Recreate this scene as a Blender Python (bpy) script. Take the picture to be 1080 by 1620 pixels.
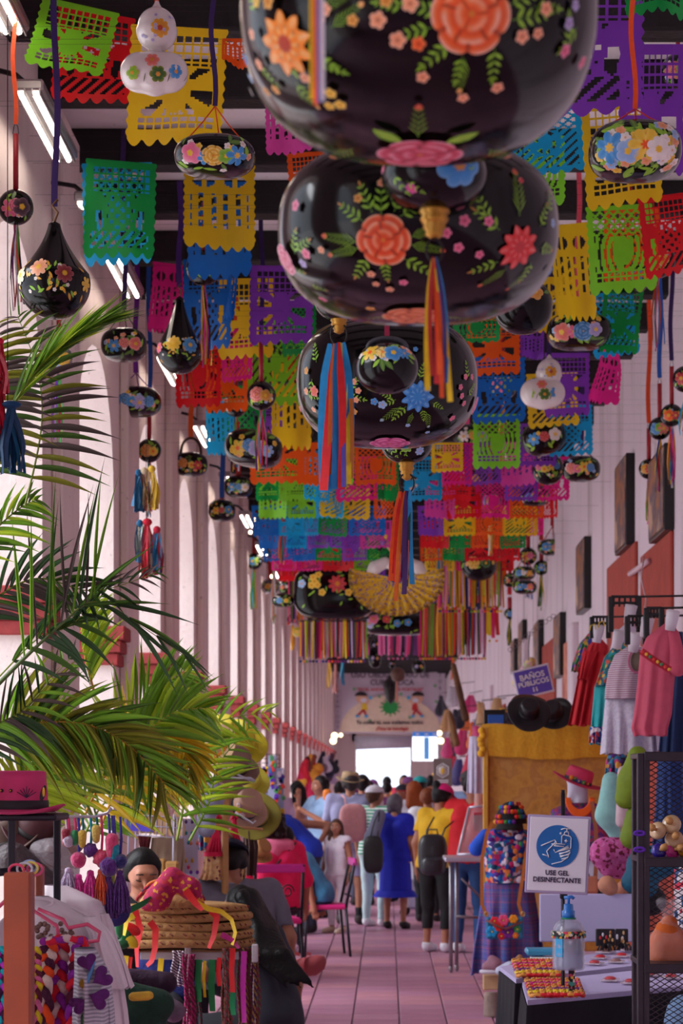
import bpy,math,random
import numpy as np
from mathutils import Vector,Matrix,Euler
for o in list(bpy.data.objects): bpy.data.objects.remove(o)
SC = bpy.context.scene
COL = SC.collection
R = random.Random(7)
PI = math.pi
# ---------------------------------------------------------------- camera
F = 3400.0; CX = 612.0; CY = 1235.0; H = 1.62     # focal length in pixels, vanishing point, eye height
cam = bpy.data.cameras.new('camera'); camo = bpy.data.objects.new('camera',cam); COL.objects.link(camo)
camo.location = (0,0,H); camo.rotation_euler = (PI/2,0,0)
cam.sensor_fit = 'VERTICAL'; cam.sensor_height = 36; cam.lens = 36*F/1620
cam.shift_x = (540-CX)/1620; cam.shift_y = (CY-810)/1620
cam.clip_end = 400
cam.dof.use_dof = True; cam.dof.focus_distance = 7.2; cam.dof.aperture_fstop = 7.0
SC.camera = camo
# ---------------------------------------------------------------- sky, sun, exposure
w = bpy.data.worlds.new('sky'); SC.world = w; w.use_nodes = True
bg = w.node_tree.nodes['Background']; bg.inputs[0].default_value = (0.80,0.86,1.0,1); bg.inputs[1].default_value = 2.1
sl = bpy.data.lights.new('sun','SUN'); sl.energy = 5.4; sl.angle = math.radians(50); sl.color = (0.95,0.96,1.0)
so = bpy.data.objects.new('sun',sl); COL.objects.link(so)
so.rotation_euler = Vector((-0.78,-0.20,0.70)).to_track_quat('Z','Y').to_euler()
SC.view_settings.view_transform = 'Standard'; SC.view_settings.look = 'None'
SC.view_settings.exposure = -0.1; SC.view_settings.gamma = 1.0; SC.view_settings.use_curve_mapping = False

# ---------------------------------------------------------------- helpers
def P(px,py,s,dd=0.0):
    """pixel + scale (px per metre) -> world point; dd moves it deeper by dd metres along the view depth"""
    d = F/s + dd
    return Vector(((px-CX)*d/F,d,H+(CY-py)*d/F))
def lin(c):
    return tuple((x/255/12.92) if x/255 <= 0.04045 else ((x/255+0.055)/1.055)**2.4 for x in c)
_m = {}
def mat(col,rough=0.6,metal=0.0,noise=0.12,scale=9.0,bump=0.0,coat=0.0,transl=0.0,emit=0.0,trans=0.0,sheen=0.0,alpha=1.0,spec=0.5):
    key = (tuple(col),rough,metal,noise,scale,bump,coat,transl,emit,trans,sheen,alpha,spec)
    if key in _m: return _m[key]
    m = bpy.data.materials.new('mat_%03d' % len(_m)); m.use_nodes = True; _m[key] = m
    nt = m.node_tree; b = nt.nodes['Principled BSDF']
    l = lin(col)
    tc = nt.nodes.new('ShaderNodeTexCoord'); nz = nt.nodes.new('ShaderNodeTexNoise')
    nz.inputs['Scale'].default_value = scale; nz.inputs['Detail'].default_value = 5
    nt.links.new(tc.outputs['Object'],nz.inputs['Vector'])
    mx = nt.nodes.new('ShaderNodeMix'); mx.data_type = 'RGBA'
    mx.inputs[6].default_value = (*[x*(1-noise*1.5) for x in l],1); mx.inputs[7].default_value = (*[min(x*(1+noise),.95) for x in l],1)
    nt.links.new(nz.outputs['Fac'],mx.inputs[0]); nt.links.new(mx.outputs[2],b.inputs['Base Color'])
    b.inputs['Roughness'].default_value = rough; b.inputs['Metallic'].default_value = metal
    b.inputs['Coat Weight'].default_value = coat; b.inputs['Coat Roughness'].default_value = 0.08
    b.inputs['Specular IOR Level'].default_value = spec
    b.inputs['Transmission Weight'].default_value = trans; b.inputs['Alpha'].default_value = alpha
    b.inputs['Sheen Weight'].default_value = sheen
    if bump:
        bp = nt.nodes.new('ShaderNodeBump'); bp.inputs['Strength'].default_value = bump; bp.inputs['Distance'].default_value = 0.02
        nt.links.new(nz.outputs['Fac'],bp.inputs['Height']); nt.links.new(bp.outputs[0],b.inputs['Normal'])
    if emit:
        b.inputs['Emission Color'].default_value = (*l,1); b.inputs['Emission Strength'].default_value = emit
    if transl:
        t = nt.nodes.new('ShaderNodeBsdfTranslucent'); ms = nt.nodes.new('ShaderNodeMixShader')
        nt.links.new(mx.outputs[2],t.inputs[0]); ms.inputs[0].default_value = transl
        out = nt.nodes['Material Output']
        nt.links.new(b.outputs[0],ms.inputs[1]); nt.links.new(t.outputs[0],ms.inputs[2]); nt.links.new(ms.outputs[0],out.inputs[0])
    return m
def vcmat(name,rough=0.45,coat=0.12,transl=0.0,sheen=0.0):
    """a coloured surface whose colours were painted on per vertex (flowers on lacquer, dyed ribbons)"""
    key = ('vc',name)
    if key in _m: return _m[key]
    m = bpy.data.materials.new(name); m.use_nodes = True; _m[key] = m
    nt = m.node_tree; b = nt.nodes['Principled BSDF']
    at = nt.nodes.new('ShaderNodeAttribute'); at.attribute_name = 'Col'
    nz = nt.nodes.new('ShaderNodeTexNoise'); nz.inputs['Scale'].default_value = 60
    tc = nt.nodes.new('ShaderNodeTexCoord'); nt.links.new(tc.outputs['Object'],nz.inputs['Vector'])
    mp = nt.nodes.new('ShaderNodeMapRange'); mp.inputs[3].default_value = 0.8; mp.inputs[4].default_value = 1.15
    nt.links.new(nz.outputs['Fac'],mp.inputs[0])
    mu = nt.nodes.new('ShaderNodeVectorMath'); mu.operation = 'MULTIPLY'
    nt.links.new(at.outputs['Color'],mu.inputs[0]); nt.links.new(mp.outputs[0],mu.inputs[1]); nt.links.new(mu.outputs[0],b.inputs['Base Color'])
    b.inputs['Roughness'].default_value = rough; b.inputs['Coat Weight'].default_value = coat; b.inputs['Coat Roughness'].default_value = .1
    b.inputs['Sheen Weight'].default_value = sheen
    return m
def ramp_mat(name,kind,cols,scale=20.0,rough=0.7,stretch=(1,1,1),base=None,bump=0.0,fac=0.5):
    """patterned cloth: 'cells' (embroidery), 'plaid', 'stripes' (along z), 'speckle'"""
    key = ('ramp',name)
    if key in _m: return _m[key]
    m = bpy.data.materials.new(name); m.use_nodes = True; _m[key] = m
    nt = m.node_tree; b = nt.nodes['Principled BSDF']; b.inputs['Roughness'].default_value = rough; N = nt.nodes.new
    tc = N('ShaderNodeTexCoord'); mp = N('ShaderNodeMapping'); mp.inputs['Scale'].default_value = stretch
    nt.links.new(tc.outputs['Object'],mp.inputs['Vector'])
    def ramp(src,cl,const=True):
        r = N('ShaderNodeValToRGB'); r.color_ramp.interpolation = 'CONSTANT' if const else 'LINEAR'
        e = r.color_ramp.elements
        while len(e) < len(cl): e.new(0.5)
        for i,c in enumerate(cl):
            e[i].position = i/len(cl); e[i].color = (*lin(c),1)
        nt.links.new(src,r.inputs[0]); return r.outputs[0]
    if kind == 'cells':
        v = N('ShaderNodeTexVoronoi'); v.inputs['Scale'].default_value = scale; nt.links.new(mp.outputs[0],v.inputs['Vector'])
        sp = N('ShaderNodeSeparateColor'); nt.links.new(v.outputs['Color'],sp.inputs[0])
        c1 = ramp(sp.outputs[0],cols)
        if base:
            cmp = N('ShaderNodeMath'); cmp.operation = 'GREATER_THAN'; cmp.inputs[1].default_value = fac
            nt.links.new(v.outputs['Distance'],cmp.inputs[0])
            mx = N('ShaderNodeMix'); mx.data_type = 'RGBA'; nt.links.new(cmp.outputs[0],mx.inputs[0])
            nt.links.new(c1,mx.inputs[6]); mx.inputs[7].default_value = (*lin(base),1); c1 = mx.outputs[2]
        nt.links.new(c1,b.inputs['Base Color'])
    elif kind in ('stripes','plaid'):
        wv = N('ShaderNodeTexWave'); wv.bands_direction = 'Z'; wv.inputs['Scale'].default_value = scale; wv.inputs['Distortion'].default_value = 0.4
        nt.links.new(mp.outputs[0],wv.inputs['Vector']); c1 = ramp(wv.outputs['Fac'],cols)
        if kind == 'plaid':
            nz = N('ShaderNodeTexNoise'); nz.noise_dimensions = '1D'; nz.inputs['Scale'].default_value = scale*3; nz.inputs['Detail'].default_value = 3
            se = N('ShaderNodeSeparateXYZ'); nt.links.new(mp.outputs[0],se.inputs[0]); nt.links.new(se.outputs[2],nz.inputs['W'])
            nz2 = N('ShaderNodeTexNoise'); nz2.noise_dimensions = '1D'; nz2.inputs['Scale'].default_value = scale*3; nz2.inputs['Detail'].default_value = 3
            nt.links.new(se.outputs[0],nz2.inputs['W'])
            def spread(o):
                q = N('ShaderNodeMapRange'); q.inputs[1].default_value = .3; q.inputs[2].default_value = .7; nt.links.new(o,q.inputs[0]); return q.outputs[0]
            ca = ramp(spread(nz.outputs['Fac']),cols); cb = ramp(spread(nz2.outputs['Fac']),cols[::-1])
            mx = N('ShaderNodeMix'); mx.data_type = 'RGBA'; mx.inputs[0].default_value = .5
            nt.links.new(ca,mx.inputs[6]); nt.links.new(cb,mx.inputs[7]); c1 = mx.outputs[2]
        nt.links.new(c1,b.inputs['Base Color'])
    else:
        nz = N('ShaderNodeTexNoise'); nz.inputs['Scale'].default_value = scale; nz.inputs['Detail'].default_value = 6
        nt.links.new(mp.outputs[0],nz.inputs['Vector'])
        q = N('ShaderNodeMapRange'); q.inputs[1].default_value = .3; q.inputs[2].default_value = .7; nt.links.new(nz.outputs['Fac'],q.inputs[0])
        nt.links.new(ramp(q.outputs[0],cols,False),b.inputs['Base Color'])
        if bump:
            bp = N('ShaderNodeBump'); bp.inputs['Strength'].default_value = bump; bp.inputs['Distance'].default_value = .01
            nt.links.new(nz.outputs['Fac'],bp.inputs['Height']); nt.links.new(bp.outputs[0],b.inputs['Normal'])
    return m

WL = {}                                    # world location of each root / part, so geometry can be given in world space
def wl(o): return WL.get(o.name,Vector((0,0,0))) if o is not None else Vector((0,0,0))
class MB:
    """collects geometry of ONE object"""
    def __init__(s): s.v = []; s.f = []; s.c = None; s.mi = []; s.cur = 0; s.flat = 0
    def add(s,vs,fs,col=None):
        n = len(s.v); s.v.extend([tuple(p) for p in vs]); s.f.extend([tuple(i+n for i in f) for f in fs]); s.mi.extend([s.cur]*len(fs))
        if col is not None or s.c is not None:
            if s.c is None: s.c = [(1,1,1)]*n
            if col is None: col = (1,1,1)
            if isinstance(col,tuple): s.c.extend([col]*len(vs))
            else: s.c.extend(col)
        return s
    def box(s,c,d,rot=None,col=None):
        x,y,z = d[0]/2,d[1]/2,d[2]/2
        vs = [Vector((i*x,j*y,k*z)) for i in (-1,1) for j in (-1,1) for k in (-1,1)]
        if rot is not None: vs = [rot @ v for v in vs]
        c = Vector(c); vs = [v+c for v in vs]; s.flat += 8
        return s.add(vs,[(0,1,3,2),(4,6,7,5),(0,4,5,1),(2,3,7,6),(0,2,6,4),(1,5,7,3)],col)
    def bbox(s,c,d,b=.01,rot=None,col=None):
        """box with chamfered vertical edges and rims"""
        x,y,z = d[0]/2,d[1]/2,d[2]/2; b = min(b,x*.9,y*.9,z*.9)
        def ring(zz,i): return [(-x+b,-y+i,zz),(x-b,-y+i,zz),(x-i,-y+b,zz),(x-i,y-b,zz),(x-b,y-i,zz),(-x+b,y-i,zz),(-x+i,y-b,zz),(-x+i,-y+b,zz)]
        s.flat += 32; vs = ring(-z,b*.7)+ring(-z+b,0)+ring(z-b,0)+ring(z,b*.7)
        vs = [Vector(v) for v in vs]
        if rot is not None: vs = [rot @ v for v in vs]
        c = Vector(c); vs = [v+c for v in vs]
        fs = [tuple(range(7,-1,-1)),tuple(range(24,32))]
        for k in range(3):
            for i in range(8): fs.append((k*8+i,k*8+(i+1) % 8,k*8+8+(i+1) % 8,k*8+8+i))
        return s.add(vs,fs,col)
    def tube(s,pts,r,n=8,col=None,cap=True,rs=None):
        pts = [Vector(p) for p in pts]; m = len(pts); vs = []; up = None
        for i,p in enumerate(pts):
            t = (pts[min(i+1,m-1)]-pts[max(i-1,0)])
            t = t.normalized() if t.length > 1e-9 else Vector((0,0,1))
            if up is None: up = t.orthogonal().normalized()
            up = (up - t*up.dot(t)); up = up.normalized() if up.length > 1e-6 else t.orthogonal().normalized()
            b = t.cross(up); rr = rs[i] if rs else r
            for k in range(n):
                a = 2*PI*k/n; vs.append(p+up*(rr*math.cos(a))+b*(rr*math.sin(a)))
        fs = [(i*n+k,i*n+(k+1) % n,(i+1)*n+(k+1) % n,(i+1)*n+k) for i in range(m-1) for k in range(n)]
        if cap: fs += [tuple(range(n-1,-1,-1)),tuple((m-1)*n+k for k in range(n))]
        return s.add(vs,fs,col)
    def rev(s,prof,c=(0,0,0),n=24,rot=None,col=None,sx=1,sy=1,ripple=0,rn=8):
        """surface of revolution of (radius, z) about z"""
        vs = []; c = Vector(c)
        for (r,z) in prof:
            for k in range(n):
                a = 2*PI*k/n; rr = r*(1+ripple*math.cos(rn*a)); v = Vector((rr*math.cos(a)*sx,rr*math.sin(a)*sy,z))
                vs.append((rot @ v if rot is not None else v)+c)
        m = len(prof)
        fs = [(i*n+k,i*n+(k+1) % n,(i+1)*n+(k+1) % n,(i+1)*n+k) for i in range(m-1) for k in range(n)]
        if prof[0][0] > 1e-6: fs.append(tuple(range(n-1,-1,-1)))
        if prof[-1][0] > 1e-6: fs.append(tuple((m-1)*n+k for k in range(n)))
        return s.add(vs,fs,col)
    def ell(s,c,r,n=16,m=10,rot=None,col=None,p=2.0):
        vs = []; c = Vector(c)
        if not hasattr(r,'__len__'): r = (r,r,r)
        def q(x): return math.copysign(abs(x)**(2/p),x)
        for i in range(m+1):
            th = PI*i/m-PI/2
            for k in range(n):
                a = 2*PI*k/n
                v = Vector((r[0]*q(math.cos(th))*q(math.cos(a)),r[1]*q(math.cos(th))*q(math.sin(a)),r[2]*q(math.sin(th))))
                vs.append((rot @ v if rot is not None else v)+c)
        fs = [(i*n+k,i*n+(k+1) % n,(i+1)*n+(k+1) % n,(i+1)*n+k) for i in range(m) for k in range(n)]
        return s.add(vs,fs,col)
    def loft(s,rings,col=None,closed=True,cap=False):
        n = len(rings[0]); vs = [p for r in rings for p in r]; k2 = n if closed else n-1
        fs = [(i*n+k,i*n+(k+1) % n,(i+1)*n+(k+1) % n,(i+1)*n+k) for i in range(len(rings)-1) for k in range(k2)]
        if cap: fs += [tuple(range(n-1,-1,-1)),tuple((len(rings)-1)*n+k for k in range(n))]
        return s.add(vs,fs,col)
    def strip(s,pts,wd,nrm=(0,-1,0),col=None,twist=0.0,ph=0.0,thick=0.0,ws=None):
        """a flat ribbon along pts"""
        pts = [Vector(p) for p in pts]; m = len(pts); nrm = Vector(nrm); L = []; 
        for i,p in enumerate(pts):
            t = (pts[min(i+1,m-1)]-pts[max(i-1,0)]).normalized()
            b = t.cross(nrm); b = b.normalized() if b.length > 1e-4 else t.orthogonal().normalized()
            if twist: b = Matrix.Rotation(ph+twist*i/(m-1),3,t) @ b
            ww = (ws[i] if ws else wd)/2
            L += [p-b*ww,p+b*ww]
        return s.add(L,[(2*i,2*i+1,2*i+3,2*i+2) for i in range(m-1)],col)
    def poly(s,pts,col=None): return s.add(pts,[tuple(range(len(pts)))],col)
    def prism(s,pts,off,col=None):
        n = len(pts); o = Vector(off); vs = [Vector(p) for p in pts]; vs += [p+o for p in vs]
        return s.add(vs,[tuple(range(n)),tuple(range(2*n-1,n-1,-1))]+[(k,k+n,(k+1) % n+n,(k+1) % n) for k in range(n)],col)
    def build(s,name,m,parent=None,smooth=None,loc=None,local=False,**props):
        if smooth is None: smooth = s.flat < len(s.v)
        me = bpy.data.meshes.new(name)
        if loc is None: loc = Vector((0,0,0)) if parent is not None or local else None
        base = Vector((0,0,0)) if local else wl(parent)
        if parent is None and not local:
            a = np.array(s.v,dtype=float); lo = a.min(0); hi = a.max(0)
            base = Vector(((lo[0]+hi[0])/2,(lo[1]+hi[1])/2,lo[2])) if loc is None else Vector(loc)
            loc = base
        vv = s.v if base.length == 0 else [(p[0]-base.x,p[1]-base.y,p[2]-base.z) for p in s.v]
        me.from_pydata(vv,[],s.f)
        if s.c is not None:
            at = me.color_attributes.new('Col','FLOAT_COLOR','POINT')
            at.data.foreach_set('color',np.array([(*c,1) for c in s.c],dtype=np.float32).ravel())
        for q in (m if isinstance(m,(list,tuple)) else [m]): me.materials.append(q)
        if isinstance(m,(list,tuple)): me.polygons.foreach_set('material_index',s.mi)
        if smooth: me.shade_smooth(); 
        me.update()
        o = bpy.data.objects.new(name,me); COL.objects.link(o)
        if parent is not None: o.parent = parent; WL[o.name] = Vector(wl(parent))
        else: o.location = loc; WL[o.name] = Vector(loc)
        for k,val in props.items(): o[k] = val
        return o
def tag(o,label,cat,group=None):
    o['label'] = label; o['category'] = cat
    if group: o['group'] = group
    return o
def thing(name,loc,label,cat,group=None,rot=None):
    o = bpy.data.objects.new(name,None); COL.objects.link(o); o.location = loc; o.empty_display_size = .05
    if rot: o.rotation_euler = rot
    WL[o.name] = Vector(loc); return tag(o,label,cat,group)
def struct(o): o['kind'] = 'structure'; return o

# ---------------------------------------------------------------- smooth solids: round cones blended and meshed (surface nets)
def nets(prims,res,k=0.03):
    """prims: (a, b, ra, rb, label[, (sx,sy,sz)]) -> verts, quads, label and t per vertex"""
    A = np.array([list(p[0]) for p in prims],float); B = np.array([list(p[1]) for p in prims],float)
    ra = np.array([p[2] for p in prims],float); rb = np.array([p[3] for p in prims],float); rm = np.maximum(ra,rb)[:,None]
    lo = np.minimum(A,B).min(0)-rm.max()-2*res*0; lo = (np.minimum(A,B)-rm).min(0)-2.5*res; hi = (np.maximum(A,B)+rm).max(0)+2.5*res
    n = np.ceil((hi-lo)/res).astype(int)+1
    fld = np.full(n,1.0); 
    ax = [lo[i]+res*np.arange(n[i]) for i in range(3)]
    for i in range(len(prims)):
        l = np.minimum(A[i],B[i])-rm[i]-k-2*res; h = np.maximum(A[i],B[i])+rm[i]+k+2*res
        i0 = np.maximum(np.floor((l-lo)/res).astype(int),0); i1 = np.minimum(np.ceil((h-lo)/res).astype(int)+1,n)
        X,Y,Z = np.meshgrid(ax[0][i0[0]:i1[0]],ax[1][i0[1]:i1[1]],ax[2][i0[2]:i1[2]],indexing='ij')
        ba = B[i]-A[i]; q = ba.dot(ba)+1e-12
        t = np.clip(((X-A[i][0])*ba[0]+(Y-A[i][1])*ba[1]+(Z-A[i][2])*ba[2])/q,0,1)
        d = np.sqrt((X-A[i][0]-t*ba[0])**2+(Y-A[i][1]-t*ba[1])**2+(Z-A[i][2]-t*ba[2])**2)-(ra[i]+(rb[i]-ra[i])*t)
        sl_ = (slice(i0[0],i1[0]),slice(i0[1],i1[1]),slice(i0[2],i1[2]))
        o = fld[sl_]; kk = min(k,max(ra[i],.004)*.9); h_ = np.clip(0.5+0.5*(o-d)/kk,0,1)
        fld[sl_] = o*(1-h_)+d*h_-kk*h_*(1-h_)
    S = fld < 0
    c = [S[x:n[0]-1+x,y:n[1]-1+y,z:n[2]-1+z] for x in (0,1) for y in (0,1) for z in (0,1)]
    cnt = sum(q.astype(int) for q in c); act = (cnt > 0) & (cnt < 8)
    idx = -np.ones(act.shape,int); I = np.argwhere(act); idx[act] = np.arange(len(I))
    acc = np.zeros((len(I),3)); num = np.zeros(len(I)); corners = [(x,y,z) for x in (0,1) for y in (0,1) for z in (0,1)]
    vals = np.stack([fld[I[:,0]+x,I[:,1]+y,I[:,2]+z] for x,y,z in corners],1)
    for a in range(8):
        for b in range(a+1,8):
            if sum(abs(corners[a][q]-corners[b][q]) for q in range(3)) != 1: continue
            va,vb = vals[:,a],vals[:,b]; cr = (va < 0) != (vb < 0); t = np.where(cr,va/(va-vb+1e-20),0)
            pa,pb = np.array(corners[a]),np.array(corners[b])
            acc += np.where(cr[:,None],pa+(pb-pa)*t[:,None],0); num += cr
    V = lo+res*(I+acc/num[:,None])
    Q = []
    for ax_ in range(3):
        u,v = (ax_+1) % 3,(ax_+2) % 3
        sh0 = [slice(0,n[q]) for q in range(3)]; sh1 = list(sh0); sh0[ax_] = slice(0,n[ax_]-1); sh1[ax_] = slice(1,n[ax_])
        a_,b_ = S[tuple(sh0)],S[tuple(sh1)]
        E = np.argwhere(a_ != b_); E = E[(E[:,u] > 0) & (E[:,v] > 0) & (E[:,u] < n[u]-1) & (E[:,v] < n[v]-1)]
        ins = a_[E[:,0],E[:,1],E[:,2]]
        du = np.zeros(3,int); du[u] = 1; dv = np.zeros(3,int); dv[v] = 1
        g = lambda e: idx[e[:,0],e[:,1],e[:,2]]
        q = np.stack([g(E),g(E-du),g(E-du-dv),g(E-dv)],1)
        q = np.where(ins[:,None],q[:,::-1],q)
        Q.append(q)
    Q = np.concatenate(Q); Q = Q[(Q >= 0).all(1)]
    Q = Q[:,::-1]
    best = np.full(len(V),9.0); lab = np.zeros(len(V),int); tt = np.zeros(len(V))
    for i in range(len(prims)):
        ba = B[i]-A[i]; t = np.clip((V-A[i]).dot(ba)/(ba.dot(ba)+1e-12),0,1)
        d = np.linalg.norm(V-A[i]-t[:,None]*ba,axis=1)-(ra[i]+(rb[i]-ra[i])*t)
        m = d < best; best[m] = d[m]; lab[m] = i; tt[m] = t[m]
    return V,Q,lab,tt
def np_obj(name,V,Q,m,parent=None,**props):
    me = bpy.data.meshes.new(name); base = wl(parent); V = np.asarray(V)
    if parent is None: base = Vector(((V[:,0].min()+V[:,0].max())/2,(V[:,1].min()+V[:,1].max())/2,V[:,2].min()))
    me.from_pydata((V-np.array(base)).tolist(),[],Q.tolist()); me.materials.append(m); me.shade_smooth(); me.update()
    o = bpy.data.objects.new(name,me); COL.objects.link(o)
    if parent is not None: o.parent = parent
    else: o.location = base
    WL[o.name] = Vector(base)
    for k,v in props.items(): o[k] = v
    return o
def blob(name,prims,m,parent=None,res=0.012,k=0.03,**props):
    prims = [tuple(p)+('',) if len(p) == 4 else p for p in prims]
    V,Q,_,_ = nets(prims,res,k); return np_obj(name,V,Q,m,parent,**props)
# ================================================================ THE SETTING
XL,XR,ZC = -1.74,1.97,5.22
def plaster(col,name,dirt=(120,100,100),amt=.35,streak=True):
    m = bpy.data.materials.new(name); m.use_nodes = True; nt = m.node_tree; b = nt.nodes['Principled BSDF']; N = nt.nodes.new
    tc = N('ShaderNodeTexCoord'); mp = N('ShaderNodeMapping'); mp.inputs['Scale'].default_value = (1,1.2,.14) if streak else (1,1,1)
    nt.links.new(tc.outputs['Object'],mp.inputs[0])
    n1 = N('ShaderNodeTexNoise'); n1.inputs['Scale'].default_value = 2.2; n1.inputs['Detail'].default_value = 8; nt.links.new(mp.outputs[0],n1.inputs['Vector'])
    n2 = N('ShaderNodeTexNoise'); n2.inputs['Scale'].default_value = 26; n2.inputs['Detail'].default_value = 6; nt.links.new(tc.outputs['Object'],n2.inputs['Vector'])
    r = N('ShaderNodeMapRange'); r.inputs[1].default_value = .50; r.inputs[2].default_value = .78; r.inputs[4].default_value = amt; nt.links.new(n1.outputs['Fac'],r.inputs[0])
    mx = N('ShaderNodeMix'); mx.data_type = 'RGBA'; mx.inputs[6].default_value = (*lin(col),1); mx.inputs[7].default_value = (*lin(dirt),1); nt.links.new(r.outputs[0],mx.inputs[0])
    r2 = N('ShaderNodeMapRange'); r2.inputs[1].default_value = .66; r2.inputs[2].default_value = .74; r2.inputs[4].default_value = .55; nt.links.new(n2.outputs['Fac'],r2.inputs[0])
    m2 = N('ShaderNodeMix'); m2.data_type = 'RGBA'; nt.links.new(mx.outputs[2],m2.inputs[6]); m2.inputs[7].default_value = (*lin(dirt),1); nt.links.new(r2.outputs[0],m2.inputs[0])
    nt.links.new(m2.outputs[2],b.inputs['Base Color']); b.inputs['Roughness'].default_value = .85
    bp = N('ShaderNodeBump'); bp.inputs['Strength'].default_value = .25; bp.inputs['Distance'].default_value = .02; nt.links.new(n2.outputs['Fac'],bp.inputs['Height']); nt.links.new(bp.outputs[0],b.inputs['Normal'])
    return m
M_wall = plaster((232,214,222),'plaster_wall',(130,104,100),.6)
M_arc = plaster((238,220,214),'plaster_arcade',(150,125,120),.3)
M_ceil = plaster((248,238,240),'plaster_ceiling',(170,150,150),.3,False)
M_beam = mat((22,17,20),.7,bump=.4,noise=.3,scale=20)
M_red = mat((158,56,56),.8,bump=.3,noise=.25,scale=14)
Y0,Y1 = -26.0,73.0
DK = [10.85+2.83*k for k in range(-12,22)]
PW,PT,ZS,RAD = 1.2,.62,3.4,.815
def tapering(mb,d,top):   # pier block
    mb.box((XL-PT/2,d+PW/2,top/2),(PT,PW,top))
mb = MB()
mb.box((XL-PT/2,(Y0+DK[0])/2+.0,ZC/2),(PT,DK[0]-Y0,ZC))
for i,d in enumerate(DK):
    mb.box((XL-PT/2,d+PW/2,ZC/2),(PT,PW,ZC))
    if i == len(DK)-1: continue
    a,b = d+PW,DK[i+1]; cy = (a+b)/2; r = (b-a)/2; n = 14
    arc = [(cy-r*math.cos(PI*k/n),ZS+r*math.sin(PI*k/n)) for k in range(n+1)]
    for X in (XL,XL-PT):
        for k in range(n):
            (y0,z0),(y1,z1) = arc[k],arc[k+1]
            q = [(X,y0,z0),(X,y1,z1),(X,y1,ZC),(X,y0,ZC)]
            mb.add(q if X == XL-PT else q[::-1],[(0,1,2,3)])
    for k in range(n):
        (y0,z0),(y1,z1) = arc[k],arc[k+1]
        mb.add([(XL,y0,z0),(XL,y1,z1),(XL-PT,y1,z1),(XL-PT,y0,z0)],[(0,1,2,3)])
mb.box((XL-PT/2,72.0,ZC/2),(PT,4.0,ZC))
wl_o = struct(mb.build('wall_left',M_arc,smooth=False))
for i,d in enumerate(DK):       # stepped red brick imposts, one object per course
    if d < 4: continue
    for j,(z0,z1,pr) in enumerate(((2.355,2.43,.035),(2.435,2.51,.055),(2.515,2.60,.08))):
        m_ = MB().bbox((XL-PT/2+.0,d+.13-pr/2,(z0+z1)/2),(PT+2*pr,.26+pr,z1-z0),.008)
        m_.build('impost_course',M_red,wl_o,smooth=False)
    MB().bbox((XL+.03,d+PW/2,2.6),(.06,.62,5.0),.012).build('pilaster',M_arc,wl_o,smooth=False)
# right wall
mb = MB(); mb.box((XR+.15,(Y0+Y1)/2,ZC/2),(.3,Y1-Y0,ZC)); wr = struct(mb.build('wall_right',M_wall,smooth=False))
for (px,w_,z1) in ((915,.5,3.25),(836,.6,3.6),(780,.5,3.4)):
    s_ = (px-CX)/XR; d = F/s_
    MB().bbox((XR-.03,d+w_/2,z1/2),(.09,w_,z1),.02).build('pilaster',M_wall,wr,smooth=False)
M_redp = mat((178,72,58),.85,noise=.25,scale=5,bump=.2)
for (x0,x1,zt,zb) in ((964,1009,3.50,.0),(1018,1066,3.34,.0),(848,868,3.3,0),(775,800,2.9,0),(868,880,3.3,2.2)):
    da,db = F*XR/(x1-CX),F*XR/(x0-CX)
    MB().bbox((XR-.012,(da+db)/2,(zt+zb)/2),(.03,db-da,zt-zb),.01).build('painted_panel',M_redp,wr,smooth=False,label='brick-red painted rectangle')
# end wall with opening, floor, ceiling, street
mb = MB(); mb.box((-1.45,Y1,ZC/2),(.8,.4,ZC)); mb.box((1.42,Y1,ZC/2),(1.25,.4,ZC)); mb.box((0,Y1,4.1),(2.4,.4,2.3)); struct(mb.build('wall_back',M_arc,smooth=False))
mb = MB(); mb.box((-.2,24,ZC+.1),(5,100,.2)); struct(mb.build('ceiling',M_ceil,smooth=False))
yb = -22.0; k = 0; bs = []
while yb < 72:
    bs.append(yb); yb += (1.18,.98,1.14,1.02)[k % 4]; k += 1
off = 10.8-min(bs,key=lambda q: abs(q-10.8))
for y_ in bs:
    struct(MB().bbox(((XL+XR)/2+.0,y_+off,ZC-.10),(XR-XL+.05,.17,.20),.012).build('ceiling_beam',M_beam,smooth=False))
# floor: grout bed and tiles
M_grout = mat((146,116,136),.9,noise=.2,scale=12)
fl = struct(MB().box((.1,24,-.06),(4.4,100,.10)).build('floor',M_grout,smooth=False))
tiles = [mat(c,.42,noise=.22,scale=3.5,bump=.06) for c in ((180,126,148),(172,120,144),(188,130,146),(168,114,138),(178,124,152))]
TS = .318; tm = MB(); tm.bbox((0,0,.0),(TS-.012,TS-.012,.016),.004)
tme = tm.build('floor_tile',tiles[0],local=True,smooth=False); tmesh = tme.data; bpy.data.objects.remove(tme)
rest = MB(); cnt = 0; ox = (629.5-CX)/200.0-TS*8+TS*0; 
for j in range(-6,228):
    for i in range(0,13):
        x = -2.05+((629-CX)/200.6+2.05) % TS + TS*i + TS/2 - TS; y = .1+j*TS
        if x < XL-.1 or x > XR+.1 or y > 72: continue
        if 13.9 < y < 29.2 and -1.05 < x < .95 and cnt < 300:
            o = bpy.data.objects.new('floor_tile',tmesh); COL.objects.link(o); o.parent = fl
            o.location = Vector((x,y,-.0035+R.uniform(-.001,.001)))-wl(fl); cnt += 1
            o.material_slots[0].link = 'OBJECT'; o.material_slots[0].material = tiles[R.randrange(5)]
        else:
            rest.cur = R.randrange(5); h_ = (TS-.012)/2
            rest.add([(x-h_,y-h_,.003),(x+h_,y-h_,.003),(x+h_,y+h_,.003),(x-h_,y+h_,.003)],[(0,1,2,3)])
rest.build('floor_tiles_beyond',tiles,fl,smooth=False,kind='stuff')
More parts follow.
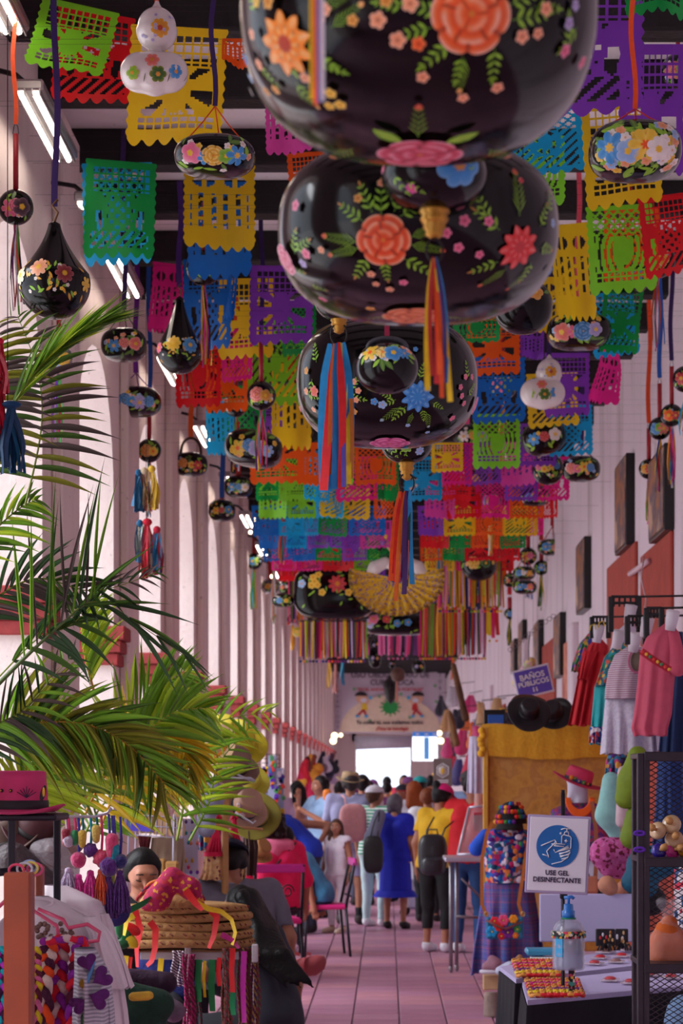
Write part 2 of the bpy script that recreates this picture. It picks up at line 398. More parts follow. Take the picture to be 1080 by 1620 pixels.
struct(MB().box((-18,40,-.10),(31.3,110,.1)).build('street',mat((238,234,230),.9),smooth=False))
struct(MB().box((0,100,-.09),(60,52,.1)).build('plaza_ground',mat((215,208,200),.9),smooth=False))
# paintings leaning out from the right wall
M_blk = mat((18,15,18),.35,noise=.1)
for (xn,xf,yt,yb_,lab) in ((1055,1030,700,838,'dark framed canvas high on the right wall above the two red panels'),
                            (994,976,716,862,'framed canvas with tan picture on the right wall, beside the hanging rattles'),
                            (927,914,848,962,'framed canvas with white marks on its black edge, beyond the hooped blue gourd'),
                            (888,878,968,1068,'narrow framed canvas on the right wall behind the clothes rack'),
                            (854,846,980,1052,'small dark framed picture above the restroom sign'),
                            (828,821,980,1058,'dark framed picture between the restroom sign and the tasselled gourds'),
                            (815,808,1010,1062,'farthest dark framed picture on the right wall')):
    sn = (xn-CX)/(XR-.05); dn = F/sn; df = F/((xf-CX)/(XR-.05)); df = min(df,dn+.9)
    zt = H+(CY-yt)/sn; zb = H+(CY-yb_)/sn
    root = thing('wall_picture',(XR-.06,(dn+df)/2,zb),lab,'picture','framed pictures on the right wall')
    MB().bbox((XR-.035,(dn+df)/2,(zt+zb)/2),(.07,df-dn,zt-zb),.006).build('frame',M_blk,root,smooth=False)
    MB().box((XR-.073,(dn+df)/2,(zt+zb)/2),(.006,df-dn-.05,zt-zb-.05)).build('canvas',ramp_mat('canvas%d' % xn,'speckle',[(120,95,90),(170,110,70),(90,80,95),(200,160,130)],3,.5),root,smooth=False)
# light fixtures along the arcade
M_tube = mat((255,240,226),.4,emit=14.0); M_alu = mat((190,185,185),.35,.8)
def fixture(d,z,ln,x=-1.56,lab=''):
    root = thing('strip_light',(x,d+ln/2,z),lab,'light','strip lights along the arcade')
    MB().bbox((x,d+ln/2,z+.03),(.13,ln,.05),.01).build('housing',M_alu,root,smooth=False)
    for q in range(4):
        MB().box((x-.05+.033*q,d+ln/2,z+.0),(.006,ln,.025)).build('reflector_fin',M_alu,root,smooth=False)
    for sx in (-.03,.025):
        MB().tube([(x+sx,d+.03,z-.005),(x+sx,d+ln-.03,z-.005)],.013).build('lamp_tube',M_tube,root)
    MB().tube([(x,d+.15,z+.05),(x-.08,d+.15,z+.12),(XL+.02,d+.15,z+.14)],.012).build('bracket',M_blk,root)
ords = ['nearest','second','third','fourth','fifth','sixth','seventh','eighth','ninth','tenth']
fixture(7.9,4.75,1.1,lab='end of a strip light at the top corner above the orange ribbon')
for k in range(9):
    fixture(9.35+2.83*k,4.62-.02*k,1.05,lab='white tube strip light on the arcade, %s one fully in view' % ords[k])
fixture(9.6+2.83*.45,4.55,.12,x=-1.52,lab='short lit floodlight box on the pier beside the green paper banner')
# far end: banner, second banner, sunlit canopy
# ================================================================ LACQUERED GOURDS
M_lac = mat((6,5,6),.13,coat=.0,spec=.32,noise=.3,scale=7,bump=.02)
M_lacs = mat((120,112,122),.12,metal=.6,coat=1.0,noise=.3,scale=7)
M_wht = mat((238,228,224),.25,coat=.8,noise=.06,scale=6)
M_gold = mat((196,142,52),.35,metal=.55,noise=.3,scale=30,bump=.2)
M_stick = mat((176,28,44),.4,noise=.15,scale=12)
M_paint = vcmat('painted_flowers')
M_rib = vcmat('satin_ribbon',.6,0.0)
M_wire = mat((40,34,34),.4,.7)
C = dict(or_=(250,92,12),pe=(246,160,110),pk=(236,100,140),rd=(206,44,50),bl=(48,142,214),lb=(140,182,230),yl=(244,196,44),wh=(240,232,224),mg=(214,44,132),
         gr=(120,186,36),dg=(40,96,30),pu=(112,52,152),cr=(236,220,176),am=(226,150,40),br=(134,32,36),lv=(170,160,214),dk=(60,26,40),co=(236,110,96))
def mixc(a,b,t): return tuple(a[i]*(1-t)+b[i]*t for i in range(3))
class Paint:
    """flowers painted on a superellipsoid (a,b,c,p) or on a turned shape (radius function of z)"""
    def __init__(s,rad=None,p=2.3,prof=None,c=None,split=False):
        s.mb = MB(); s.rad = rad; s.p = p; s.prof = prof; s.k = 0; s.split = split; s.big = []
        c = c if c is not None else Vector((0,10,3)); w_ = (Vector(c)-Vector((0,0,H))).normalized(); s.w = w_; s.U = Vector((1,0,0)).cross(w_).normalized(); s.X = w_.cross(s.U)*1.0
        if rad:
            e = w_.z; s.ca = math.sqrt((rad[2]**2)*(1-e*e)+(rad[1]*e)**2)
    def surf(s,x,y,z):
        a,b,c = s.rad; q = s.p
        n = (abs(x/a)**q+abs(y/b)**q+abs(z/c)**q)**(-1/q); n *= 1.004+.0006*s.k
        return Vector((x*n,y*n,z*n))
    def frame(s,u,v):
        if s.prof: return None
        a,b,c = s.rad; q = s.p; o = s.X*(u*a)+s.U*(v*s.ca); m_ = 2.2*max(a,b,c); best = None; f0 = None
        for k in range(121):      # walk along the line of sight until the painted skin is met
            p0 = o+s.w*(-m_+2*m_*k/120); f = abs(p0.x/a)**q+abs(p0.y/b)**q+abs(p0.z/c)**q
            if f0 is None or f < f0: f0 = f; best = p0
            if f <= 1: best = p0; break
        p0 = best*(max(f0,1e-9)**(-1/q))
        g = Vector((math.copysign(abs(p0.x/a)**(q-1)/a,p0.x),math.copysign(abs(p0.y/b)**(q-1)/b,p0.y),math.copysign(abs(p0.z/c)**(q-1)/c,p0.z))).normalized()
        e1 = Vector((0,0,1)).cross(g); e1 = -e1 if e1.length < 1e-3 else e1.normalized(); e1 = Vector((-g.y,g.x,0)).normalized(); e2 = g.cross(e1)
        return p0,e1,e2
    def put(s,u,v,pts,faces,cols):
        """pts in metres around the painted spot (u right, v up, in radii)"""
        s.k += 1; out = []
        if s.prof:
            z0 = (v-s.prof(v)*s.w.z)/math.cos(math.asin(s.w.z)); r0 = s.prof(z0)
            a0 = math.asin(max(-.98,min(.98,u)))
            for (x,y) in pts:
                z = z0+y; r = s.prof(z)*(1.006+.0006*s.k)+.0005; a = a0+x/max(r0,.01)
                out.append((r*math.sin(a),-r*math.cos(a),z))
        else:
            p0,e1,e2 = s.frame(u,v)
            for (x,y) in pts:
                p = p0+e1*x+e2*y; out.append(s.surf(p.x,p.y,p.z))
        s.mb.add(out,faces,[lin(c) for c in cols])
    def flower(s,u,v,r,c1,c2=None,kind='round',lobes=5,cc=None,rot=0.0):
        c2 = c2 or mixc(c1,(255,255,255),.6); cc = cc or C['am']
        big = r > .02; n = 48 if big else lobes*4; m = 9 if big else 3
        pts,cols = [(0,0)],[cc]
        for i in range(1,m+1):
            q = i/m
            for k in range(n):
                a = 2*PI*k/n+rot
                if kind == 'rose':
                    lay = 0 if q > .68 else (1 if q > .38 else 2); lb = (lobes,max(lobes-1,3),3)[lay]; ph = (0,.6,1.4)[lay]
                    f = abs(math.cos(lb*a/2+ph)); e = (.38,.30,.2)[lay]
                    qq = q*(1-.12*(1-f**.5)) if lay == 0 else q
                    loc = ((q-.68)/.32,(q-.38)/.30,q/.38)[lay]
                    c = mixc(mixc(c1,(150,10,0),.2*(1-loc)),c2,loc**3*.9*min(1,f*1.5)); 
                    if f < .16: c = mixc(c1,(70,10,0),.45)
                elif kind == 'point':
                    lay = 0 if q > .6 else 1; f = abs(((lobes*(a+lay*PI/lobes)/(2*PI)) % 1)-.5)*2; f = 1-f
                    qq = q*(.62+.38*(1-f)**.9) if lay == 0 else q*(.9)
                    c = mixc(c1,c2,(.9*f*(q-.3) if lay else .75*(1-abs(q-.72)*3) if abs(q-.72) < .33 else 0)); c = mixc(c1,c2,max(0,min(.95,(.55-f*.9)*1.1 if q < .9 else .05)))
                elif kind == 'daisy':
                    f = abs(math.cos(lobes*a/2)); qq = q*(.45+.55*f**.6); c = mixc(c1,c2,.35*(1-f)+.15*q)
                else:
                    f = abs(math.cos(lobes*a/2)); qq = q*(.72+.28*f**.55); c = mixc(c1,c2,q**3*.55)
                if kind != 'rose' and q < .26: c = cc
                pts.append((qq*r*math.cos(a),qq*r*math.sin(a))); cols.append(c)
        fs = [(0,1+k,1+(k+1) % n) for k in range(n)]
        for i in range(m-1): fs += [(1+i*n+k,1+(i+1)*n+k,1+(i+1)*n+(k+1) % n,1+i*n+(k+1) % n) for k in range(n)]
        if s.split and r > .013:
            keep = s.mb; s.mb = MB(); s.put(u,v,pts,fs,cols); s.big.append(s.mb); s.mb = keep
        else: s.put(u,v,pts,fs,cols)
    def leaf(s,u,v,L,ang,col=None,x0=0,y0=0,wd=.36):
        col = col or C['gr']; ca,sa = math.cos(ang),math.sin(ang); pts,cols = [],[]
        for t,w_ in ((0,.02),(.25,.8),(.55,1),(.8,.6),(1,.02)):
            for sg in (-1,0,1):
                X,Y = t*L,sg*w_*L*wd/2; pts.append((x0+X*ca-Y*sa,y0+X*sa+Y*ca)); cols.append(mixc(col,(220,230,90),.4) if sg == 0 else col)
        s.put(u,v,pts,[(i*3+j,i*3+j+1,(i+1)*3+j+1,(i+1)*3+j) for i in range(4) for j in range(2)],cols); s.k -= 1
    def sprig(s,u,v,L,ang,col=None,n=4,fern=False,tip=None,x0=0,y0=0):
        col = col or C['gr']; ca,sa = math.cos(ang),math.sin(ang); w_ = L*.018
        s.put(u,v,[(x0-w_*sa*-1,y0-w_*ca),(x0+w_*sa*-1,y0+w_*ca),(x0+L*ca,y0+L*sa)],[(0,1,2)],[mixc(col,(20,40,10),.3)]*3)
        for i in range(n):
            t = (i+.6)/n
            for sg in (-1,1):
                s.leaf(u,v,L*(.36 if not fern else .40)*(1-.5*t),ang+sg*(.85 if not fern else .55),col,x0+L*t*ca,y0+L*t*sa,.36 if not fern else .08)
        if not fern: s.leaf(u,v,L*.28,ang,tip or col,x0+L*.95*ca,y0+L*.95*sa,.36)
        elif tip: s.flower(u+0,v,L*.10,tip) if False else s.leaf(u,v,L*.22,ang,tip,x0+L*ca,y0+L*sa,.8)
    def done(s,parent,name='painted_flowers',nm='painted'):
        for b_ in s.big: b_.build('painted_flower',M_paint,parent,local=True,smooth=True)
        if s.mb.v: return s.mb.build(name,M_paint,parent,local=True,smooth=True,**({'kind': 'stuff'} if s.split else {}))
def garland(p,cols,seed,sz,band=(-.4,.55),n=6,kinds=('round','daisy','rose'),sc=1.0,spread=.8):
    """a painted wreath: main flowers in cols across the front, leaves and dots between"""
    r_ = random.Random(seed)
    for i in range(n*3):
        u = r_.uniform(-spread,spread); v = r_.uniform(*band); p.leaf(u,v,sz*r_.uniform(.5,1)*.5,r_.uniform(0,2*PI),C['gr'] if r_.random() < .6 else C['dg'])
    for i in range(n*2): p.flower(r_.uniform(-spread-.05,spread+.05),r_.uniform(*band),sz*.1,C[r_.choice(['yl','wh','lb','pe'])],lobes=5)
    m = len(cols)
    for i,c in enumerate(cols):
        u = (-spread+.12)+(2*spread-.24)*(i+.5)/m+r_.uniform(-.05,.05); v = (band[0]+band[1])/2+r_.uniform(-.1,.1)*(band[1]-band[0])
        p.flower(u,v,sz*(.30 if i % 2 == 0 else .22)*sc,C[c],kind=kinds[(i+seed) % len(kinds)],lobes=5 + (i+seed) % 3,cc=C['yl'] if c != 'yl' else C['or_'])
def ribbon(name,top,bot,wd,col,parent,sw=.01,seed=0,tw=0):
    top,bot = Vector(top),Vector(bot); r_ = random.Random(seed); n = 10; a = r_.uniform(0,6)
    pts = [top.lerp(bot,t/n)+Vector((sw*math.sin(a+t*.5)*math.sin(PI*t/n),sw*.3*math.sin(t),0)) for t in range(n+1)]
    c = lin(col); m = MB(); m.strip(pts,wd,col=tuple(c),twist=tw,ph=r_.uniform(-.2,.2)); return m.build(name,M_rib,parent)
TCOL = [(226,36,60),(240,140,30),(232,80,160),(60,70,190),(240,210,50),(225,215,225),(100,200,60),(110,40,150),(40,170,210)]
def tassel(top,L,wd,cols,parent,n=9,seed=0,name='tassel',rw=.008,loops=False):
    r_ = random.Random(seed); mb = MB(); top = Vector(top)
    for i in range(n):
        c = lin(cols[i % len(cols)]); a = r_.uniform(0,2*PI); e = wd*r_.uniform(.3,1)
        if loops:
            x = wd*(i/(n-1)-.5)*1.1; pts = []
            for t in range(15):
                q = t/14; pts.append(top+Vector((x*math.sin(PI*min(1,q*1.0))**.4*(1 if t < 8 else .75),.01*math.sin(a),-L*(math.sin(PI*q*.97)))) if False else top+Vector((x*min(1,3*q)*(1-.5*max(0,q-.75)*2),.012*math.sin(a),-L*q*(.85+.15*abs(math.sin(a))))))
            mb.strip(pts,rw,col=c,twist=r_.uniform(-1.5,1.5)); continue
        Lr = L*r_.uniform(.82,1.03); ph = r_.uniform(0,6)
        pts = [top+Vector((e*math.cos(a)*min(1,q*1.6)+.006*math.sin(ph+q*5),e*.6*math.sin(a)*min(1,q*1.6),-Lr*q)) for q in [t/8 for t in range(9)]]
        mb.strip(pts,rw,col=c,twist=r_.uniform(-2.5,2.5),ph=r_.uniform(-.5,.5))
    return mb.build(name,M_rib,parent)
def hang_ribbon(root,top_z_from,px_x,s,top_py,wpx,col,bot_z,seed=0):
    """ribbon from the beam (or a given height) down to bot_z"""
    loc = wl(root)
    zt = min(H+(CY-top_py)/s,ZC-.02) if top_py is not None else ZC-.05
    return ribbon('hanging_ribbon',(loc.x+px_x,loc.y,zt),(loc.x,loc.y,bot_z),wpx/s,col,root,.012,seed)
def maraca(cx,cy,r,st_top,ribc,rib_top,tas,flowers,label,cols=TCOL,s=None,R_=.082,body=None,wr=7,n=9,loops=False,stickx=0):
    s = s or r/R_
    if rib_top is not None: s = min(s,(CY-rib_top)/(ZC-H-.05)) if rib_top > 60 else s
    c = P(cx,cy,s); rr = r/s
    s0 = s; root = thing('gourd_rattle',c,label,'rattle','ribbon-tasselled rattles')
    b = MB(); b.ell((0,0,0),rr,28,18); b.build('ball',body or M_lac,root,local=True)
    p = Paint((rr,rr,rr),2.0,c=c); garland(p,flowers,int(cx),rr*1.5,(-.45,.5),5,sc=1.35,spread=.7); p.done(root)
    zt = (cy-st_top)/s
    MB().tube([(0,0,rr*.95),(stickx/s,0,zt)],max(3.6/s,.011),10).build('stick',M_stick,root,local=True)
    MB().tube([(stickx/s-.012,0,zt),(stickx/s-.008,0,zt+.03),(stickx/s,0,zt+.045),(stickx/s+.008,0,zt+.03),(stickx/s+.012,0,zt)],.0016,6).build('wire_loop',M_wire,root,local=True)
    if ribc: hang_ribbon(root,None,0,s,rib_top,wr,ribc,c.z+zt+.04,int(cx))
    if tas:
        tassel(c+Vector((0,0,-rr*.97)),(tas-cy-r)/s,rr*.45,cols,root,n+3,int(cx),rw=max(.008,3.0/s),loops=loops)
    return root
def oval(cx,cy,w_,h_,flowers,cord,apex,ribc,rib_top,label,s=None,W=.25,tilt=0,wr=8,p=2.6,band=(-.6,.7),sz=1.05,handle=None,name='hanging_gourd',deps=.95,cat='gourd',body=None,n=6,kinds=('round','daisy','rose'),spin=0):
    s = s or w_/W
    if rib_top is not None and rib_top > 60: s = min(s,(CY-rib_top)/(ZC-H-.05))
    a,c = w_/2/s,h_/2/s; b = a*deps; ce = P(cx,cy,s)
    root = thing(name,ce,label,cat,'painted lacquer gourds',None)
    q = MB(); q.ell((0,0,0),(a,b,c),36,20,p=p,rot=Matrix.Rotation(tilt,3,'Y') if tilt else None); bo = q.build('body',body or M_lac,root,local=True)
    pt = Paint((a,b,c),p,c=ce); garland(pt,flowers,int(cx+cy),min(c*1.9,a)*sz,band,n,kinds)
    po = pt.done(root)
    if tilt and po: po.rotation_euler = (0,tilt,0)
    top = ce+Vector((0,0,c)); ap = None
    if cord:
        ap = ce+Vector((0,0,(cy-apex)/s))
        for dx,dy in ((-.62,-.3),(.62,-.3),(.1,.5)):
            e = ce+Vector((dx*a,dy*b,c*.82)); 
            cb = MB(); cb.tube([e,e.lerp(ap,.5)+Vector((0,0,-.004)),ap],max(.0022,.8/s),6,lin(cord)); cb.build('cord',M_rib,root)
    if handle:
        ap = ce+Vector((0,0,(cy-apex)/s)); hp = [ce+Vector((a*.62*math.cos(t)*(1 if True else 1),0,c*.75+((cy-apex)/s-c*.75)*math.sin(t)**.8)) for t in [PI*k/12 for k in range(13)]]
        MB().tube(hp,max(.006,2.2/s),8).build('handle',mat(handle,.45),root)
    if ribc: hang_ribbon(root,None,0,s,rib_top,wr,ribc,(ap or top).z,int(cx))
    else: MB().tube([(ap or top),Vector((ce.x,ce.y,ZC))],.0016,5).build('hanging_cord',M_wire,root)
    return root
def bule(cx,cy,r,neck_top,label,flowers,ribc,rib_top,R_=.125,s=None,wr=9,body=None,flip=False,tilt=0,stem=True):
    """bottle gourd: round belly drawn up into a slim neck"""
    s = s or r/R_; rr = r/s; h_ = (cy-neck_top)/s; c = P(cx,cy,s)
    root = thing('bottle_gourd',c,label,'gourd','painted lacquer gourds')
    def prof(z):
        if z < .25*rr: return math.sqrt(max(rr*rr-z*z*1.0,.00001))*(1 if z > -rr*.999 else .02)
        t = min(1,(z-.25*rr)/(h_-.25*rr)); return rr*(.968*(1-t)**1.5*(1-t*.3)+.155*(1-(1-t)**3)*(1 if t < .96 else .7)) if t < 1 else .001
    zs = [-rr*math.cos(PI*k/28) for k in range(17)]; zs = [z for z in zs if z < .25*rr]+[.25*rr+(h_-.25*rr)*k/18 for k in range(19)]
    pr = [(max(prof(z),.002),z) for z in zs]
    MB().rev(pr,n=32).build('body',body or M_lac,root,local=True)
    pt = Paint(prof=lambda z: prof(max(min(z,h_*.9),-rr*.93)),c=c)
    r_ = random.Random(int(cx)); bz = rr*.12
    for i in range(26): pt.leaf(r_.uniform(-.95,.95),bz+r_.uniform(-.35,.5)*rr,rr*.22,r_.uniform(0,6.3),C['gr'] if i % 2 else C['am'])
    for i in range(14): pt.flower(r_.uniform(-.95,.95),bz+r_.uniform(-.35,.5)*rr,rr*.055,C[r_.choice(['yl','wh','bl'])])
    for (u,v,q,cn,kd) in flowers: pt.flower(u,v*rr,q*rr,C[cn],kind=kd,lobes=8 if kd == 'round' else 6,cc=C['yl'])
    pt.done(root)
    if stem: MB().tube([(0,0,h_*.99),(.012,0,h_+.03),(-.008,0,h_+.055),(.012,0,h_+.075)],.0045,8).build('stem',mat((120,84,52),.7),root,local=True)
    if ribc: hang_ribbon(root,None,0,s,rib_top,wr,ribc,c.z+h_+.05,int(cx))
    else: MB().tube([(0,0,h_+.04),(0,0,ZC-c.z)],.0016,5).build('hanging_cord',M_wire,root,local=True)
    if tilt: root.rotation_euler = (0,tilt,0)
    return root

# ---- the three great hanging gourds on the axis
def great(cx,cy,w_,h_,W,label,p=2.5):
    s = w_/W; a,c = w_/2/s,h_/2/s; ce = P(cx,cy,s); e = (ce-Vector((0,0,H))).normalized().z; c = math.sqrt((c*c-(a*e)**2)/(1-e*e))
    root = thing('great_gourd',ce,label,'gourd','great black gourds')
    # flattened body with a shallow dimple at top
    n,m_ = 72,36; q = MB(); q.ell((0,0,0),(a,a,c),n,m_,p=p); q.build('body',M_lac,root,local=True)
    MB().tube([(0,0,c*.9),(0,0,ZC-ce.z-.02)],.004,8).build('rope',mat((60,30,60),.8),root,local=True)
    return root,Paint((a,a,c),p,c=ce,split=True),s,(cx,cy,w_/2,h_/2)
def at(fr,px,py): cx,cy,A,B = fr; return ((px-cx)/A,(cy-py)/B)
g1,p1,s1,f1 = great(662,20,562,456,.52,'largest black lacquer gourd at the top, with a big orange rose')
g2,p2,s2,f2 = great(661,372,442,276,.50,'second great black gourd with orange rose and red dahlia, hanging below the largest')
g3,p3,s3,f3 = great(612,606,286,204,.50,'third great black gourd with blue dahlia, behind the small round gourd')
def spot(p,fr,s,px,py,rpx,*a,**k): u,v = at(fr,px,py); p.flower(u,v,rpx/s,*a,**k)
def spr(p,fr,s,px,py,Lpx,ang,**k): u,v = at(fr,px,py); p.sprig(u,v,Lpx/s,ang,**k)
# gourd 1
for (x,y,L,a) in ((705,62,52,3.9),(772,68,50,-1.35),(725,78,42,-1.7),(795,30,60,.25),(790,10,55,.5),(690,20,48,2.9),(680,40,48,3.4),(500,60,55,-1.0),(455,60,50,-1.5),(425,95,40,-1.3),(420,20,50,1.9),(480,118,40,-1.6),(520,85,40,-.7),(830,12,45,.1),(640,12,40,3.0),(880,60,40,2.0),(895,40,45,-2.0)):
    spr(p1,f1,s1,x,y,L,a,n=4)
for (x,y,L,a) in ((728,82,48,-1.57),(540,40,50,.5),(515,20,50,.3),(480,130,36,-1.4)): spr(p1,f1,s1,x,y,L,a,n=7,fern=True,tip=C['pe'])
spot(p1,f1,s1,738,22,60,C['or_'],(255,214,190),'rose',6); spot(p1,f1,s1,470,62,52,(250,136,16),(255,236,210),'point',9,(190,60,30))
for (x,y,r_,c) in ((604,30,13,'pe'),(633,56,13,'pe'),(662,61,11,'or_'),(650,8,13,'pe'),(616,4,10,'am'),(570,30,9,'am'),(845,15,11,'pe'),(808,52,11,'pe'),(831,48,9,'pe'),(874,72,11,'pk'),(905,90,11,'pk'),(880,35,10,'lv'),(888,10,9,'lv'),(727,137,9,'pe'),(776,122,10,'pe'),(668,105,10,'pe'),(532,16,10,'pe'),(522,30,10,'pe'),(417,50,9,'pe'),(428,92,10,'pe'),(437,130,9,'am'),(452,127,9,'am'),(535,130,10,'yl'),(548,147,10,'yl'),(533,148,9,'yl'),(387,78,10,'bl'),(407,85,10,'bl'),(412,112,9,'lb'),(405,135,8,'wh'),(450,5,12,'am'),(430,5,10,'yl'),(500,108,9,'pe')):
    spot(p1,f1,s1,x,y,r_,C[c],lobes=5,cc=(150,50,40))
u_,v_ = at(f1,665,222)
for sgn in (-1,1): p1.leaf(u_,v_,.06,PI/2-sgn*.9,C['gr'],sgn*.03,.05,.4)
p1.flower(u_,v_,.062,(214,70,100),(250,190,200),'rose',6); p1.sprig(0,-.76,.07,PI/2,n=5,fern=True,tip=C['rd']); p1.sprig(-.35,-.85,.07,2.8,n=5,fern=True,tip=C['co']); p1.sprig(.38,-.85,.07,.4,n=5,fern=True,tip=C['co'])
# gourd 2
for (x,y,L,a) in ((580,352,42,2.5),(635,345,42,.5),(588,405,42,-2.3),(640,405,46,-.6),(612,410,34,-1.57),(608,345,50,1.57),(780,365,48,2.6),(765,350,44,2.1),(840,360,40,1.1),(845,390,40,.1),(780,410,40,-2.5),(830,412,34,-1.2),(475,400,40,.9),(480,395,38,.2),(595,340,44,2.0),(627,340,40,1.1),(855,340,35,1.3),(470,420,30,-.6),(500,445,26,-.9)):
    spr(p2,f2,s2,x,y,L,a,n=4,tip=(180,110,50))
for (x,y,L,a) in ((575,382,52,2.9),(575,390,46,3.3),(650,375,40,.35),(650,385,44,-.2),(808,345,62,1.62),(790,420,40,-2.0),(820,425,34,-1.5)): spr(p2,f2,s2,x,y,L,a,n=7,fern=True,tip=C['rd'])
spot(p2,f2,s2,611,379,41,(246,78,14),(255,206,170),'rose',6); spot(p2,f2,s2,808,389,37,(226,30,30),(255,200,190),'point',9,C['rd'])
for (x,y,r_,c) in ((575,321,7,'am'),(608,300,6,'pe'),(631,322,7,'am'),(593,427,7,'pe'),(600,441,6,'pe'),(620,449,7,'pe'),(640,439,7,'pk'),(727,352,9,'pk'),(762,353,8,'pk'),(718,389,8,'pk'),(749,399,7,'pk'),(701,369,8,'pk'),(808,296,5,'rd'),(482,330,9,'pk'),(520,393,6,'pe'),(519,465,8,'pk'),(860,425,7,'bl'),(860,355,7,'lb'),(500,398,9,'pk'),(494,412,8,'lv'),(590,479,8,'am')):
    spot(p2,f2,s2,x,y,r_,C[c],lobes=5,cc=(120,40,60))
spot(p2,f2,s2,462,408,26,(226,120,150),(250,210,220),'rose',6)
p2.flower(-.03,-.86,.055,(226,110,50),(255,190,150),'rose',6); p2.sprig(-.2,-.86,.05,2.7,n=4,fern=True); p2.sprig(.2,-.86,.05,.3,n=4,fern=True)
# gourd 3
for (x,y,L,a) in ((625,630,22,3.6),(665,645,20,-1.2),(680,635,20,-.4),(660,600,22,1.3),(640,640,28,-2.2),(500,600,28,-1.9),(490,620,26,-.5),(555,615,26,.8),(556,625,24,-.3),(505,575,30,1.9),(735,600,24,1.8),(735,625,24,.9),(620,628,20,2.7)):
    spr(p3,f3,s3,x,y,L,a,n=4)
for (x,y,L,a) in ((632,640,34,-2.4),(670,648,30,-1.1),(650,650,24,-1.7)): spr(p3,f3,s3,x,y,L,a,n=6,fern=True,tip=C['lb'])
spot(p3,f3,s3,658,626,27,(40,130,208),(190,225,250),'point',9,C['bl'])
for (x,y,r_,c) in ((593,633,6,'bl'),(605,638,7,'lb'),(563,604,5,'pe'),(570,617,5,'pe'),(567,630,5,'pe'),(562,648,6,'am'),(556,660,5,'am'),(728,597,5,'pk'),(722,612,5,'pk'),(724,625,5,'pk'),(727,636,5,'pk'),(710,658,6,'pk'),(739,597,5,'pk'),(492,588,6,'am'),(504,618,9,'co'),(492,618,6,'pe'),(503,645,5,'pe'),(654,557,4,'bl'),(643,668,4,'lb'),(672,678,4,'lb'),(480,645,5,'pk')):
    spot(p3,f3,s3,x,y,r_,C[c],lobes=5)
spot(p3,f3,s3,746,640,15,(230,90,150),(250,190,215),'rose',6)
p3.flower(.03,-.88,.055,(216,70,150),(250,190,220),'rose',6)
for p,g in ((p1,g1),(p2,g2),(p3,g3)): p.done(g)
# ---- small round gourds with gold turned tips, a ring and broad ribbons
def tipped(cx,cy,w_,h_,tip_y,s,label,ring_y,ring_r,ribs,flowers=(),tip_w=16,ring_dx=0):
    a,c = w_/2/s,h_/2/s; ce = P(cx,cy,s); root = thing('tipped_gourd',ce,label,'gourd','gourds with gold tips and ribbons')
    MB().ell((0,0,0),(a,a,c),40,24,p=2.15).build('body',M_lac,root,local=True)
    p = Paint((a,a,c),2.15,c=ce)
    MB().tube([(0,0,c),(0,0,ZC-ce.z)],.003,6).build('hanging_cord',M_wire,root,local=True)
    for (u,v,r_,c1,k) in flowers: p.flower(u,v,r_/s,C[c1],kind=k,lobes=7)
    for (u,v,L,an) in ((-.75,.1,40,-1.3),(-.5,-.1,30,-.9),(.7,.1,26,2)): p.sprig(u,v,L/s,an,n=3)
    p.done(root)
    t = tip_w/s; zb = (cy-tip_y)/s; z0 = -c*.96; hh = z0-zb
    MB().rev([(t*.55,z0+.004),(t*.62,z0-hh*.08),(t*.5,z0-hh*.2),(t*.58,z0-hh*.32),(t*.5,z0-hh*.45),(t*.42,z0-hh*.5),(t*.47,z0-hh*.6),(t*.34,z0-hh*.75),(t*.38,z0-hh*.85),(t*.12,zb)],n=20).build('gold_tip',M_gold,root,local=True,label='gold turned tip')
    rc = ce+Vector((ring_dx/s,-.01,(cy-ring_y)/s)); rr = ring_r/s
    MB().tube([rc+Vector((rr*.72*math.cos(2*PI*k/24),0,rr*math.sin(2*PI*k/24))) for k in range(25)],max(.002,1.2/s),6,cap=False).build('wire_ring',M_wire,root)
    for i,(x0,x1,yb_,wpx,col,bow) in enumerate(ribs):
        y0 = ring_y+ring_r-3; n = 14; pts = []
        for k in range(n+1):
            q = k/n; pts.append(P(x0+(x1-x0)*q+bow*math.sin(PI*q),y0+(yb_-y0)*q,s)+Vector((0,-.012-.006*(i % 4)+.01*math.sin(q*4+i),0)))
        m = MB(); m.strip(pts,wpx/s,col=tuple(lin(col)),twist=.5*math.sin(i*2.1),ph=-.2,ws=[wpx/s*(.35+.65*min(1,(k/n)*5)) for k in range(n+1)]); m.build('ribbon',M_rib,root)
    return root
RD,YL,BL,OR,PU,GN = (214,30,36),(240,206,30),(30,150,214),(240,92,20),(70,30,100),(20,90,50)
tipped(687,280,168,108,379,960,'black gourd with a blue flower and gold tip, tucked between the two largest gourds',398,18,
       [(683,676,622,9,YL,-4),(685,690,612,9,(200,30,40),3),(686,698,634,9,OR,3),(688,702,610,7,(60,50,110),6),(687,712,636,9,YL,3),(689,705,608,7,BL,8),(684,683,600,7,(190,60,50),-4),(688,694,600,8,OR,1)],[(.45,.35,42,'bl','round'),(-.42,-.30,10,'mg','round'),(-.95,.3,14,'pk','round')],40)
tipped(536,470,80,74,528,620,'gold-tipped gourd behind the second great gourd, with a long blue and red ribbon bunch',530,18,
       [(522,516,780,20,BL,-6),(530,512,778,14,RD,0),(532,530,776,14,(24,130,196),2),(536,540,775,12,RD,4),(540,524,772,13,YL,10),(544,548,765,14,BL,8),(538,552,768,8,YL,4),(534,544,774,8,(70,50,140),3),(546,556,758,7,(200,120,40),5),(528,522,765,7,(230,110,40),-2)],(),22)
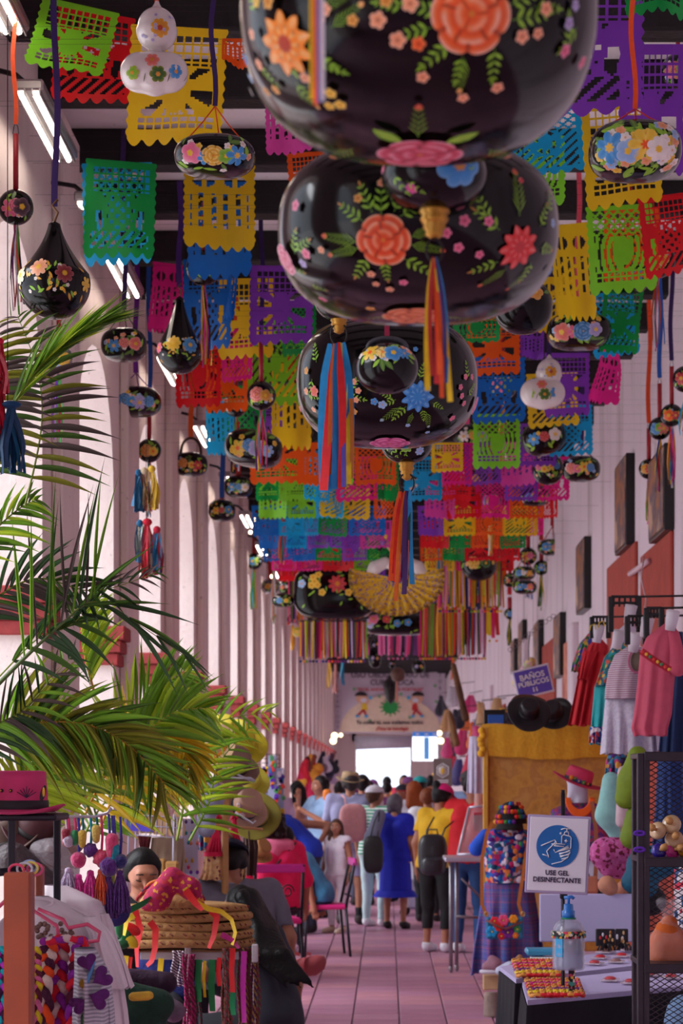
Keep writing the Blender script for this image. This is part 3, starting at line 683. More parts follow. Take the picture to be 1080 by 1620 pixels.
tipped(643,700,82,66,760,500,'gold-tipped gourd under the third great gourd, with a long orange and blue ribbon bunch',765,16,
       [(632,620,920,12,OR,-2),(636,628,922,11,RD,-3),(640,626,952,8,(240,120,30),-2),(642,637,915,8,PU,0),(645,641,928,9,GN,1),(648,652,925,10,(36,160,220),-2),(641,643,918,4,(226,130,120),3),(644,639,942,8,PU,0),(634,622,908,6,(230,60,40),-1)],[(.0,-.2,10,'gr','round'),(.5,-.4,8,'lb','round')],21)
# ribbon bunch hanging in front of the largest gourd, from the one above the frame
r0 = thing('ribbon_bunch',P(500,-60,1420),'narrow bunch of orange, yellow and white ribbons in front of the largest gourd','ribbons')
for i,(x0,x1,yb_,wpx,col) in enumerate(((492,494,158,8,YL),(497,500,168,9,(236,70,24)),(503,505,160,7,(240,110,30)),(508,511,166,6,(225,215,225)),(500,505,170,5,(60,130,200)),(494,497,150,6,(240,140,30)))):
    pts = [P(x0+(x1-x0)*k/10,-470+(yb_+470)*k/10,1420)+Vector((0,-.004*i,0)) for k in range(11)]
    MB().strip(pts,wpx/1420,col=tuple(lin(col)),twist=.3*math.sin(i)).build('ribbon',M_rib,r0)
# ---- rattles
SV = [(110,190,60),(20,18,30),(226,60,120),(225,220,235),(110,60,150),(236,100,60)]
ORr,PUr,BLr,PKr,REr = (244,84,20),(50,20,92),(30,96,190),(238,90,110),(200,30,40)
maraca(25,328,28,212,ORr,-10,500,['pk','pk','dk'],'black rattle with a mauve rose at the left edge, on an orange ribbon',SV,s=385)
maraca(93,567,22,500,None,None,700,['wh','gr','yl'],'silvery rattle half behind the palm frond below the big bottle gourd',[(240,130,50),(226,60,150),(120,60,200),(80,190,90),(235,225,240)],s=312,body=M_lacs)
maraca(322,424,28,320,BLr,270,580,['am','br','gr'],'rattle with an orange flower above the yellow-flowered bottle gourd',[(232,60,150),(240,210,60),(240,140,40),(30,30,40),(210,200,60)],R_=.095)
maraca(236,713,19,655,BLr,378,820,['am','yl'],'small rattle with a yellow flower on a long blue ribbon over the arches')
maraca(373,640,20,560,ORr,395,745,['am','pe'],'rattle with a cream rose, second of the close pair beside the purple ribbon',s=225)
maraca(413,626,23,540,PUr,180,745,['co','am'],'rattle with two roses on the longest purple ribbon',R_=.09)
maraca(447,798,16,735,PUr,640,892,['rd','gr'],'small rattle with a single red rose over the blue paper banners',s=168)
maraca(795,610,23,530,REr,490,735,['pk','gr'],'rattle with a pink flower over the lime paper banner, with looped ribbons',[(240,210,60),(235,225,235),(150,50,140),(240,130,60),(230,50,90)],s=215,n=10)
maraca(1040,412,28,310,REr,300,560,['cr','yl'],'silvery-rimmed rattle with a cream chrysanthemum, above the green paper banner',[(236,60,110),(240,110,40),(60,150,80),(60,120,210),(235,225,235),(226,100,160)],s=300)
maraca(1026,742,16,678,ORr,400,832,['am','rd','gr'],'rattle hanging lowest on the right wall side, on a long orange ribbon',s=215)
maraca(1062,657,18,580,PUr,260,770,['or_','rd'],'rattle with an orange rose by the right edge, in front of its twin',s=240)
maraca(1043,678,18,607,BLr,300,778,['bl','gr','co'],'rattle with blue and green painting, half behind the orange-rose one',s=228)
maraca(1084,600,21,520,REr,300,690,['rd','gr'],'rattle with a pink rose cut by the right edge',s=262)
maraca(1072,112,27,25,REr,-60,None,['pk','co','gr'],'rattle with pink roses at the top right corner',s=330)
maraca(775,792,16,738,REr,640,880,['bl','gr','pe'],'rattle with a blue rose over the yellow banners right of the axis',[(240,180,40),(235,215,200),(200,160,60)],s=165,n=7)
maraca(694,842,14,792,REr,700,925,['am'],'small dark rattle right of the long orange ribbon bunch',[(60,150,190),(225,215,215),(220,190,60)],s=148)
maraca(693,922,11,880,REr,790,1040,['co','lv'],'rosy rattle with an amber tail beside the yellow skirt',[(240,170,30),(220,120,40)],s=126,n=5)
maraca(748,930,11,872,REr,800,1010,['am'],'tiny rattle in front of the ribbon curtain and black rose disc',s=130)
maraca(835,880,14,836,REr,780,948,['yl','pk'],'rattle with blue and white tail above the stacked flat gourds',[(60,100,190),(220,225,240),(40,60,120)],s=160,n=6)
maraca(856,898,12,860,REr,780,966,['bl'],'rattle with a blue flower and green tail against the right wall',[(230,200,40),(90,150,50),(40,80,50)],s=150,n=5)
maraca(806,971,9,945,REr,880,1022,['bl'],'lone tiny blue rattle low against the right wall',[(220,190,60),(60,110,60)],s=118,n=4)
maraca(545,914,12,872,REr,800,982,['bl'],'small rattle beside the blue-flowered gourd left of the skirt',[(60,160,190),(220,200,60),(225,215,215)],s=135,n=6)
maraca(511,948,11,908,REr,820,1008,['bl'],'small rattle in front of the broad black tray gourd',[(240,150,40),(220,200,60)],s=130,n=5)
maraca(402,888,13,846,REr,790,965,['bl','gr'],'leftmost small rattle with a blue flower under the string lights',[(90,160,60),(240,140,40),(40,160,180)],s=146,n=5)
maraca(433,872,12,820,REr,760,985,['dk','am'],'dark rattle with a long yellow tail under the red-rose rattle',[(230,190,50),(100,160,60),(225,150,120),(225,215,215)],s=142,n=8)
maraca(463,980,9,958,REr,900,1028,['co'],'tiny rattle at the lower corner of the tray gourd',[(240,180,50)],s=115,n=3)
maraca(580,1000,8,978,REr,930,1040,['gr'],'tiny dark rattle among pink ribbons near the far tray',s=112,n=4)
maraca(688,703,18,640,REr,600,800,['pk','bl'],'rattle half hidden by the third great gourd with a cream ribbon tail',[(235,215,190),(240,150,60),(226,110,140),(90,80,120)],s=185,n=9)
maraca(563,742,16,690,REr,640,None,['rd','lb'],'dark rattle behind the long blue ribbon bunch',s=178)
# ---- oval gourds
oval(340,248,128,62,['pk','bl','yl','gr','bl'],(240,84,30),168,PUr,-60,'flat black gourd with a big yellow flower under the white double gourd',s=520,p=2.4)
oval(1004,240,146,88,['bl','lb','yl','wh'],(220,40,40),172,ORr,-60,'flat gourd densely painted in blue and yellow at the upper right',s=560,n=22,band=(-.6,.85),kinds=('daisy','round'),sz=1.25)
oval(994,440,64,50,['gr','gr','bl'],(210,40,40),395,(200,50,40),260,'black gourd with pale green flowers beside the chrysanthemum rattle',s=292)
oval(915,525,102,56,['co','pk','bl','lv'],(30,110,40),475,PKr,265,'flat black gourd on green cords with red and blue flowers, right of the axis',s=276,W=.3)
oval(196,546,72,52,['bl','co','co'],(40,90,30),490,PUr,195,'black gourd with a coral flower behind the palm frond tips')
oval(215,636,79,47,['bl','bl','lv','bl'],(110,20,150),590,(110,20,150),380,'flat black gourd with blue flowers over the second arch',s=242)
oval(302,735,52,38,['am','yl','rd'],None,693,(244,110,30),540,'black gourd with orange flowers on a brown loop handle',s=200,handle=(70,30,24))
oval(401,710,92,58,['yl','bl','lv','lb'],(70,40,110),650,None,None,'black gourd with a pale blue flower behind two ribbon tails',s=232,tilt=.15)
oval(377,770,45,34,['bl','bl','wh'],(190,40,40),750,(190,40,40),620,'small black gourd with blue flowers above the orange-flowered one',s=178)
oval(351,808,42,34,['yl','rd','bl'],(190,40,40),788,BLr,560,'small black gourd with orange flowers below the blue-flowered one',s=170)
oval(748,690,64,36,['wh','yl','lv'],(60,130,40),640,(240,80,150),560,'flat black gourd with a white flower right of the third great gourd',s=200)
oval(740,758,46,30,['rd','bl','yl'],(210,40,50),736,(240,80,150),640,'small gourd with an orange flower on red cords over magenta banners',s=178)
oval(846,785,47,32,['bl','yl','dk'],(140,20,50),762,None,None,'small flat black gourd under the round flowered one, right side',s=182)
oval(919,742,60,40,['co','pk','yl','bl'],(90,20,110),706,PUr,480,'flat black gourd with a pink flower against the right wall',s=208)
oval(874,866,47,26,['bl','bl','pe','am'],(200,40,50),832,(200,40,50),760,'hooped gourd with blue flowers on red cords against the right wall',s=165)
oval(720,887,46,23,['yl','yl','bl','co'],(200,40,50),850,REr,760,'flat gourd with yellow squares of paint left of the rose disc',s=145)
oval(829,907,36,22,['bl','wh','am'],(200,40,50),880,None,None,'upper flat gourd of the stacked pair by the right wall',s=152)
oval(830,929,38,22,['bl','bl','co'],None,900,None,None,'lower flat gourd of the stacked pair by the right wall',s=148)
oval(808,918,24,22,['co','dk'],None,900,None,None,'dark gourd half behind the stacked pair',s=140)
oval(517,797,42,32,['bl','pk','lb'],(190,40,40),770,None,None,'pale-flowered gourd left of the thin ribbon tails',s=172)
oval(560,781,33,25,['lv','lv'],None,760,None,None,'black gourd with a lilac flower on a band loop behind the blue ribbons',s=168,handle=(60,20,24))
oval(572,918,38,26,['bl','bl','pe','bl'],(200,40,50),888,REr,800,'black gourd ringed with blue flowers beside the yellow skirt',s=140)
oval(866,741,50,52,['pk','yl','yl','bl'],None,700,None,None,'round gourd with clustered yellow flowers under the tilted one',s=205,p=2.2,W=.22,spin=1)
oval(860,692,71,56,['bl','rd','wh'],None,650,None,None,'tilted plain black gourd under the white double gourd',s=220,p=2.3,tilt=-.3,band=(-.3,.4),n=2)
oval(827,485,94,88,['bl','wh','am'],None,430,None,None,'round black gourd peeping out behind the second great gourd',s=360,p=2.15,band=(.35,.7),n=2)
oval(612,583,99,80,['yl','yl','bl','bl'],None,535,(150,20,60),-200,'round black gourd with a top wreath hanging before the third great gourd',s=640,p=2.15,band=(.35,.8),n=10,handle=(60,60,66),W=.155)
oval(428,928,30,24,['yl','wh'],None,900,REr,820,'orange-and-silver gourd in the left cluster of small gourds',s=140,body=M_lacs)
oval(450,930,22,20,['co','wh'],None,900,REr,830,'gourd with a coral flower in the left cluster of small gourds',s=138)
oval(447,950,34,22,['bl','yl'],None,925,None,None,'black gourd with a blue flower in the left cluster of small gourds',s=136)
oval(423,962,24,22,['lb','pk'],None,940,REr,880,'lowest pale blue gourd of the left cluster',s=134,body=M_lacs)
oval(473,1000,20,16,['yl','yl'],None,980,None,None,'yellow-painted gourd under the tray corner',s=120,body=mat((230,190,40),.3,coat=.8))
oval(416,872,18,20,['mg'],(200,40,50),855,REr,800,'small gourd with a magenta flower left of the yellow-tailed rattle',s=146)
# ---- bottle gourds
bule(86,448,57,350,'big black bottle gourd with pale pink and dark red flowers on a purple ribbon',[(-.85,.3,.26,'cr','round'),(-.3,.42,.27,'pe','round'),(.42,.28,.27,'br','round'),(.93,.1,.22,'yl','daisy')],PUr,-60,wr=10)
bule(284,556,36,468,'black bottle gourd with a yellow flower, in front of the red banners',[(-.85,.25,.25,'pk','round'),(-.2,.35,.36,'yl','round'),(.55,.3,.36,'bl','round')],(70,30,120),280,s=265,wr=9)
bule(493,728,22,690,'dark bottle gourd between yellow and orange banners, behind the blue ribbons',[(-.3,.4,.3,'rd','round'),(.3,.5,.3,'bl','round')],None,None,s=175)
bule(662,770,21,728,'dark bottle gourd with white flowers beside the gold tip',[(-.3,.3,.35,'wh','daisy'),(-.6,-.1,.3,'lv','daisy'),(.8,.1,.2,'wh','daisy')],None,None,s=178)
def double(cx,cy,w_,h_,ux,uy,ur,s,label,ribc,rt):
    ce = P(cx,cy,s); root = thing('double_gourd',ce,label,'gourd','white double gourds')
    a,c = w_/2/s,h_/2/s; dx,dz = (ux-cx)/s,(cy-uy)/s; r_ = ur/s
    V,Q,_,_ = nets([((-a*.42,0,0),(a*.42,0,0),c*.95,c*.95,''),((0,0,0),(0,0,-c*.1),c,c,''),((dx,0,dz),(dx*1.02,0,dz+r_*.15),r_,r_*.93,''),((dx,0,dz+r_*.8),(dx*1.05,0,dz+r_*1.35),r_*.35,r_*.12,'')],c/9,.008)
    me = np_obj('body',V+np.array(ce),Q,M_wht,root)
    p = Paint((a*1.02,c*1.06,c*1.06),2.2,c=ce)
    for q,(u,v,rr,cn) in enumerate(((-.62,0,.36,'gr'),(.1,-.05,.42,'dg'),(.6,.05,.36,'bl'),(-.05,.55,.36,'co'))):
        p.flower(u,v,rr*c,C[cn],C['yl'] if cn in ('gr','dg') else None,kind='round',lobes=6)
    for u in (-.3,.35,.8): p.leaf(u,-.4,c*.5,1.3,C['dk'],wd=.1)
    p.done(root)
    p = Paint((r_*1.03,)*3,2.0,c=ce); p.flower(.15,.1,r_*.5,C['am'],C['yl'],'round',9,(190,60,30)); 
    for i in range(10): p.flower(R.uniform(-.8,.9),R.uniform(-.7,.7),r_*.09,C['lv'])
    po = p.done(root,'painted_flower'); po.location = (dx,0,dz)
    if ribc: ribbon('hanging_ribbon',(ce.x+dx,ce.y,ZC-.05),(ce.x+dx,ce.y,ce.z+dz+r_*1.3),7/s,ribc,root)
    return root
double(244,115,108,66,248,48,33,480,'white double gourd with orange and red flowers in front of the yellow banner',(240,84,30),None)
double(858,622,62,48,868,590,21,250,'white double gourd with an orange daisy over the purple banner',PUr,None)
# ---- tray gourds with ribbon curtains
def tray(cx,cy,w_,h_,s,label,flowers,n=10,p=3.2,cords=((-.5,60),(0,80),(.5,80))):
    a,c = w_/2/s,h_/2/s; ce = P(cx,cy,s); root = thing('tray_gourd',ce,label,'gourd','broad tray gourds')
    MB().ell((0,0,0),(a,a*.5,c),40,20,p=p).build('body',M_lac,root,local=True)
    pt = Paint((a,a*.5,c),p,c=ce); r_ = random.Random(int(cx))
    for i in range(n*2): pt.leaf(r_.uniform(-.8,.8),r_.uniform(-.6,.7),8/s,r_.uniform(0,6.3))
    for (u,v,rpx,cn,kd) in flowers: pt.flower(u,v,rpx/s,C[cn],kind=kd,lobes=9 if kd == 'daisy' else 5)
    pt.done(root)
    for dx,up in cords:
        MB().tube([(dx*a,0,c*.8),(dx*a*1.4,0,ZC-ce.z-.05)],.006,6).build('cord',mat((40,20,50),.7),root,local=True)
    return root
def curtain(x0,x1,y0,y1,s,label,cols,n,jag=6,dep=.0):
    zt = P(0,y0,s).z; root = thing('ribbon_curtain',P((x0+x1)/2,y1,s),label,'ribbons','ribbon curtains')
    a,b = P(x0,y0,s),P(x1,y0,s); a.y += dep; b.y += dep
    MB().tube([a,b],.012,6).build('rod',mat((70,40,50),.6),root); [MB().tube([q,Vector((q.x,q.y,ZC))],.002,5).build('hanging_cord',M_wire,root) for q in (a,b)]
    mb = MB(); r_ = random.Random(int(x0))
    for i in range(n):
        t = (i+.5)/n; x = x0+(x1-x0)*t; c = lin(cols[r_.randrange(len(cols))]); yy = y1-r_.uniform(0,jag); w_ = (x1-x0)/n*1.15/s; dr = r_.uniform(-2,2)*1.2
        pts = [P(x+dr*q*q,y0+(yy-y0)*q,s)+Vector((0,dep+.02*math.sin(i*1.3),0)) for q in (0,.25,.5,.75,1)]
        mb.strip(pts,w_,col=c,twist=r_.uniform(-.8,.8))
    mb.build('ribbons',M_rib,root,kind='stuff'); 
    mb = MB()
    for i in range(0,n,2): mb.ell(P(x0+(x1-x0)*(i+.5)/n,y1+2,s)+Vector((0,dep,0)),.018,6,4,col=lin(cols[r_.randrange(len(cols))]))
    mb.build('beads',M_rib,root,kind='stuff')
CC = [(226,30,50),(240,150,20),(240,200,30),(90,30,120),(222,130,180),(236,70,30),(120,160,40),(170,20,90),(40,40,120),(225,200,215),(20,20,30),(232,50,120)]
tray(530,937,132,88,136,'broad black tray gourd painted with a red sunburst flower',[(.05,.3,15,'rd','daisy'),(-.5,.5,6,'yl','round'),(-.38,.6,6,'yl','round'),(-.55,.25,6,'yl','round'),(-.4,.25,6,'yl','round'),(-.48,.38,6,'yl','round'),(-.3,0,6,'yl','round'),(.3,0,6,'yl','round'),(-.78,.3,7,'lb','round'),(.55,.1,6,'yl','round'),(.6,-.1,6,'yl','round'),(.1,.75,5,'gr','daisy')])
curtain(474,580,982,1044,134,'ribbon curtain under the sunburst tray gourd',CC,42,dep=.05)
tray(628,988,110,34,118,'black tray gourd with lilac flowers under the yellow skirt',[(-.8,.1,9,'lv','round'),(-.65,.5,9,'pk','round'),(-.3,.5,7,'rd','round'),(0,.1,6,'bl','round'),(.3,.2,6,'bl','round'),(.7,.2,6,'gr','round')])
curtain(664,770,955,1040,125,'lower ribbon curtain right of the yellow skirt',CC,46)
curtain(694,796,880,965,140,'upper ribbon curtain behind the black rose disc',CC+[(236,190,40)]*3,40)
curtain(598,664,1000,1040,100,'pink ribbon curtain beyond the far tray',[(232,110,170),(226,60,120),(40,36,60),(120,60,130)],18)
curtain(455,478,875,985,128,'narrow ribbon curtain beside the left cluster',CC,10)
curtain(1040-280,788,960,1012,118,'broad red and yellow streamers under the rose disc',[(214,24,36),(240,208,20),(226,20,100),(240,208,20),(240,110,30)],5,14)
oval(757,891,58,56,['yl','dg'],None,850,REr,700,'round black disc gourd with a yellow rose',s=142,p=2.2,band=(-.2,.3),n=2,kinds=('rose','round'),W=.4,sz=1.2)
# far dark gourds over the big banner
for i,(x,y,w_,h_) in enumerate(((593,1040,20,34),(630,1068,22,22),(662,1055,20,22),(594,1020,16,20),(615,1030,14,18),(640,1035,12,20),(620,1050,10,16),(655,1020,12,16))):
    oval(x,y,w_,h_,['lv','am'],None,1000,None,None,'dark gourd above the far cloth banner, '+('nearest the arches, largest of the dim ones','right of its middle','above its right half','just over the nearest-to-arches one','over its first word','over its middle','tiny, below the lilac tray gourd','tiny, over its right half')[i],s=84-2*i,n=1,name='far_gourd')
for i,(x,y0,y1,c) in enumerate(((693,812,880,(230,200,60)),(541,1045,1085,(40,150,190)),(520,1045,1090,(230,180,60)),(530,1050,1100,(200,120,110)),(716,1040,1075,(240,90,20)))):
    if i: root = thing('streamer',P(x,y1,95),'short %s streamer hanging by the far cloth banner' % ['','teal','amber','dusty pink','orange'][i],'ribbons','far streamers'); tassel(P(x,y0,95),(y1-y0)/95,.05,[c,mixc(c,(255,255,255),.2)],root,7,i,name='ribbon_tail',rw=.03)
# ---- dancer doll with fan skirt
s = 150; root = thing('dancer_doll',P(625,965,s),'hanging dancer doll with a spread yellow flowered skirt and white sleeves','doll')
q = P(622,860,s); MB().tube([q,Vector((q.x,q.y,ZC))],.003,5).build('hanging_cord',M_wire,root)
rings = []
for j in range(9):
    q = j/8; rr = (.06+.36*q); ring = []
    for k in range(65):
        t = k/64; a = PI*(1.08-1.16*t); fl_ = 1+.02*math.sin(k*1.9)*q
        ring.append(P(627,912,s)+Vector((rr*1.15*fl_*math.cos(a),-.03*math.sin(k*1.57)*q-.06*q,-.02-rr*.92*fl_*math.sin(a)+(.03 if j == 8 else 0)*math.sin(k*1.57)*.4)))
    rings.append(ring)
m = MB(); m.loft(rings,closed=False); sk = m.build('skirt',ramp_mat('yellow_floral','cells',[(236,190,40),(240,200,60),(150,110,170),(238,196,50),(230,182,40)],60,.8),root)
rings = []
for j,rr in enumerate((.39,.44,.42)):
    rings.append([P(627,912,s)+Vector((rr*1.15*math.cos(PI*(1.08-1.16*k/96)),-.08-.04*math.sin(k*1.57),-.02-rr*.92*math.sin(PI*(1.08-1.16*k/96)))) for k in range(97)])
MB().loft(rings,closed=False).build('ruffle',ramp_mat('yellow_floral','cells',[],60),sk)
blob('torso',[(P(627,905,s),P(627,880,s),.07,.06),(P(612,892,s),P(640,892,s),.05,.05)],mat((236,226,220),.8),root,.012)
for sx in (-1,1): blob('sleeve',[(P(627+sx*18,890,s),P(627+sx*34,898,s),.06,.07),(P(627+sx*34,898,s),P(627+sx*44,905,s),.06,.03)],mat((240,230,224),.8),root,.012)
hd = blob('head',[(P(622,862,s),P(622,858,s),.075,.075),(P(622,880,s),P(622,868,s),.03,.03)],mat((214,160,120),.6),root,.01)
blob('hair',[(P(622,852,s,.03),P(622,858,s,.05),.085,.07),(P(600,868,s),P(606,855,s),.03,.02)],mat((24,18,18),.5),root,.01)
for (x,y,c) in ((612,849,(240,190,40)),(622,845,(220,60,90)),(632,850,(240,190,40)),(606,858,(60,120,200))): MB().ell(P(x,y,s,-.07),.035,10,6).build('hair_flower',mat(c,.7),root)
# rag-tassel garland over the arches, left
def rag(cx,y0,bunches,s,label):
    root = thing('rag_garland',P(cx,y0,s),label,'garland'); MB().tube([Vector((P(cx,y0,s).x,F/s,ZC if s < 500 else P(0,-300,s).z)),P(cx,y0,s)]+[P(cx,b[1],s) for b in bunches],.0015).build('string',M_wire,root)
    for i,(x,y,L,wd,cols) in enumerate(bunches):
        MB().ell(P(x,y,s),(wd*.6/s,wd*.5/s,6/s),10,8).build('knot',mat(cols[0],.9),root)
        tassel(P(x,y,s),L/s,wd*1.0/s,cols,root,26,i*7+int(cx),name='rag_bunch',rw=6.5/s)
rag(231,735,[(219,748,62,9,[(24,84,124),(30,100,140)]),(228,745,62,10,[(200,180,150),(120,110,90),(150,60,60)]),(240,742,66,10,[(226,190,60),(210,160,50),(230,215,200)]),(221,828,62,9,[(24,90,130),(190,190,170)]),(233,826,90,13,[(196,24,50),(210,30,60),(206,196,176),(180,20,44)]),(248,838,70,10,[(190,30,60),(30,110,150)])],262,'red, blue and straw rag tassels hanging in front of the third arch')
rag(12,560,[(-2,540,90,14,[(210,24,60),(226,120,120)]),(18,640,110,26,[(16,70,112),(10,90,130),(8,60,100)]),(-6,600,100,16,[(200,20,50),(140,20,40)])],520,'big teal and red rag tassels cut by the left edge')
# ================================================================ CUT PAPER BANNERS
def papel_mesh(kind,seed,bend):
    r_ = random.Random(seed); W,Hh = 44,50; hole = np.zeros((W,Hh),bool)
    for i in range(W):
        for j in range(Hh):
            x,y = i/(W-1)*2-1,j/(Hh-1); e = min(i,W-1-i)
            if e < 4: continue
            if kind in (0,1,3):
                if 3 <= j <= 16 and (i % 4 not in (0,)) and (j % 4 != 3): hole[i,j] = True
            if kind in (2,4):
                if 3 <= j <= 18 and (((i+j) % 6) in (1,2,3,4)) and (((i-j) % 6) in (1,2,3,4)): hole[i,j] = True
            if kind in (0,2) and 40 <= j <= 45 and i % 4 != 0 and j % 3 != 0: hole[i,j] = True
            if kind in (1,4) and 38 <= j <= 46 and (((i+j) % 6) in (1,2,3)) : hole[i,j] = True
            if 17 < j < 39:
                r = math.hypot(x,(y-.55)*1.6); a = math.atan2(y-.55,x)
                if kind == 0: h_ = .34 < r < .80 and math.sin(a*14) > .35
                elif kind == 1: h_ = (.5 < r < .7 and math.sin(a*9) > 0) or (r < .4 and math.sin(x*20)*math.sin(y*50) > .35)
                elif kind == 2: h_ = .3 < r < .9 and math.sin(r*34+a*3) > .45
                elif kind == 3: h_ = (abs(math.sin(x*9)) > .8 and abs(math.sin(y*26+x*4)) > .5)
                else: h_ = .42 < r and ((i+j) % 6 in (1,2)) or (.2 < r < .3 and math.sin(6*a) > 0)
                if h_: hole[i,j] = True
            if kind == 3 and j <= 16: hole[i,j] = False
            if kind == 3 and 6 < j < 14 and (abs(abs(x)-.45)*2.2)**2+((j-10)/5)**2 < .5 and abs(abs(x)-.45) > .06: hole[i,j] = True
    vid = {}; vs = []; fs = []
    def vert(i,j):
        if (i,j) in vid: return vid[(i,j)]
        x,y = i/W-.5,j/Hh
        if j == Hh: y += .07*(abs(math.sin(PI*i/W*6))-.3)
        if i in (0,W): x += (.012 if i else -.012)*math.sin(j*1.25)
        z = bend[0]*math.sin(x*5+bend[2])*y*.3+bend[1]*math.sin(y*3+bend[2])*.2+bend[3]*x*y
        vid[(i,j)] = len(vs); vs.append((x,z,-y)); return vid[(i,j)]
    for i in range(W):
        for j in range(Hh):
            if not hole[i,j]: fs.append((vert(i,j),vert(i+1,j),vert(i+1,j+1),vert(i,j+1)))
    me = bpy.data.meshes.new('paper_sheet'); me.from_pydata(vs,[],fs); me.materials.append(mat((255,255,255))); me.shade_smooth(); return me
PM = [papel_mesh(k % 5,k,(R.uniform(-.3,.5),R.uniform(-.4,.4),R.uniform(0,6),R.uniform(-.3,.3))) for k in range(10)]
PC = dict(green=(14,160,70),red=(232,26,38),yellow=(255,204,30),cyan=(24,176,236),orange=(255,96,20),purple=(134,62,190),lime=(134,224,44),magenta=(240,30,144),blue=(18,112,206),pink=(232,76,176))
PMt = {}
def pmat(c):
    if c not in PMt: PMt[c] = mat(PC[c],.5,noise=.12,scale=4,transl=.5)
    return PMt[c]
pn = 0
def sheet(c,x0,x1,y0,y1,s,label,group='cut-paper banners',rz=0.0,ry=0.0,k=None,rx=0.0):
    global pn
    me = PM[(pn*7+3 if k is None else k) % 10]; pn += 1
    o = bpy.data.objects.new('paper_banner',me); COL.objects.link(o)
    o.location = P((x0+x1)/2,y0,s); o.scale = ((x1-x0)/s/max(.5,math.cos(rz)),.45,(y1-y0)/s)
    o.rotation_euler = (rx,ry,rz); WL[o.name] = o.location.copy()
    o.material_slots[0].link = 'OBJECT'; o.material_slots[0].material = pmat(c)
    tag(o,label,'paper banner',group)
    if group == 'cut-paper banners':
        z = P(0,y0,s).z; tag(MB().tube([(XL,F/s,z),(XR,F/s,z)],.0006,4).build('banner_string',M_wire),'thin string carrying the '+' '.join(label.split()[:10]),'string','banner strings')
    return o
S = sheet
S('red',96,212,18,158,370,'red paper banner at the top left, partly behind a folded green one',rz=.3,ry=.08,k=1)
S('lime',66,190,8,125,385,'folded green paper banner at the top left corner over the red one',ry=.22,k=5,rx=-.3)
S('yellow',208,360,42,222,395,'large yellow paper banner behind the white double gourd',ry=.06,k=0)
S('cyan',130,240,258,412,322,'cyan paper banner mostly behind the green one under the second beam',ry=-.02,k=2)
S('green',138,246,255,402,328,'green paper banner by the floodlight box on the left',ry=.03,rz=.2,k=6)
S('blue',296,398,290,432,292,'blue paper banner showing below the yellow moustache one')
S('yellow',292,403,262,388,298,'yellow paper banner under the yellow-flowered flat gourd',k=3)
S('pink',420,496,150,236,330,'pink paper banner left of the largest gourd',k=8)
S('orange',453,524,240,330,310,'orange paper banner left of the second great gourd',ry=-.08,k=0)
S('orange',352,392,62,100,400,'scrap of orange paper banner behind the yellow one at the top',k=3)
S('purple',800,1018,-40,175,430,'large purple paper banner right of the largest gourd',k=1,ry=.03)
S('purple',980,1082,70,270,400,'purple paper banner at the upper right edge',k=5)
S('green',990,1085,-110,20,470,'cyan-green paper banner cut by the top right corner')
S('cyan',795,918,168,272,352,'cyan paper banner below the large purple one',ry=-.1,k=4)
S('lime',800,892,215,322,325,'lime lattice banner peeping below the cyan one',k=2)
S('yellow',918,1036,160,320,360,'yellow paper banner behind the dense blue gourd',ry=-.07,k=0)
S('red',1008,1092,308,430,320,'red paper banner at the right edge',k=1,ry=-.12)
S('orange',955,1042,330,440,300,'orange paper banner behind the lime lattice one',k=6)
S('lime',926,1030,325,458,312,'lime lattice banner under the dense blue gourd',ry=-.06,k=2)
S('yellow',866,930,355,500,300,'yellow paper banner between the second great gourd and the pink ribbon',k=3,ry=-.1)
S('yellow',850,912,440,520,270,'lower yellow paper banner behind the gourd on green cords',k=8)
S('cyan',928,1000,462,560,265,'cyan paper banner right of the gourd on green cords',k=4,ry=-.12)
S('green',956,1018,458,555,272,'green paper banner near the right wall',k=5,ry=.1)
S('magenta',940,974,556,634,245,'twisted magenta paper banner against the right wall',k=8,rz=1.0)
S('purple',396,496,420,540,262,'purple paper banner left of the second great gourd',k=0,ry=.02)
S('blue',290,366,410,548,258,'blue paper banner left of the small orange-flowered rattle',k=1)
S('magenta',240,284,418,520,250,'magenta paper banner at the arcade corner',rz=.5,k=8)
S('yellow',345,432,440,562,250,'yellow paper banner with lattice window behind the orange ribbon',k=0)
S('blue',355,372,400,500,262,'narrow blue paper banner turned sideways',rz=.9,k=3)
S('red',278,350,540,640,236,'red paper banner behind the yellow-flowered bottle gourd',k=2)
S('orange',325,392,545,648,230,'orange paper banner right of the red one',k=0)
S('lime',390,482,500,636,228,'lime paper banner under the purple one',k=4)
S('green',446,500,480,560,236,'green paper banner at the left rim of the third great gourd',k=2)
S('magenta',350,400,520,600,238,'magenta paper banner between orange and lime',k=1)
S('yellow',430,492,575,705,218,'yellow paper banner left of the third great gourd',k=3)
S('cyan',326,372,632,715,222,'cyan paper banner beside the string of strip lights',k=8)
S('green',352,420,610,700,216,'green paper banner behind the gourd with blue flower',k=6)
S('purple',418,448,640,700,212,'small purple paper banner behind the rattles',k=1)
S('orange',395,482,680,762,205,'orange paper banner under the yellow one, left of centre',k=0)
S('red',455,510,560,600,225,'sliver of red paper banner',k=1)
S('orange',738,822,500,590,252,'orange paper banner right of the third great gourd',k=0)
S('green',716,790,492,540,262,'green paper banner under the second great gourd',k=2)
S('blue',748,830,565,665,232,'blue paper banner behind the looped-ribbon rattle',k=1)
S('lime',748,822,655,738,214,'lime lattice banner behind the looped ribbons',k=2)
S('purple',822,860,520,565,250,'small purple paper banner by the round black gourd',k=3)
S('purple',862,932,558,655,240,'purple paper banner behind the white double gourd',k=0)
S('yellow',832,912,590,672,228,'yellow paper banner behind the white double gourd',k=6,ry=-.05)
S('cyan',868,936,640,718,220,'cyan paper banner near the wall above the pink-flowered gourd',k=1)
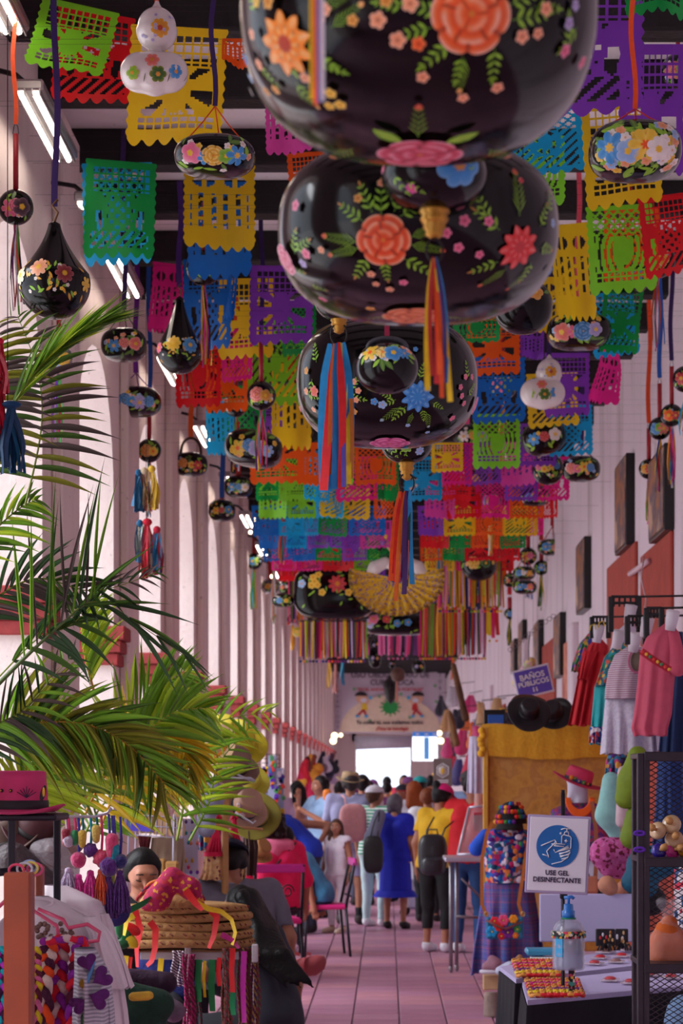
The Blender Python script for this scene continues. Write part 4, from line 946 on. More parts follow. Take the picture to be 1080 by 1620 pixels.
S('purple',820,880,670,735,208,'purple paper banner behind the tilted black gourd',k=5)
S('yellow',682,732,700,745,208,'yellow paper banner right of the gold tip',k=0)
# the crowded rows further on
pal = ['lime','cyan','yellow','orange','magenta','purple','green','blue','red','pink']
rows = [  # y0, y1, s, [(x0,x1,colour)...]
 (700,765,195,[(470,520,'orange'),(520,560,'lime'),(560,625,'orange'),(700,748,'magenta'),(735,790,'purple'),(790,845,'pink')]),
 (722,790,190,[(404,440,'green'),(440,482,'lime'),(482,522,'cyan'),(530,605,'magenta'),(596,630,'green'),(640,700,'cyan'),(690,745,'red'),(800,852,'purple'),(845,900,'magenta')]),
 (762,818,180,[(410,455,'lime'),(455,500,'lime'),(500,545,'cyan'),(508,586,'yellow'),(590,632,'orange'),(672,720,'pink'),(706,760,'red'),(752,808,'magenta'),(806,860,'orange'),(858,882,'red')]),
 (800,846,170,[(398,440,'blue'),(440,478,'cyan'),(478,505,'cyan'),(505,550,'green'),(552,610,'blue'),(660,700,'purple'),(702,752,'yellow'),(745,795,'orange'),(795,850,'yellow'),(840,860,'magenta')]),
 (824,866,160,[(408,450,'blue'),(450,486,'cyan'),(486,520,'purple'),(520,568,'purple'),(568,620,'pink'),(664,710,'red'),(715,745,'green'),(745,790,'orange'),(790,830,'green')]),
 (844,886,150,[(415,460,'blue'),(460,498,'blue'),(498,540,'green'),(540,580,'purple'),(580,625,'green'),(664,700,'orange'),(700,735,'green'),(735,780,'red'),(780,822,'red')]),
 (866,902,140,[(430,470,'magenta'),(470,510,'magenta'),(510,560,'red'),(560,600,'lime'),(672,720,'yellow'),(720,770,'magenta'),(770,812,'red')]),
 (886,918,130,[(440,480,'red'),(480,530,'orange'),(560,610,'purple'),(680,730,'red'),(740,800,'orange')]),
 (910,940,120,[(470,510,'green'),(520,560,'yellow'),(600,650,'blue'),(690,740,'magenta'),(750,790,'lime')]),
 (935,962,108,[(490,530,'cyan'),(550,600,'red'),(610,650,'yellow'),(680,720,'purple'),(730,770,'orange')]),
 (1160,1174,44,[(556,570,'cyan'),(580,592,'yellow'),(600,614,'pink'),(622,634,'purple'),(640,652,'cyan')])]
where = ['in the row below the third great gourd','in the row behind the ribbon bunches','in the row above the red-rose rattle','in the row by the looped amber tail','in the row above the dancer doll','in the row level with the doll head','in the row behind the sunburst tray gourd','in the row behind the rose disc','in the shaded row behind the tray gourds','in the last shaded row above the far banner','small, hanging under the far cloth banner']
for (y0,y1,s_,L),wh_ in zip(rows,where):
    s_ = s_*1.0
    for (x0,x1,c) in L:
        du = [q for q in L if q[2] == c]; ex = '' if len(du) < 2 else (', nearer the arches' if du.index((x0,x1,c)) == 0 else ', nearer the wall' if du[-1] == (x0,x1,c) else ', the middle one')
        sheet(c,x0,x1,y0,y1,s_,'%s paper banner %s%s' % (c,wh_,ex),'crowded rows of cut-paper banners',ry=R.uniform(-.04,.04))
    a,b = Vector((XL,F/s_,P(0,y0,s_).z)),Vector((XR,F/s_,P(0,y0,s_).z))
    tag(MB().tube([a,b],.001,4).build('banner_string',M_wire),'thin string carrying the paper banners %s' % wh_,'string','banner strings')
# ================================================================ PEOPLE
SK = (172,112,86); SKd = (160,104,80)
def vnormals(V,Q):
    n = np.cross(V[Q[:,2]]-V[Q[:,0]],V[Q[:,3]]-V[Q[:,1]]); N = np.zeros_like(V)
    for k in range(4): np.add.at(N,Q[:,k],n)
    return N/(np.linalg.norm(N,axis=1)[:,None]+1e-12)
def hat(name,c,brim,crown,hgt,m_b,rot=(0,0,0),parent=None,band=None,label=None,cat='hat',group=None,curl=.02,sy=1.0,dent=0.0,thk=.006,deco=None,top=.86):
    """felt or straw hat: crown, brim, band; c is the centre of the brim"""
    c = Vector(c); Rm = Euler(rot).to_matrix()
    root = parent if parent is not None else thing(name,c,label,cat,group)
    def ring(r,z,wob=0): return [c+Rm @ Vector((r*math.cos(a),r*sy*math.sin(a),z+wob*math.cos(2*a))) for a in [2*PI*k/36 for k in range(36)]]
    b = MB(); b.loft([ring(crown*.98,.0),ring(crown*1.15,-.002,curl*.1),ring((crown+brim)/2,-.004,curl*.4),ring(brim*.96,.004,curl),ring(brim,.004+thk*.3,curl),ring(brim*.96,.004+thk,curl),ring((crown+brim)/2,-.004+thk,curl*.4),ring(crown*.98,thk)])
    bo = b.build('hat_brim' if parent is not None else 'brim',m_b,root)
    k = MB(); k.loft([ring(crown,0),ring(crown*.99,hgt*.4),ring(crown*.94,hgt*.8),ring(crown*top,hgt*.97),ring(crown*top*.85,hgt),ring(crown*.4,hgt*(1-dent)),ring(.002,hgt*(1-dent))])
    k.build('hat_crown' if parent is not None else 'crown',m_b,root)
    if band: q = MB(); q.loft([ring(crown*1.02,thk),ring(crown*1.025,thk+.005),ring(crown*1.015,hgt*.26),ring(crown*.99,hgt*.27)]); q.build('hat_band' if parent is not None else 'band',band,root)
    if deco:
        for (a,z,r,col) in deco:
            pos = c+Rm @ Vector((crown*1.0*math.cos(a),crown*sy*math.sin(a),z)); nrm = Rm @ Vector((math.cos(a),math.sin(a),0))
            pt = MB(); u = nrm.orthogonal().normalized(); v = nrm.cross(u)
            for q in range(6): pt.ell(pos+(u*math.cos(q*PI/3)+v*math.sin(q*PI/3))*r*.55+nrm*.002,r*.38,8,5)
            f = pt.build('felt_flower',mat(col,.8),root); 
            MB().ell(pos+nrm*.008,r*.3,8,5).build('flower_centre',mat((240,190,50),.7),f)
    return root
def person(px,py,s,ht,yaw,label,top=None,sleeve=.62,bottom=None,legs=1.0,dress=None,shoes=None,skin=SK,hair='long',hairc=(24,18,20),lean=0.0,leanx=0.0,pose={},hy=0.0,hp=0.0,hr=0.0,seated=False,topoff=.016,res=.0135,wide=1.0,face=False,capc=None,socks=None,world=None,seat_z=.47,girth=1.0,eyes='open',name='person',extra_top=()):
    """px,py is where the ground point between the feet lies"""
    k = ht/1.6; g = P(px,py,s) if world is None else Vector(world); g.z = 0 if world is None else g.z
    J = dict(pel=(0,0,.88),ch=(0,.0,1.20),nk=(0,.0,1.35),hd=(0,.02,1.495))
    for sd,q in (('L',-1),('R',1)):
        J['hip'+sd] = (q*.09,0,.84); J['kn'+sd] = (q*.10,.02,.46); J['an'+sd] = (q*.10,-.01,.085); J['to'+sd] = (q*.115,.15,.035)
        J['sh'+sd] = (q*.165*wide,0,1.315); J['el'+sd] = (q*.23*wide,-.02,1.04); J['wr'+sd] = (q*.24*wide,.06,.81)
    if seated:
        dz = seat_z/k-.84+.06
        for q in ('pel','ch','nk','hd','hipL','hipR','shL','shR','elL','elR','wrL','wrR'): x,y,z = J[q]; J[q] = (x,y,z+dz)
        for sd,q in (('L',-1),('R',1)): J['kn'+sd] = (q*.13,.42,seat_z/k+.03); J['an'+sd] = (q*.13,.38,.085); J['to'+sd] = (q*.14,.54,.035)
    J = {a: Vector(b) for a,b in J.items()}
    if lean or leanx:
        Rl = Matrix.Rotation(-lean,3,'X') @ Matrix.Rotation(leanx,3,'Y'); o = J['pel'].copy()
        for a in J:
            if a[:2] in ('ch','nk','hd','sh','el','wr'): J[a] = o+Rl @ (J[a]-o)
    for a,b in pose.items(): J[a] = Vector(b)
    if 'hd' not in pose and 'nk' in pose: J['hd'] = J['nk']+Vector((0,.02,.145))
    Rz = Matrix.Rotation(yaw,3,'Z')
    W = {a: g+Rz @ (b*k) for a,b in J.items()}
    Hm = Rz @ Matrix.Rotation(hy,3,'Z') @ Matrix.Rotation(-hp,3,'X') @ Matrix.Rotation(hr,3,'Y')
    nk = W['nk']; hd = W['hd']
    def hl(x,y,z): return hd+Hm @ (Vector((x,y,z))*k)
    X = (W['hipR']-W['hipL']).normalized(); XS = (W['shR']-W['shL']).normalized(); G = girth
    pr = []
    def A(a,b,ra,rb,l): pr.append((tuple(a),tuple(b),ra*k,rb*k,l))
    for sg in (-1,1):
        A(W['pel']+X*sg*.07*k*G,W['ch']+XS*sg*.075*k*wide,.098*G,.098*G,'torso')
        A(W['ch']+XS*sg*.07*k*wide,(W['ch']+XS*sg*.07*k*wide).lerp(W['sh'+('R' if sg > 0 else 'L')],.6),.10*G,.07,'torso')
    A(W['shL'],W['shR'],.057,.057,'torso'); A(W['pel'],W['pel']+X*.001,.12*G,.12*G,'pel'); A(W['hipL'],W['hipR'],.088*G,.088*G,'pel')
    A(W['ch']+(nk-W['ch'])*.7,hl(0,-.01,-.07),.05,.048,'neck')
    A(hl(0,-.015,.02),hl(0,.012,.018),.083,.076,'head'); A(hl(0,.03,-.02),hl(0,.045,-.068),.062,.030,'head')
    A(hl(0,.088,.012),hl(0,.104,-.022),.008,.013,'head')
    for q in (-1,1):
        A(hl(q*.078,-.008,.012),hl(q*.082,-.012,-.018),.013,.009,'head')
        A(hl(q*.04,.062,-.02),hl(q*.036,.066,-.022),.024,.022,'head')
    A(hl(-.016,.088,-.047),hl(.016,.088,-.047),.0085,.0085,'head'); A(hl(-.03,.078,.036),hl(.03,.078,.036),.016,.016,'head')
    for sd in 'LR':
        A(W['sh'+sd],W['el'+sd],.052*G**.5,.038*G**.5,'ua'); A(W['el'+sd],W['wr'+sd],.037,.025,'fa')
        A(W['hip'+sd],W['kn'+sd],.085*G,.052*G**.5,'th'); A(W['kn'+sd],W['an'+sd],.05*G**.5,.032,'shin')
        A(W['an'+sd]-Vector((0,0,.03*k)),W['to'+sd],.036,.03,'foot')
        wr = W['wr'+sd]; d = (wr-W['el'+sd]).normalized(); sdn = d.cross(Rz @ Vector((0,1,0))); sdn = sdn.normalized() if sdn.length > .2 else Rz @ Vector((1,0,0))
        fw = sdn.cross(d).normalized(); hdv = pose.get('hand'+sd)
        pc = wr+d*.05*k; A(wr,pc,.024,.03,'hand')
        for i,(o_,L_) in enumerate(((-.028,.062),(-.009,.07),(.010,.066),(.028,.052))):
            b0 = wr+d*.075*k+fw*o_*k; b1 = b0+d*L_*.5*k+sdn*.006*k*(1 if sd == 'L' else -1); b2 = b1+d*L_*.45*k+sdn*.018*k*(1 if sd == 'L' else -1); A(b0,b1,.0092,.0088,'hand'); A(b1,b2,.0088,.0075,'hand')
        t0 = wr+d*.03*k+fw*.028*k; t1 = t0+d*.03*k+fw*.026*k; A(t0,t1,.012,.0095,'hand'); A(t1,t1+d*.028*k+fw*.006*k,.0095,.008,'hand')
    V,Q,lab,t = nets(pr,res,.032*k); L = np.array([p[4] for p in pr])[lab]; N = vnormals(V,Q)
    root = thing(name,g,label,'person','people in the gallery')
    np_obj('body',V,Q,mat(skin,.55,noise=.08,scale=20),root)
    def garment(nm,mask,off,m,ripple=0.0):
        fm = mask[Q].all(1)
        if not fm.any(): return None
        used = np.unique(Q[fm]); mp = -np.ones(len(V),int); mp[used] = np.arange(len(used)); vv = V[used]+N[used]*(off*k)
        if ripple:
            vv = vv+N[used]*(np.sin(V[used][:,2:3]*38+V[used][:,0:1]*25)*ripple+np.sin(V[used][:,2:3]*17-V[used][:,0:1]*41)*ripple)
        q2 = mp[Q[fm]]; inner = V[used]-N[used]*.002
        # turn the open edge inward so that the cloth has a hem
        e = {}; 
        for f in q2:
            for i in range(4):
                a,b = f[i],f[(i+1) % 4]; e[(a,b)] = 1
        n0 = len(used); rim = [(a,b) for (a,b) in e if (b,a) not in e]
        q3 = np.array([(b,a,a+n0,b+n0) for a,b in rim],int).reshape(-1,4)
        return np_obj(nm,np.concatenate([vv,inner]),np.concatenate([q2,q3]),m,root)
    sl = sleeve
    if bottom is not None:
        mk = np.isin(L,['pel','th']) | ((L == 'shin') & (t < legs)) if legs > 0 else (L == 'pel') | ((L == 'th') & (t < 1+legs))
        mk = mk | ((L == 'torso') & (V[:,2] < W['pel'].z+.06*k)); garment('trousers' if legs > 0 else 'shorts',mk,.012,bottom,.002)
    if top is not None:
        mk = np.isin(L,['torso','pel']) | ((L == 'ua') & (t < sl)) | ((L == 'fa') & (t < sl-1)) | ((L == 'neck') & (t < .12))
        mk &= ~((L == 'pel') & (V[:,2] < W['hipL'].z-.03*k)); garment('top',mk,topoff,top,.0025)
    if dress is not None:
        md,hem,fl_ = dress; rings = []
        for j in range(9):
            q = j/8; z = W['pel'].z+.07*k-(W['pel'].z+.07*k-hem)*q; rx = (.165+fl_*q**2+.012*math.sin(q*PI))*k*G; ry = (.135+fl_*.9*q**2)*k*G
            rings.append([Vector((W['pel'].x,W['pel'].y,z))+X*(rx*math.cos(a)*(1+.05*q*math.sin(9*a)))+Rz @ Vector((0,1,0))*(ry*math.sin(a)*(1+.05*q*math.cos(8*a))) for a in [2*PI*i/40 for i in range(40)]])
        MB().loft(rings).build('skirt',md,root)
    if shoes is not None: garment('shoes',(L == 'foot') | ((L == 'shin') & (t > .96)),.010,shoes)
    if socks is not None: garment('socks',(L == 'shin') & (t > .7),.005,socks)
    hm = mat(hairc,.5,noise=.3,scale=40,bump=.2,spec=.25); hp_ = []
    def B(a,b,ra,rb): hp_.append((tuple(hl(*a)),tuple(hl(*b)),ra*k,rb*k,''))
    if hair:
        B((0,-.03,.03),(0,-.014,.052),.09,.078); B((0,-.05,-.01),(0,-.05,-.03),.07,.055)
        for q in (-1,1): B((q*.05,.0,.04),(q*.062,-.02,-.02),.045,.035)
        if hair == 'long':
            for x in (-.05,-.015,.02,.055): B((x,-.06,0),(x*1.5,-.075,-.17),.05,.045); B((x*1.5,-.075,-.17),(x*1.3,-.06,-.36),.045,.02)
        if hair == 'pony': B((0,-.09,.03),(0,-.13,-.02),.035,.04); B((0,-.13,-.02),(.01,-.11,-.24),.04,.015)
        if hair == 'bun': B((0,-.09,.07),(0,-.11,.09),.045,.04)
        if hair == 'curly':
            for q in range(26):
                a = q*2.4; z = .11-.2*(q/26); rr = .085*math.cos(z*5); p_ = (rr*math.cos(a),-.03+rr*.9*min(math.sin(a),.1)-.0,z); B(p_,p_,.034,.034)
        if hair == 'bob':
            for q in (-1,0,1): B((q*.06,-.03,0),(q*.065,-.03,-.10),.045,.03)
        if hair == 'wavy':
            for q in (-1,1): B((q*.06,-.03,.0),(q*.09,-.02,-.16),.036,.04); B((q*.09,-.02,-.16),(q*.085,.01,-.33),.038,.018)
            B((0,-.07,0),(0,-.07,-.2),.06,.05)
        blob('hair',hp_,hm,root,res*.9,.02)
    if face:
        for q in (-1,1):
            e = MB(); e.ell(hl(q*.031,.079,.012),.0135*k,12,8)
            if eyes == 'open':
                eo = e.build('eye',mat((226,214,208),.3),root); MB().ell(hl(q*.031,.0895,.011),.006*k,10,6).build('iris',mat((36,22,18),.2),eo)
            else:
                e.build('eyelid',mat(tuple(int(x*.86) for x in skin),.5),root); MB().tube([hl(q*(.031+d),.0935-abs(d)*.4,.004-.004*math.cos(d*90)) for d in (-.018,-.009,0,.009,.018)],.0028*k,6).build('eyelashes',mat((20,14,14),.6),root)
            MB().tube([hl(q*(.033+d),.099-abs(d)*.35,.036+.004*math.cos(d*80)) for d in (-.018,-.009,0,.009,.018)],.0034*k,6).build('eyebrow',mat((30,20,20),.7),root)
        MB().tube([hl(d,.101-abs(d)*.5,-.048+abs(d)*.12) for d in (-.022,-.011,0,.011,.022)],.0045*k,8,rs=[.001,.004*k,.005*k,.004*k,.001]).build('lips',mat((176,84,84),.45),root)
    if capc is not None:
        cm,back,bm = capc; m = MB(); rg = []
        for j in range(9):
            q = j/8*PI/2; rr = .102*math.cos(q); z = .045+.085*math.sin(q); rg.append([hl(rr*math.cos(a),-.008+rr*1.1*math.sin(a),z) for a in [2*PI*i/28 for i in range(28)]])
        co = m.loft(rg).build('cap',cm,root); sg = -1 if back else 1
        vis = [[hl(x*(1),sg*(.085*math.sqrt(max(0,1-(x/.1)**2))+.002)-.008,.045) for x in np.linspace(-.085,.085,11)],[hl(x*.9,sg*(.10*math.sqrt(max(0,1-(x/.1)**2))+.07),.035-.15*x*x*5) for x in np.linspace(-.085,.085,11)],[hl(x*.9,sg*(.10*math.sqrt(max(0,1-(x/.1)**2))+.07),.028-.15*x*x*5) for x in np.linspace(-.085,.085,11)],[hl(x*(1),sg*(.085*math.sqrt(max(0,1-(x/.1)**2))+.002)-.008,.036) for x in np.linspace(-.085,.085,11)]]
        MB().loft(vis,closed=False).build('cap_peak',bm,co); MB().ell(hl(0,-.008,.132),.009*k,8,5).build('cap_button',bm,co)
    root['_'] = 1; del root['_']
    return root,W,hl
def bag(name,c,dx,dy,dz,m,parent=None,label=None,straps=(),strap_m=None,rot=None,flap=None,cat='bag'):
    root = parent or thing(name,c,label,cat); q = MB(); q.ell(c,(dx/2,dy/2,dz/2),24,16,p=3.4,rot=rot); q.build(name if parent is not None else 'bag_body',m,root)
    for st in straps: MB().tube(st,.008,8).build('strap',strap_m or m,root)
    if flap: MB().ell(Vector(c)+Vector(flap[0]),flap[1],16,10,p=3).build('pocket',flap[2],root)
    return root
tx = lambda c,**k: mat(c,.8,noise=.12,scale=22,bump=.12,**k)
WHT = tx((232,226,230)); 
# woman in royal blue dress
r_,W_,hl_ = person(625,1470,145,1.46,-.25,'grey-haired woman in a royal blue dress with a black shoulder bag, seen from behind',top=tx((16,32,180)),sleeve=.75,dress=(tx((16,32,180)),.40,.025),shoes=mat((20,16,18),.5),hair='bob',hairc=(96,90,98),hy=-.3,girth=1.02,wide=.92)
MB().loft([[W_['pel']+Vector(((.20+.025*j)*math.cos(a)*(.95+.05*math.sin(9*a)),(.18+.02*j)*math.sin(a),-.38-.035*j)) for a in [2*PI*i/36 for i in range(36)]] for j in range(3)]).build('hem_flounce',tx((16,32,180)),r_)
bag('shoulder_bag',P(590,1352,147,-.25),.22,.12,.40,mat((20,18,22),.5),None,'black slouchy bag at the left side of the blue-dressed woman',[[P(583,1335,147,-.25),P(592,1300,147,-.2),P(600,1283,147,-.05),P(598,1305,147,.0),P(597,1330,147,-.25)]])
blob('draped_jacket',[(P(600,1290,146),P(588,1325,147,-.1),.07,.08),(P(588,1325,147,-.1),P(598,1372,147,-.05),.08,.03)],tx((110,112,134)),None,.02,label='grey jacket hung over the shoulder of the blue-dressed woman',category='jacket')
# woman in yellow
r_,W_,hl_ = person(690,1508,168,1.58,-.55,'woman in a yellow tee, black leggings and magenta cap, seen from behind',top=tx((226,176,20)),bottom=tx((16,15,20)),legs=.62,shoes=tx((226,226,236)),hair='bun',lean=.16,hp=.35,hy=-.4,capc=(tx((222,24,120)),False,tx((222,24,120))),girth=1.08)
c = P(684,1352,170,-.28)
r2 = bag('backpack',c,.27,.17,.38,mat((26,26,32),.4,coat=.2),None,'black backpack on the woman in yellow',[[c+Vector((-.06,.1,.12)),c+Vector((-.05,.14,.22)),c+Vector((.02,.25,.34))],[c+Vector((.07,.1,.12)),c+Vector((.12,.14,.24)),c+Vector((.2,.26,.3))],[c+Vector((-.05,0,.17)),c+Vector((-.04,0,.23)),c+Vector((.04,0,.23)),c+Vector((.05,0,.17))]],flap=((0,-.06,-.1),(.11,.06,.09),mat((36,36,44),.35,coat=.2)))
# man in red
r_,W_,hl_ = person(741,1512,169,1.68,-.35,'man in a red tee, blue jeans and white shoes bending over the glass-lidded counter',top=tx((214,24,40)),sleeve=.78,bottom=tx((34,74,128)),legs=.97,shoes=tx((225,228,238)),hair='short',lean=.22,hp=.7,girth=1.15,wide=1.08)
# striped green
r_,W_,hl_ = person(592,1463,143,1.55,-.5,'woman in a green and white striped top, pale trousers and white cap',top=ramp_mat('stripe_green','stripes',[(40,160,120),(226,236,232)],8.5,.8),sleeve=1.2,bottom=tx((196,222,224)),legs=.98,shoes=tx((230,230,235)),hair='short',hairc=(90,60,46),hy=-.6,face=True,capc=(tx((216,212,222)),False,tx((216,212,222))))
# bucket-hat man
r_,W_,hl_ = person(553,1462,141,1.70,-.15,'man in a tan bucket hat, lilac-grey tee and shorts with black socks',top=tx((150,150,186)),sleeve=.8,bottom=tx((150,140,176)),legs=-.15,shoes=tx((60,50,50)),socks=tx((20,18,22)),hair='short',hairc=(60,50,50),wide=1.12,girth=1.1,hy=.5)
hat('bucket_hat',hl_(0,0,.035),.165,.10,.095,tx((176,148,112)),(.1,.1,0),r_,tx((150,124,92)),curl=.015)
bag('backpack',P(558,1302,143,-.3),.30,.17,.42,tx((226,160,160)),None,'soft pink backpack on the man in the bucket hat',[[P(548,1280,143,-.25),P(545,1262,143,-.1),P(540,1258,143,.05)]])
# girl in white
r_,W_,hl_ = person(545,1466,149,1.20,2.5,'girl with long wavy hair in a white sleeveless top and wide white trousers',top=tx((226,214,226)),sleeve=.1,bottom=tx((222,206,218)),legs=.95,shoes=tx((196,170,150)),hair='wavy',hairc=(84,54,42),hy=.4,face=True,world=Vector((P(533,1466,149).x,P(533,1466,149).y,0)),res=.012)
# person raising phone to the mouth
r_,W_,hl_ = person(508,1452,134,1.66,2.2,'person in a pale blue tee raising a hand to the mouth',top=tx((140,170,206)),bottom=tx((50,60,90)),shoes=tx((30,30,34)),hair='short',face=True,pose={'elR': (.30,.12,1.10),'wrR': (.09,.25,1.36),'elL': (-.26,.08,1.06),'wrL': (-.05,.28,1.22)})
MB().ell(P(517,1258,134,-.35),(.05,.03,.07),12,8,p=3).build('drink',mat((220,120,40),.3),r_)
# person bending in a royal blue top
r_,W_,hl_ = person(488,1462,150,1.62,1.25,'person in a royal blue sleeveless top bending over the stall, hand on hip',top=tx((14,50,176)),sleeve=.15,bottom=tx((40,40,60)),shoes=tx((40,30,34)),hair='bob',hairc=(40,34,44),lean=.85,pose={'elR': (.33,-.12,1.12),'wrR': (.16,-.05,.94)},girth=1.1)
hat('visor_hat',hl_(0,.02,.05),.13,.10,.07,tx((60,56,84)),(0,-.5,0),r_)
# further back
for (px,py,s,ht,yaw,lab,tc,bc,hr_,hc,kw) in (
    (573,1432,122,1.68,0,'man with black hair in a white shirt beyond the striped woman',(214,216,230),(60,60,80),'short',(20,16,18),{}),
    (655,1440,132,1.60,.2,'woman with copper hair in a white dress beyond the yellow tee',(216,214,226),(214,214,226),'long',(150,70,30),{'dress': (tx((218,216,228)),.45,.1)}),
    (676,1452,138,1.52,-.1,'person in a white tee and black trousers half hidden by the woman in yellow',(220,216,222),(24,22,28),'short',(120,60,30),{}),
    (637,1428,118,1.55,PI-.3,'boy in a dark cap and sand striped shirt facing the camera',None,(60,60,70),'short',(30,22,20),{'face': True,'capc': (tx((30,26,44)),False,tx((180,40,50)))}),
    (742,1440,136,1.72,-.3,'man in a dark grey cap and pale blue shirt behind the man in red',(130,150,190),(50,50,66),'short',(26,22,24),{'capc': (tx((64,60,62)),True,tx((50,46,48)))}),
    (470,1430,118,1.6,.6,'woman with black hair and lilac blouse by the dangling scarves',(196,170,200),(60,50,70),'long',(20,16,20),{})):
    person(px,py,s,ht,yaw,lab,top=tx(tc) if tc else ramp_mat('stripe_sand','stripes',[(150,110,80),(206,178,140)],8,.8),bottom=tx(bc),shoes=tx((40,36,40)),hair=hr_,hairc=hc,res=.017,**kw)
r_,W_,hl_ = person(664,1425,112,1.66,.1,'person in a turquoise cap in the far crowd',top=tx((196,90,50)),bottom=tx((50,50,70)),hair='short',capc=(tx((10,150,150)),False,tx((10,150,150))),res=.02)
FC = [((226,60,90),'pink'),((60,110,180),'blue'),((232,226,230),'white'),((230,150,60),'orange'),((120,60,120),'purple'),((50,120,110),'teal'),((40,40,56),'black'),((206,190,160),'cream')]
for i in range(22):
    d_ = 33+1.35*i; s = F/d_; x = CX+(-.95,.35,-.3,.95,.0,-.65,.65)[i % 7]*s
    cl,cn = FC[i % 8]; y = CY+H*s
    r_,W_,hl_ = person(x,y,s,R.uniform(1.5,1.72),R.choice([0,.3,PI-.2,-.4,PI+.4]),'blurred walker in %s%s in the far crowd, %s in depth' % (cn,' with a cap' if i % 4 == 1 else '',['1st','2nd','3rd','4th','5th','6th','7th','8th','9th','10th','11th','12th','13th','14th','15th','16th','17th','18th','19th','20th','21st','22nd'][i]),top=tx(cl),bottom=tx((60,56,76)),hair=R.choice(['short','long','bob']),res=.026,face=True if i % 3 == 0 else False,shoes=tx((40,36,40)),capc=(tx(FC[(i*3+1) % 8][0]),False,tx(FC[(i*3+1) % 8][0])) if i % 4 == 1 else None)
# ---- seated group at the left
def chair(c,yaw,label,seatc=(226,40,130),sh=.46,bh=.90):
    root = thing('metal_chair',c,label,'chair','black metal chairs with pink seats'); Rz = Matrix.Rotation(yaw,3,'Z'); mm = mat((26,24,38),.4,.3)
    def q(x,y,z): return Vector(c)+Rz @ Vector((x,y,z))
    MB().bbox(q(0,0,sh),(.42,.40,.045),.015,rot=Rz).build('seat',mat(seatc,.5),root)
    for x in (-.2,.2):
        MB().tube([q(x,.18,sh),q(x*1.05,.20,0)],.013).build('leg',mm,root); MB().tube([q(x,-.18,sh),q(x*1.05,-.22,0)],.013).build('leg',mm,root)
        MB().tube([q(x,-.18,sh),q(x,-.22,sh+.2),q(x,-.27,bh)],.014).build('back_post',mm,root)
    MB().bbox(q(0,-.265,bh-.03),(.43,.03,.07),.01,rot=Rz).build('top_rail',mat((206,40,150),.5),root)
    MB().tube([q(-.2,-.225,sh+.1),q(.2,-.225,sh+.1)],.009).build('back_rail',mm,root)
    for k_ in (-1,1): MB().tube([q(k_*.07+.055*math.cos(a)*(1-a/14),-.25,sh+.25+.06*math.sin(a)*(1-a/14)) for a in [i*.5 for i in range(20)]],.006).build('scroll',mm,root)
    MB().tube([q(-.2,.19,sh-.2),q(.2,.19,sh-.2)],.008).build('stretcher',mm,root)
    return root
yc = F/172
def gp(px,s): return Vector(((px-CX)/s,F/s,0))
chair(gp(512,171),PI/2+.15,'black metal chair with pink seat under the person in pale blue')
chair(gp(432,190),.25,'black metal chair with pink backrest behind the woman in pink',sh=.46,bh=.93)
r_,W_,hl_ = person(0,0,171,1.60,PI/2-.1,'person in a pale blue tee and jeans seated sideways on the pink-seated chair',top=tx((72,150,196)),sleeve=.8,bottom=tx((26,50,90)),legs=.97,shoes=tx((30,28,34)),hair='short',world=gp(503,171),seated=True,lean=.55,hp=.3,girth=1.18)
r_,W_,hl_ = person(0,0,190,1.56,.35,'curly-haired woman in a hot pink blouse seated with her back to the camera',top=tx((236,24,96)),sleeve=1.25,bottom=tx((40,30,40)),hair='curly',hairc=(30,20,22),world=gp(436,186)+Vector((0,.1,.04)),seated=True,lean=.12,girth=1.3,wide=1.2,hp=.2)
blob('lace_collar',[(W_['shL'].lerp(W_['shR'],.2)+Vector((0,-.05,.03)),W_['shL'].lerp(W_['shR'],.8)+Vector((0,-.05,.03)),.065,.065),(W_['nk']+Vector((0,-.075,-.1)),W_['nk']+Vector((0,-.075,-.05)),.06,.07)],tx((240,120,160)),r_,.012)
MB().tube([W_['shR']+Vector((0,-.07,.06)),W_['ch']+Vector((.03,-.14,0)),W_['pel']+Vector((-.2,-.12,.1))],.008).build('bag_strap',mat((30,24,30),.5),r_)
# man in grey with a navy cap, back to the camera
r_,W_,hl_ = person(0,0,285,1.60,.35,'man in a grey tee and navy cap seated with his back to the camera',top=tx((112,108,124)),sleeve=.8,bottom=tx((34,34,46)),hair='short',hairc=(30,24,24),world=Vector(((381-CX)/285,F/285,.02)),seated=True,lean=.30,girth=1.15,wide=1.25,hp=.55,hy=-.3,seat_z=.46,capc=(tx((18,22,52)),True,tx((18,22,52))),res=.012)
# girl with long black hair leaning on the counter
r_,W_,hl_ = person(0,0,310,1.52,.9,'girl with long straight black hair in a dark tee leaning toward the straw hats',top=tx((46,48,62)),sleeve=.75,bottom=tx((30,30,40)),hair='long',hairc=(14,11,14),world=Vector(((430-CX)/310,F/310,-.13)),seated=True,lean=.34,hp=.35,hy=.3,girth=1.08,seat_z=.45,res=.011,pose={'elL': (-.22,.30,.80),'wrL': (-.08,.40,1.00)},face=True)
hh = []
for i,x in enumerate((-.07,-.045,-.02,.005,.03,.055,.075)):
    a,b,c,d = hl_(x,-.055,.05),hl_(x*1.2,-.09,-.14),W_['ch']+Vector((.07+x*1.1,-.155-.01*(i % 2),.04)),W_['pel']+Vector((.15+x*.9,-.14,.16+.02*(i % 3)))
    hh += [(a,b,.035,.032),(b,c,.032,.024),(c,d,.024,.006)]
blob('long_hair',hh,mat((10,8,10),.45,noise=.3,scale=60,bump=.3,spec=.25),r_,.011,.03)
MB().tube([hl_(.082,-.01,-.03)+Vector((.012*math.cos(a),0,.012*math.sin(a))) for a in [i*.5 for i in range(13)]],.003).build('earring',mat((210,200,190),.2,.9),r_)
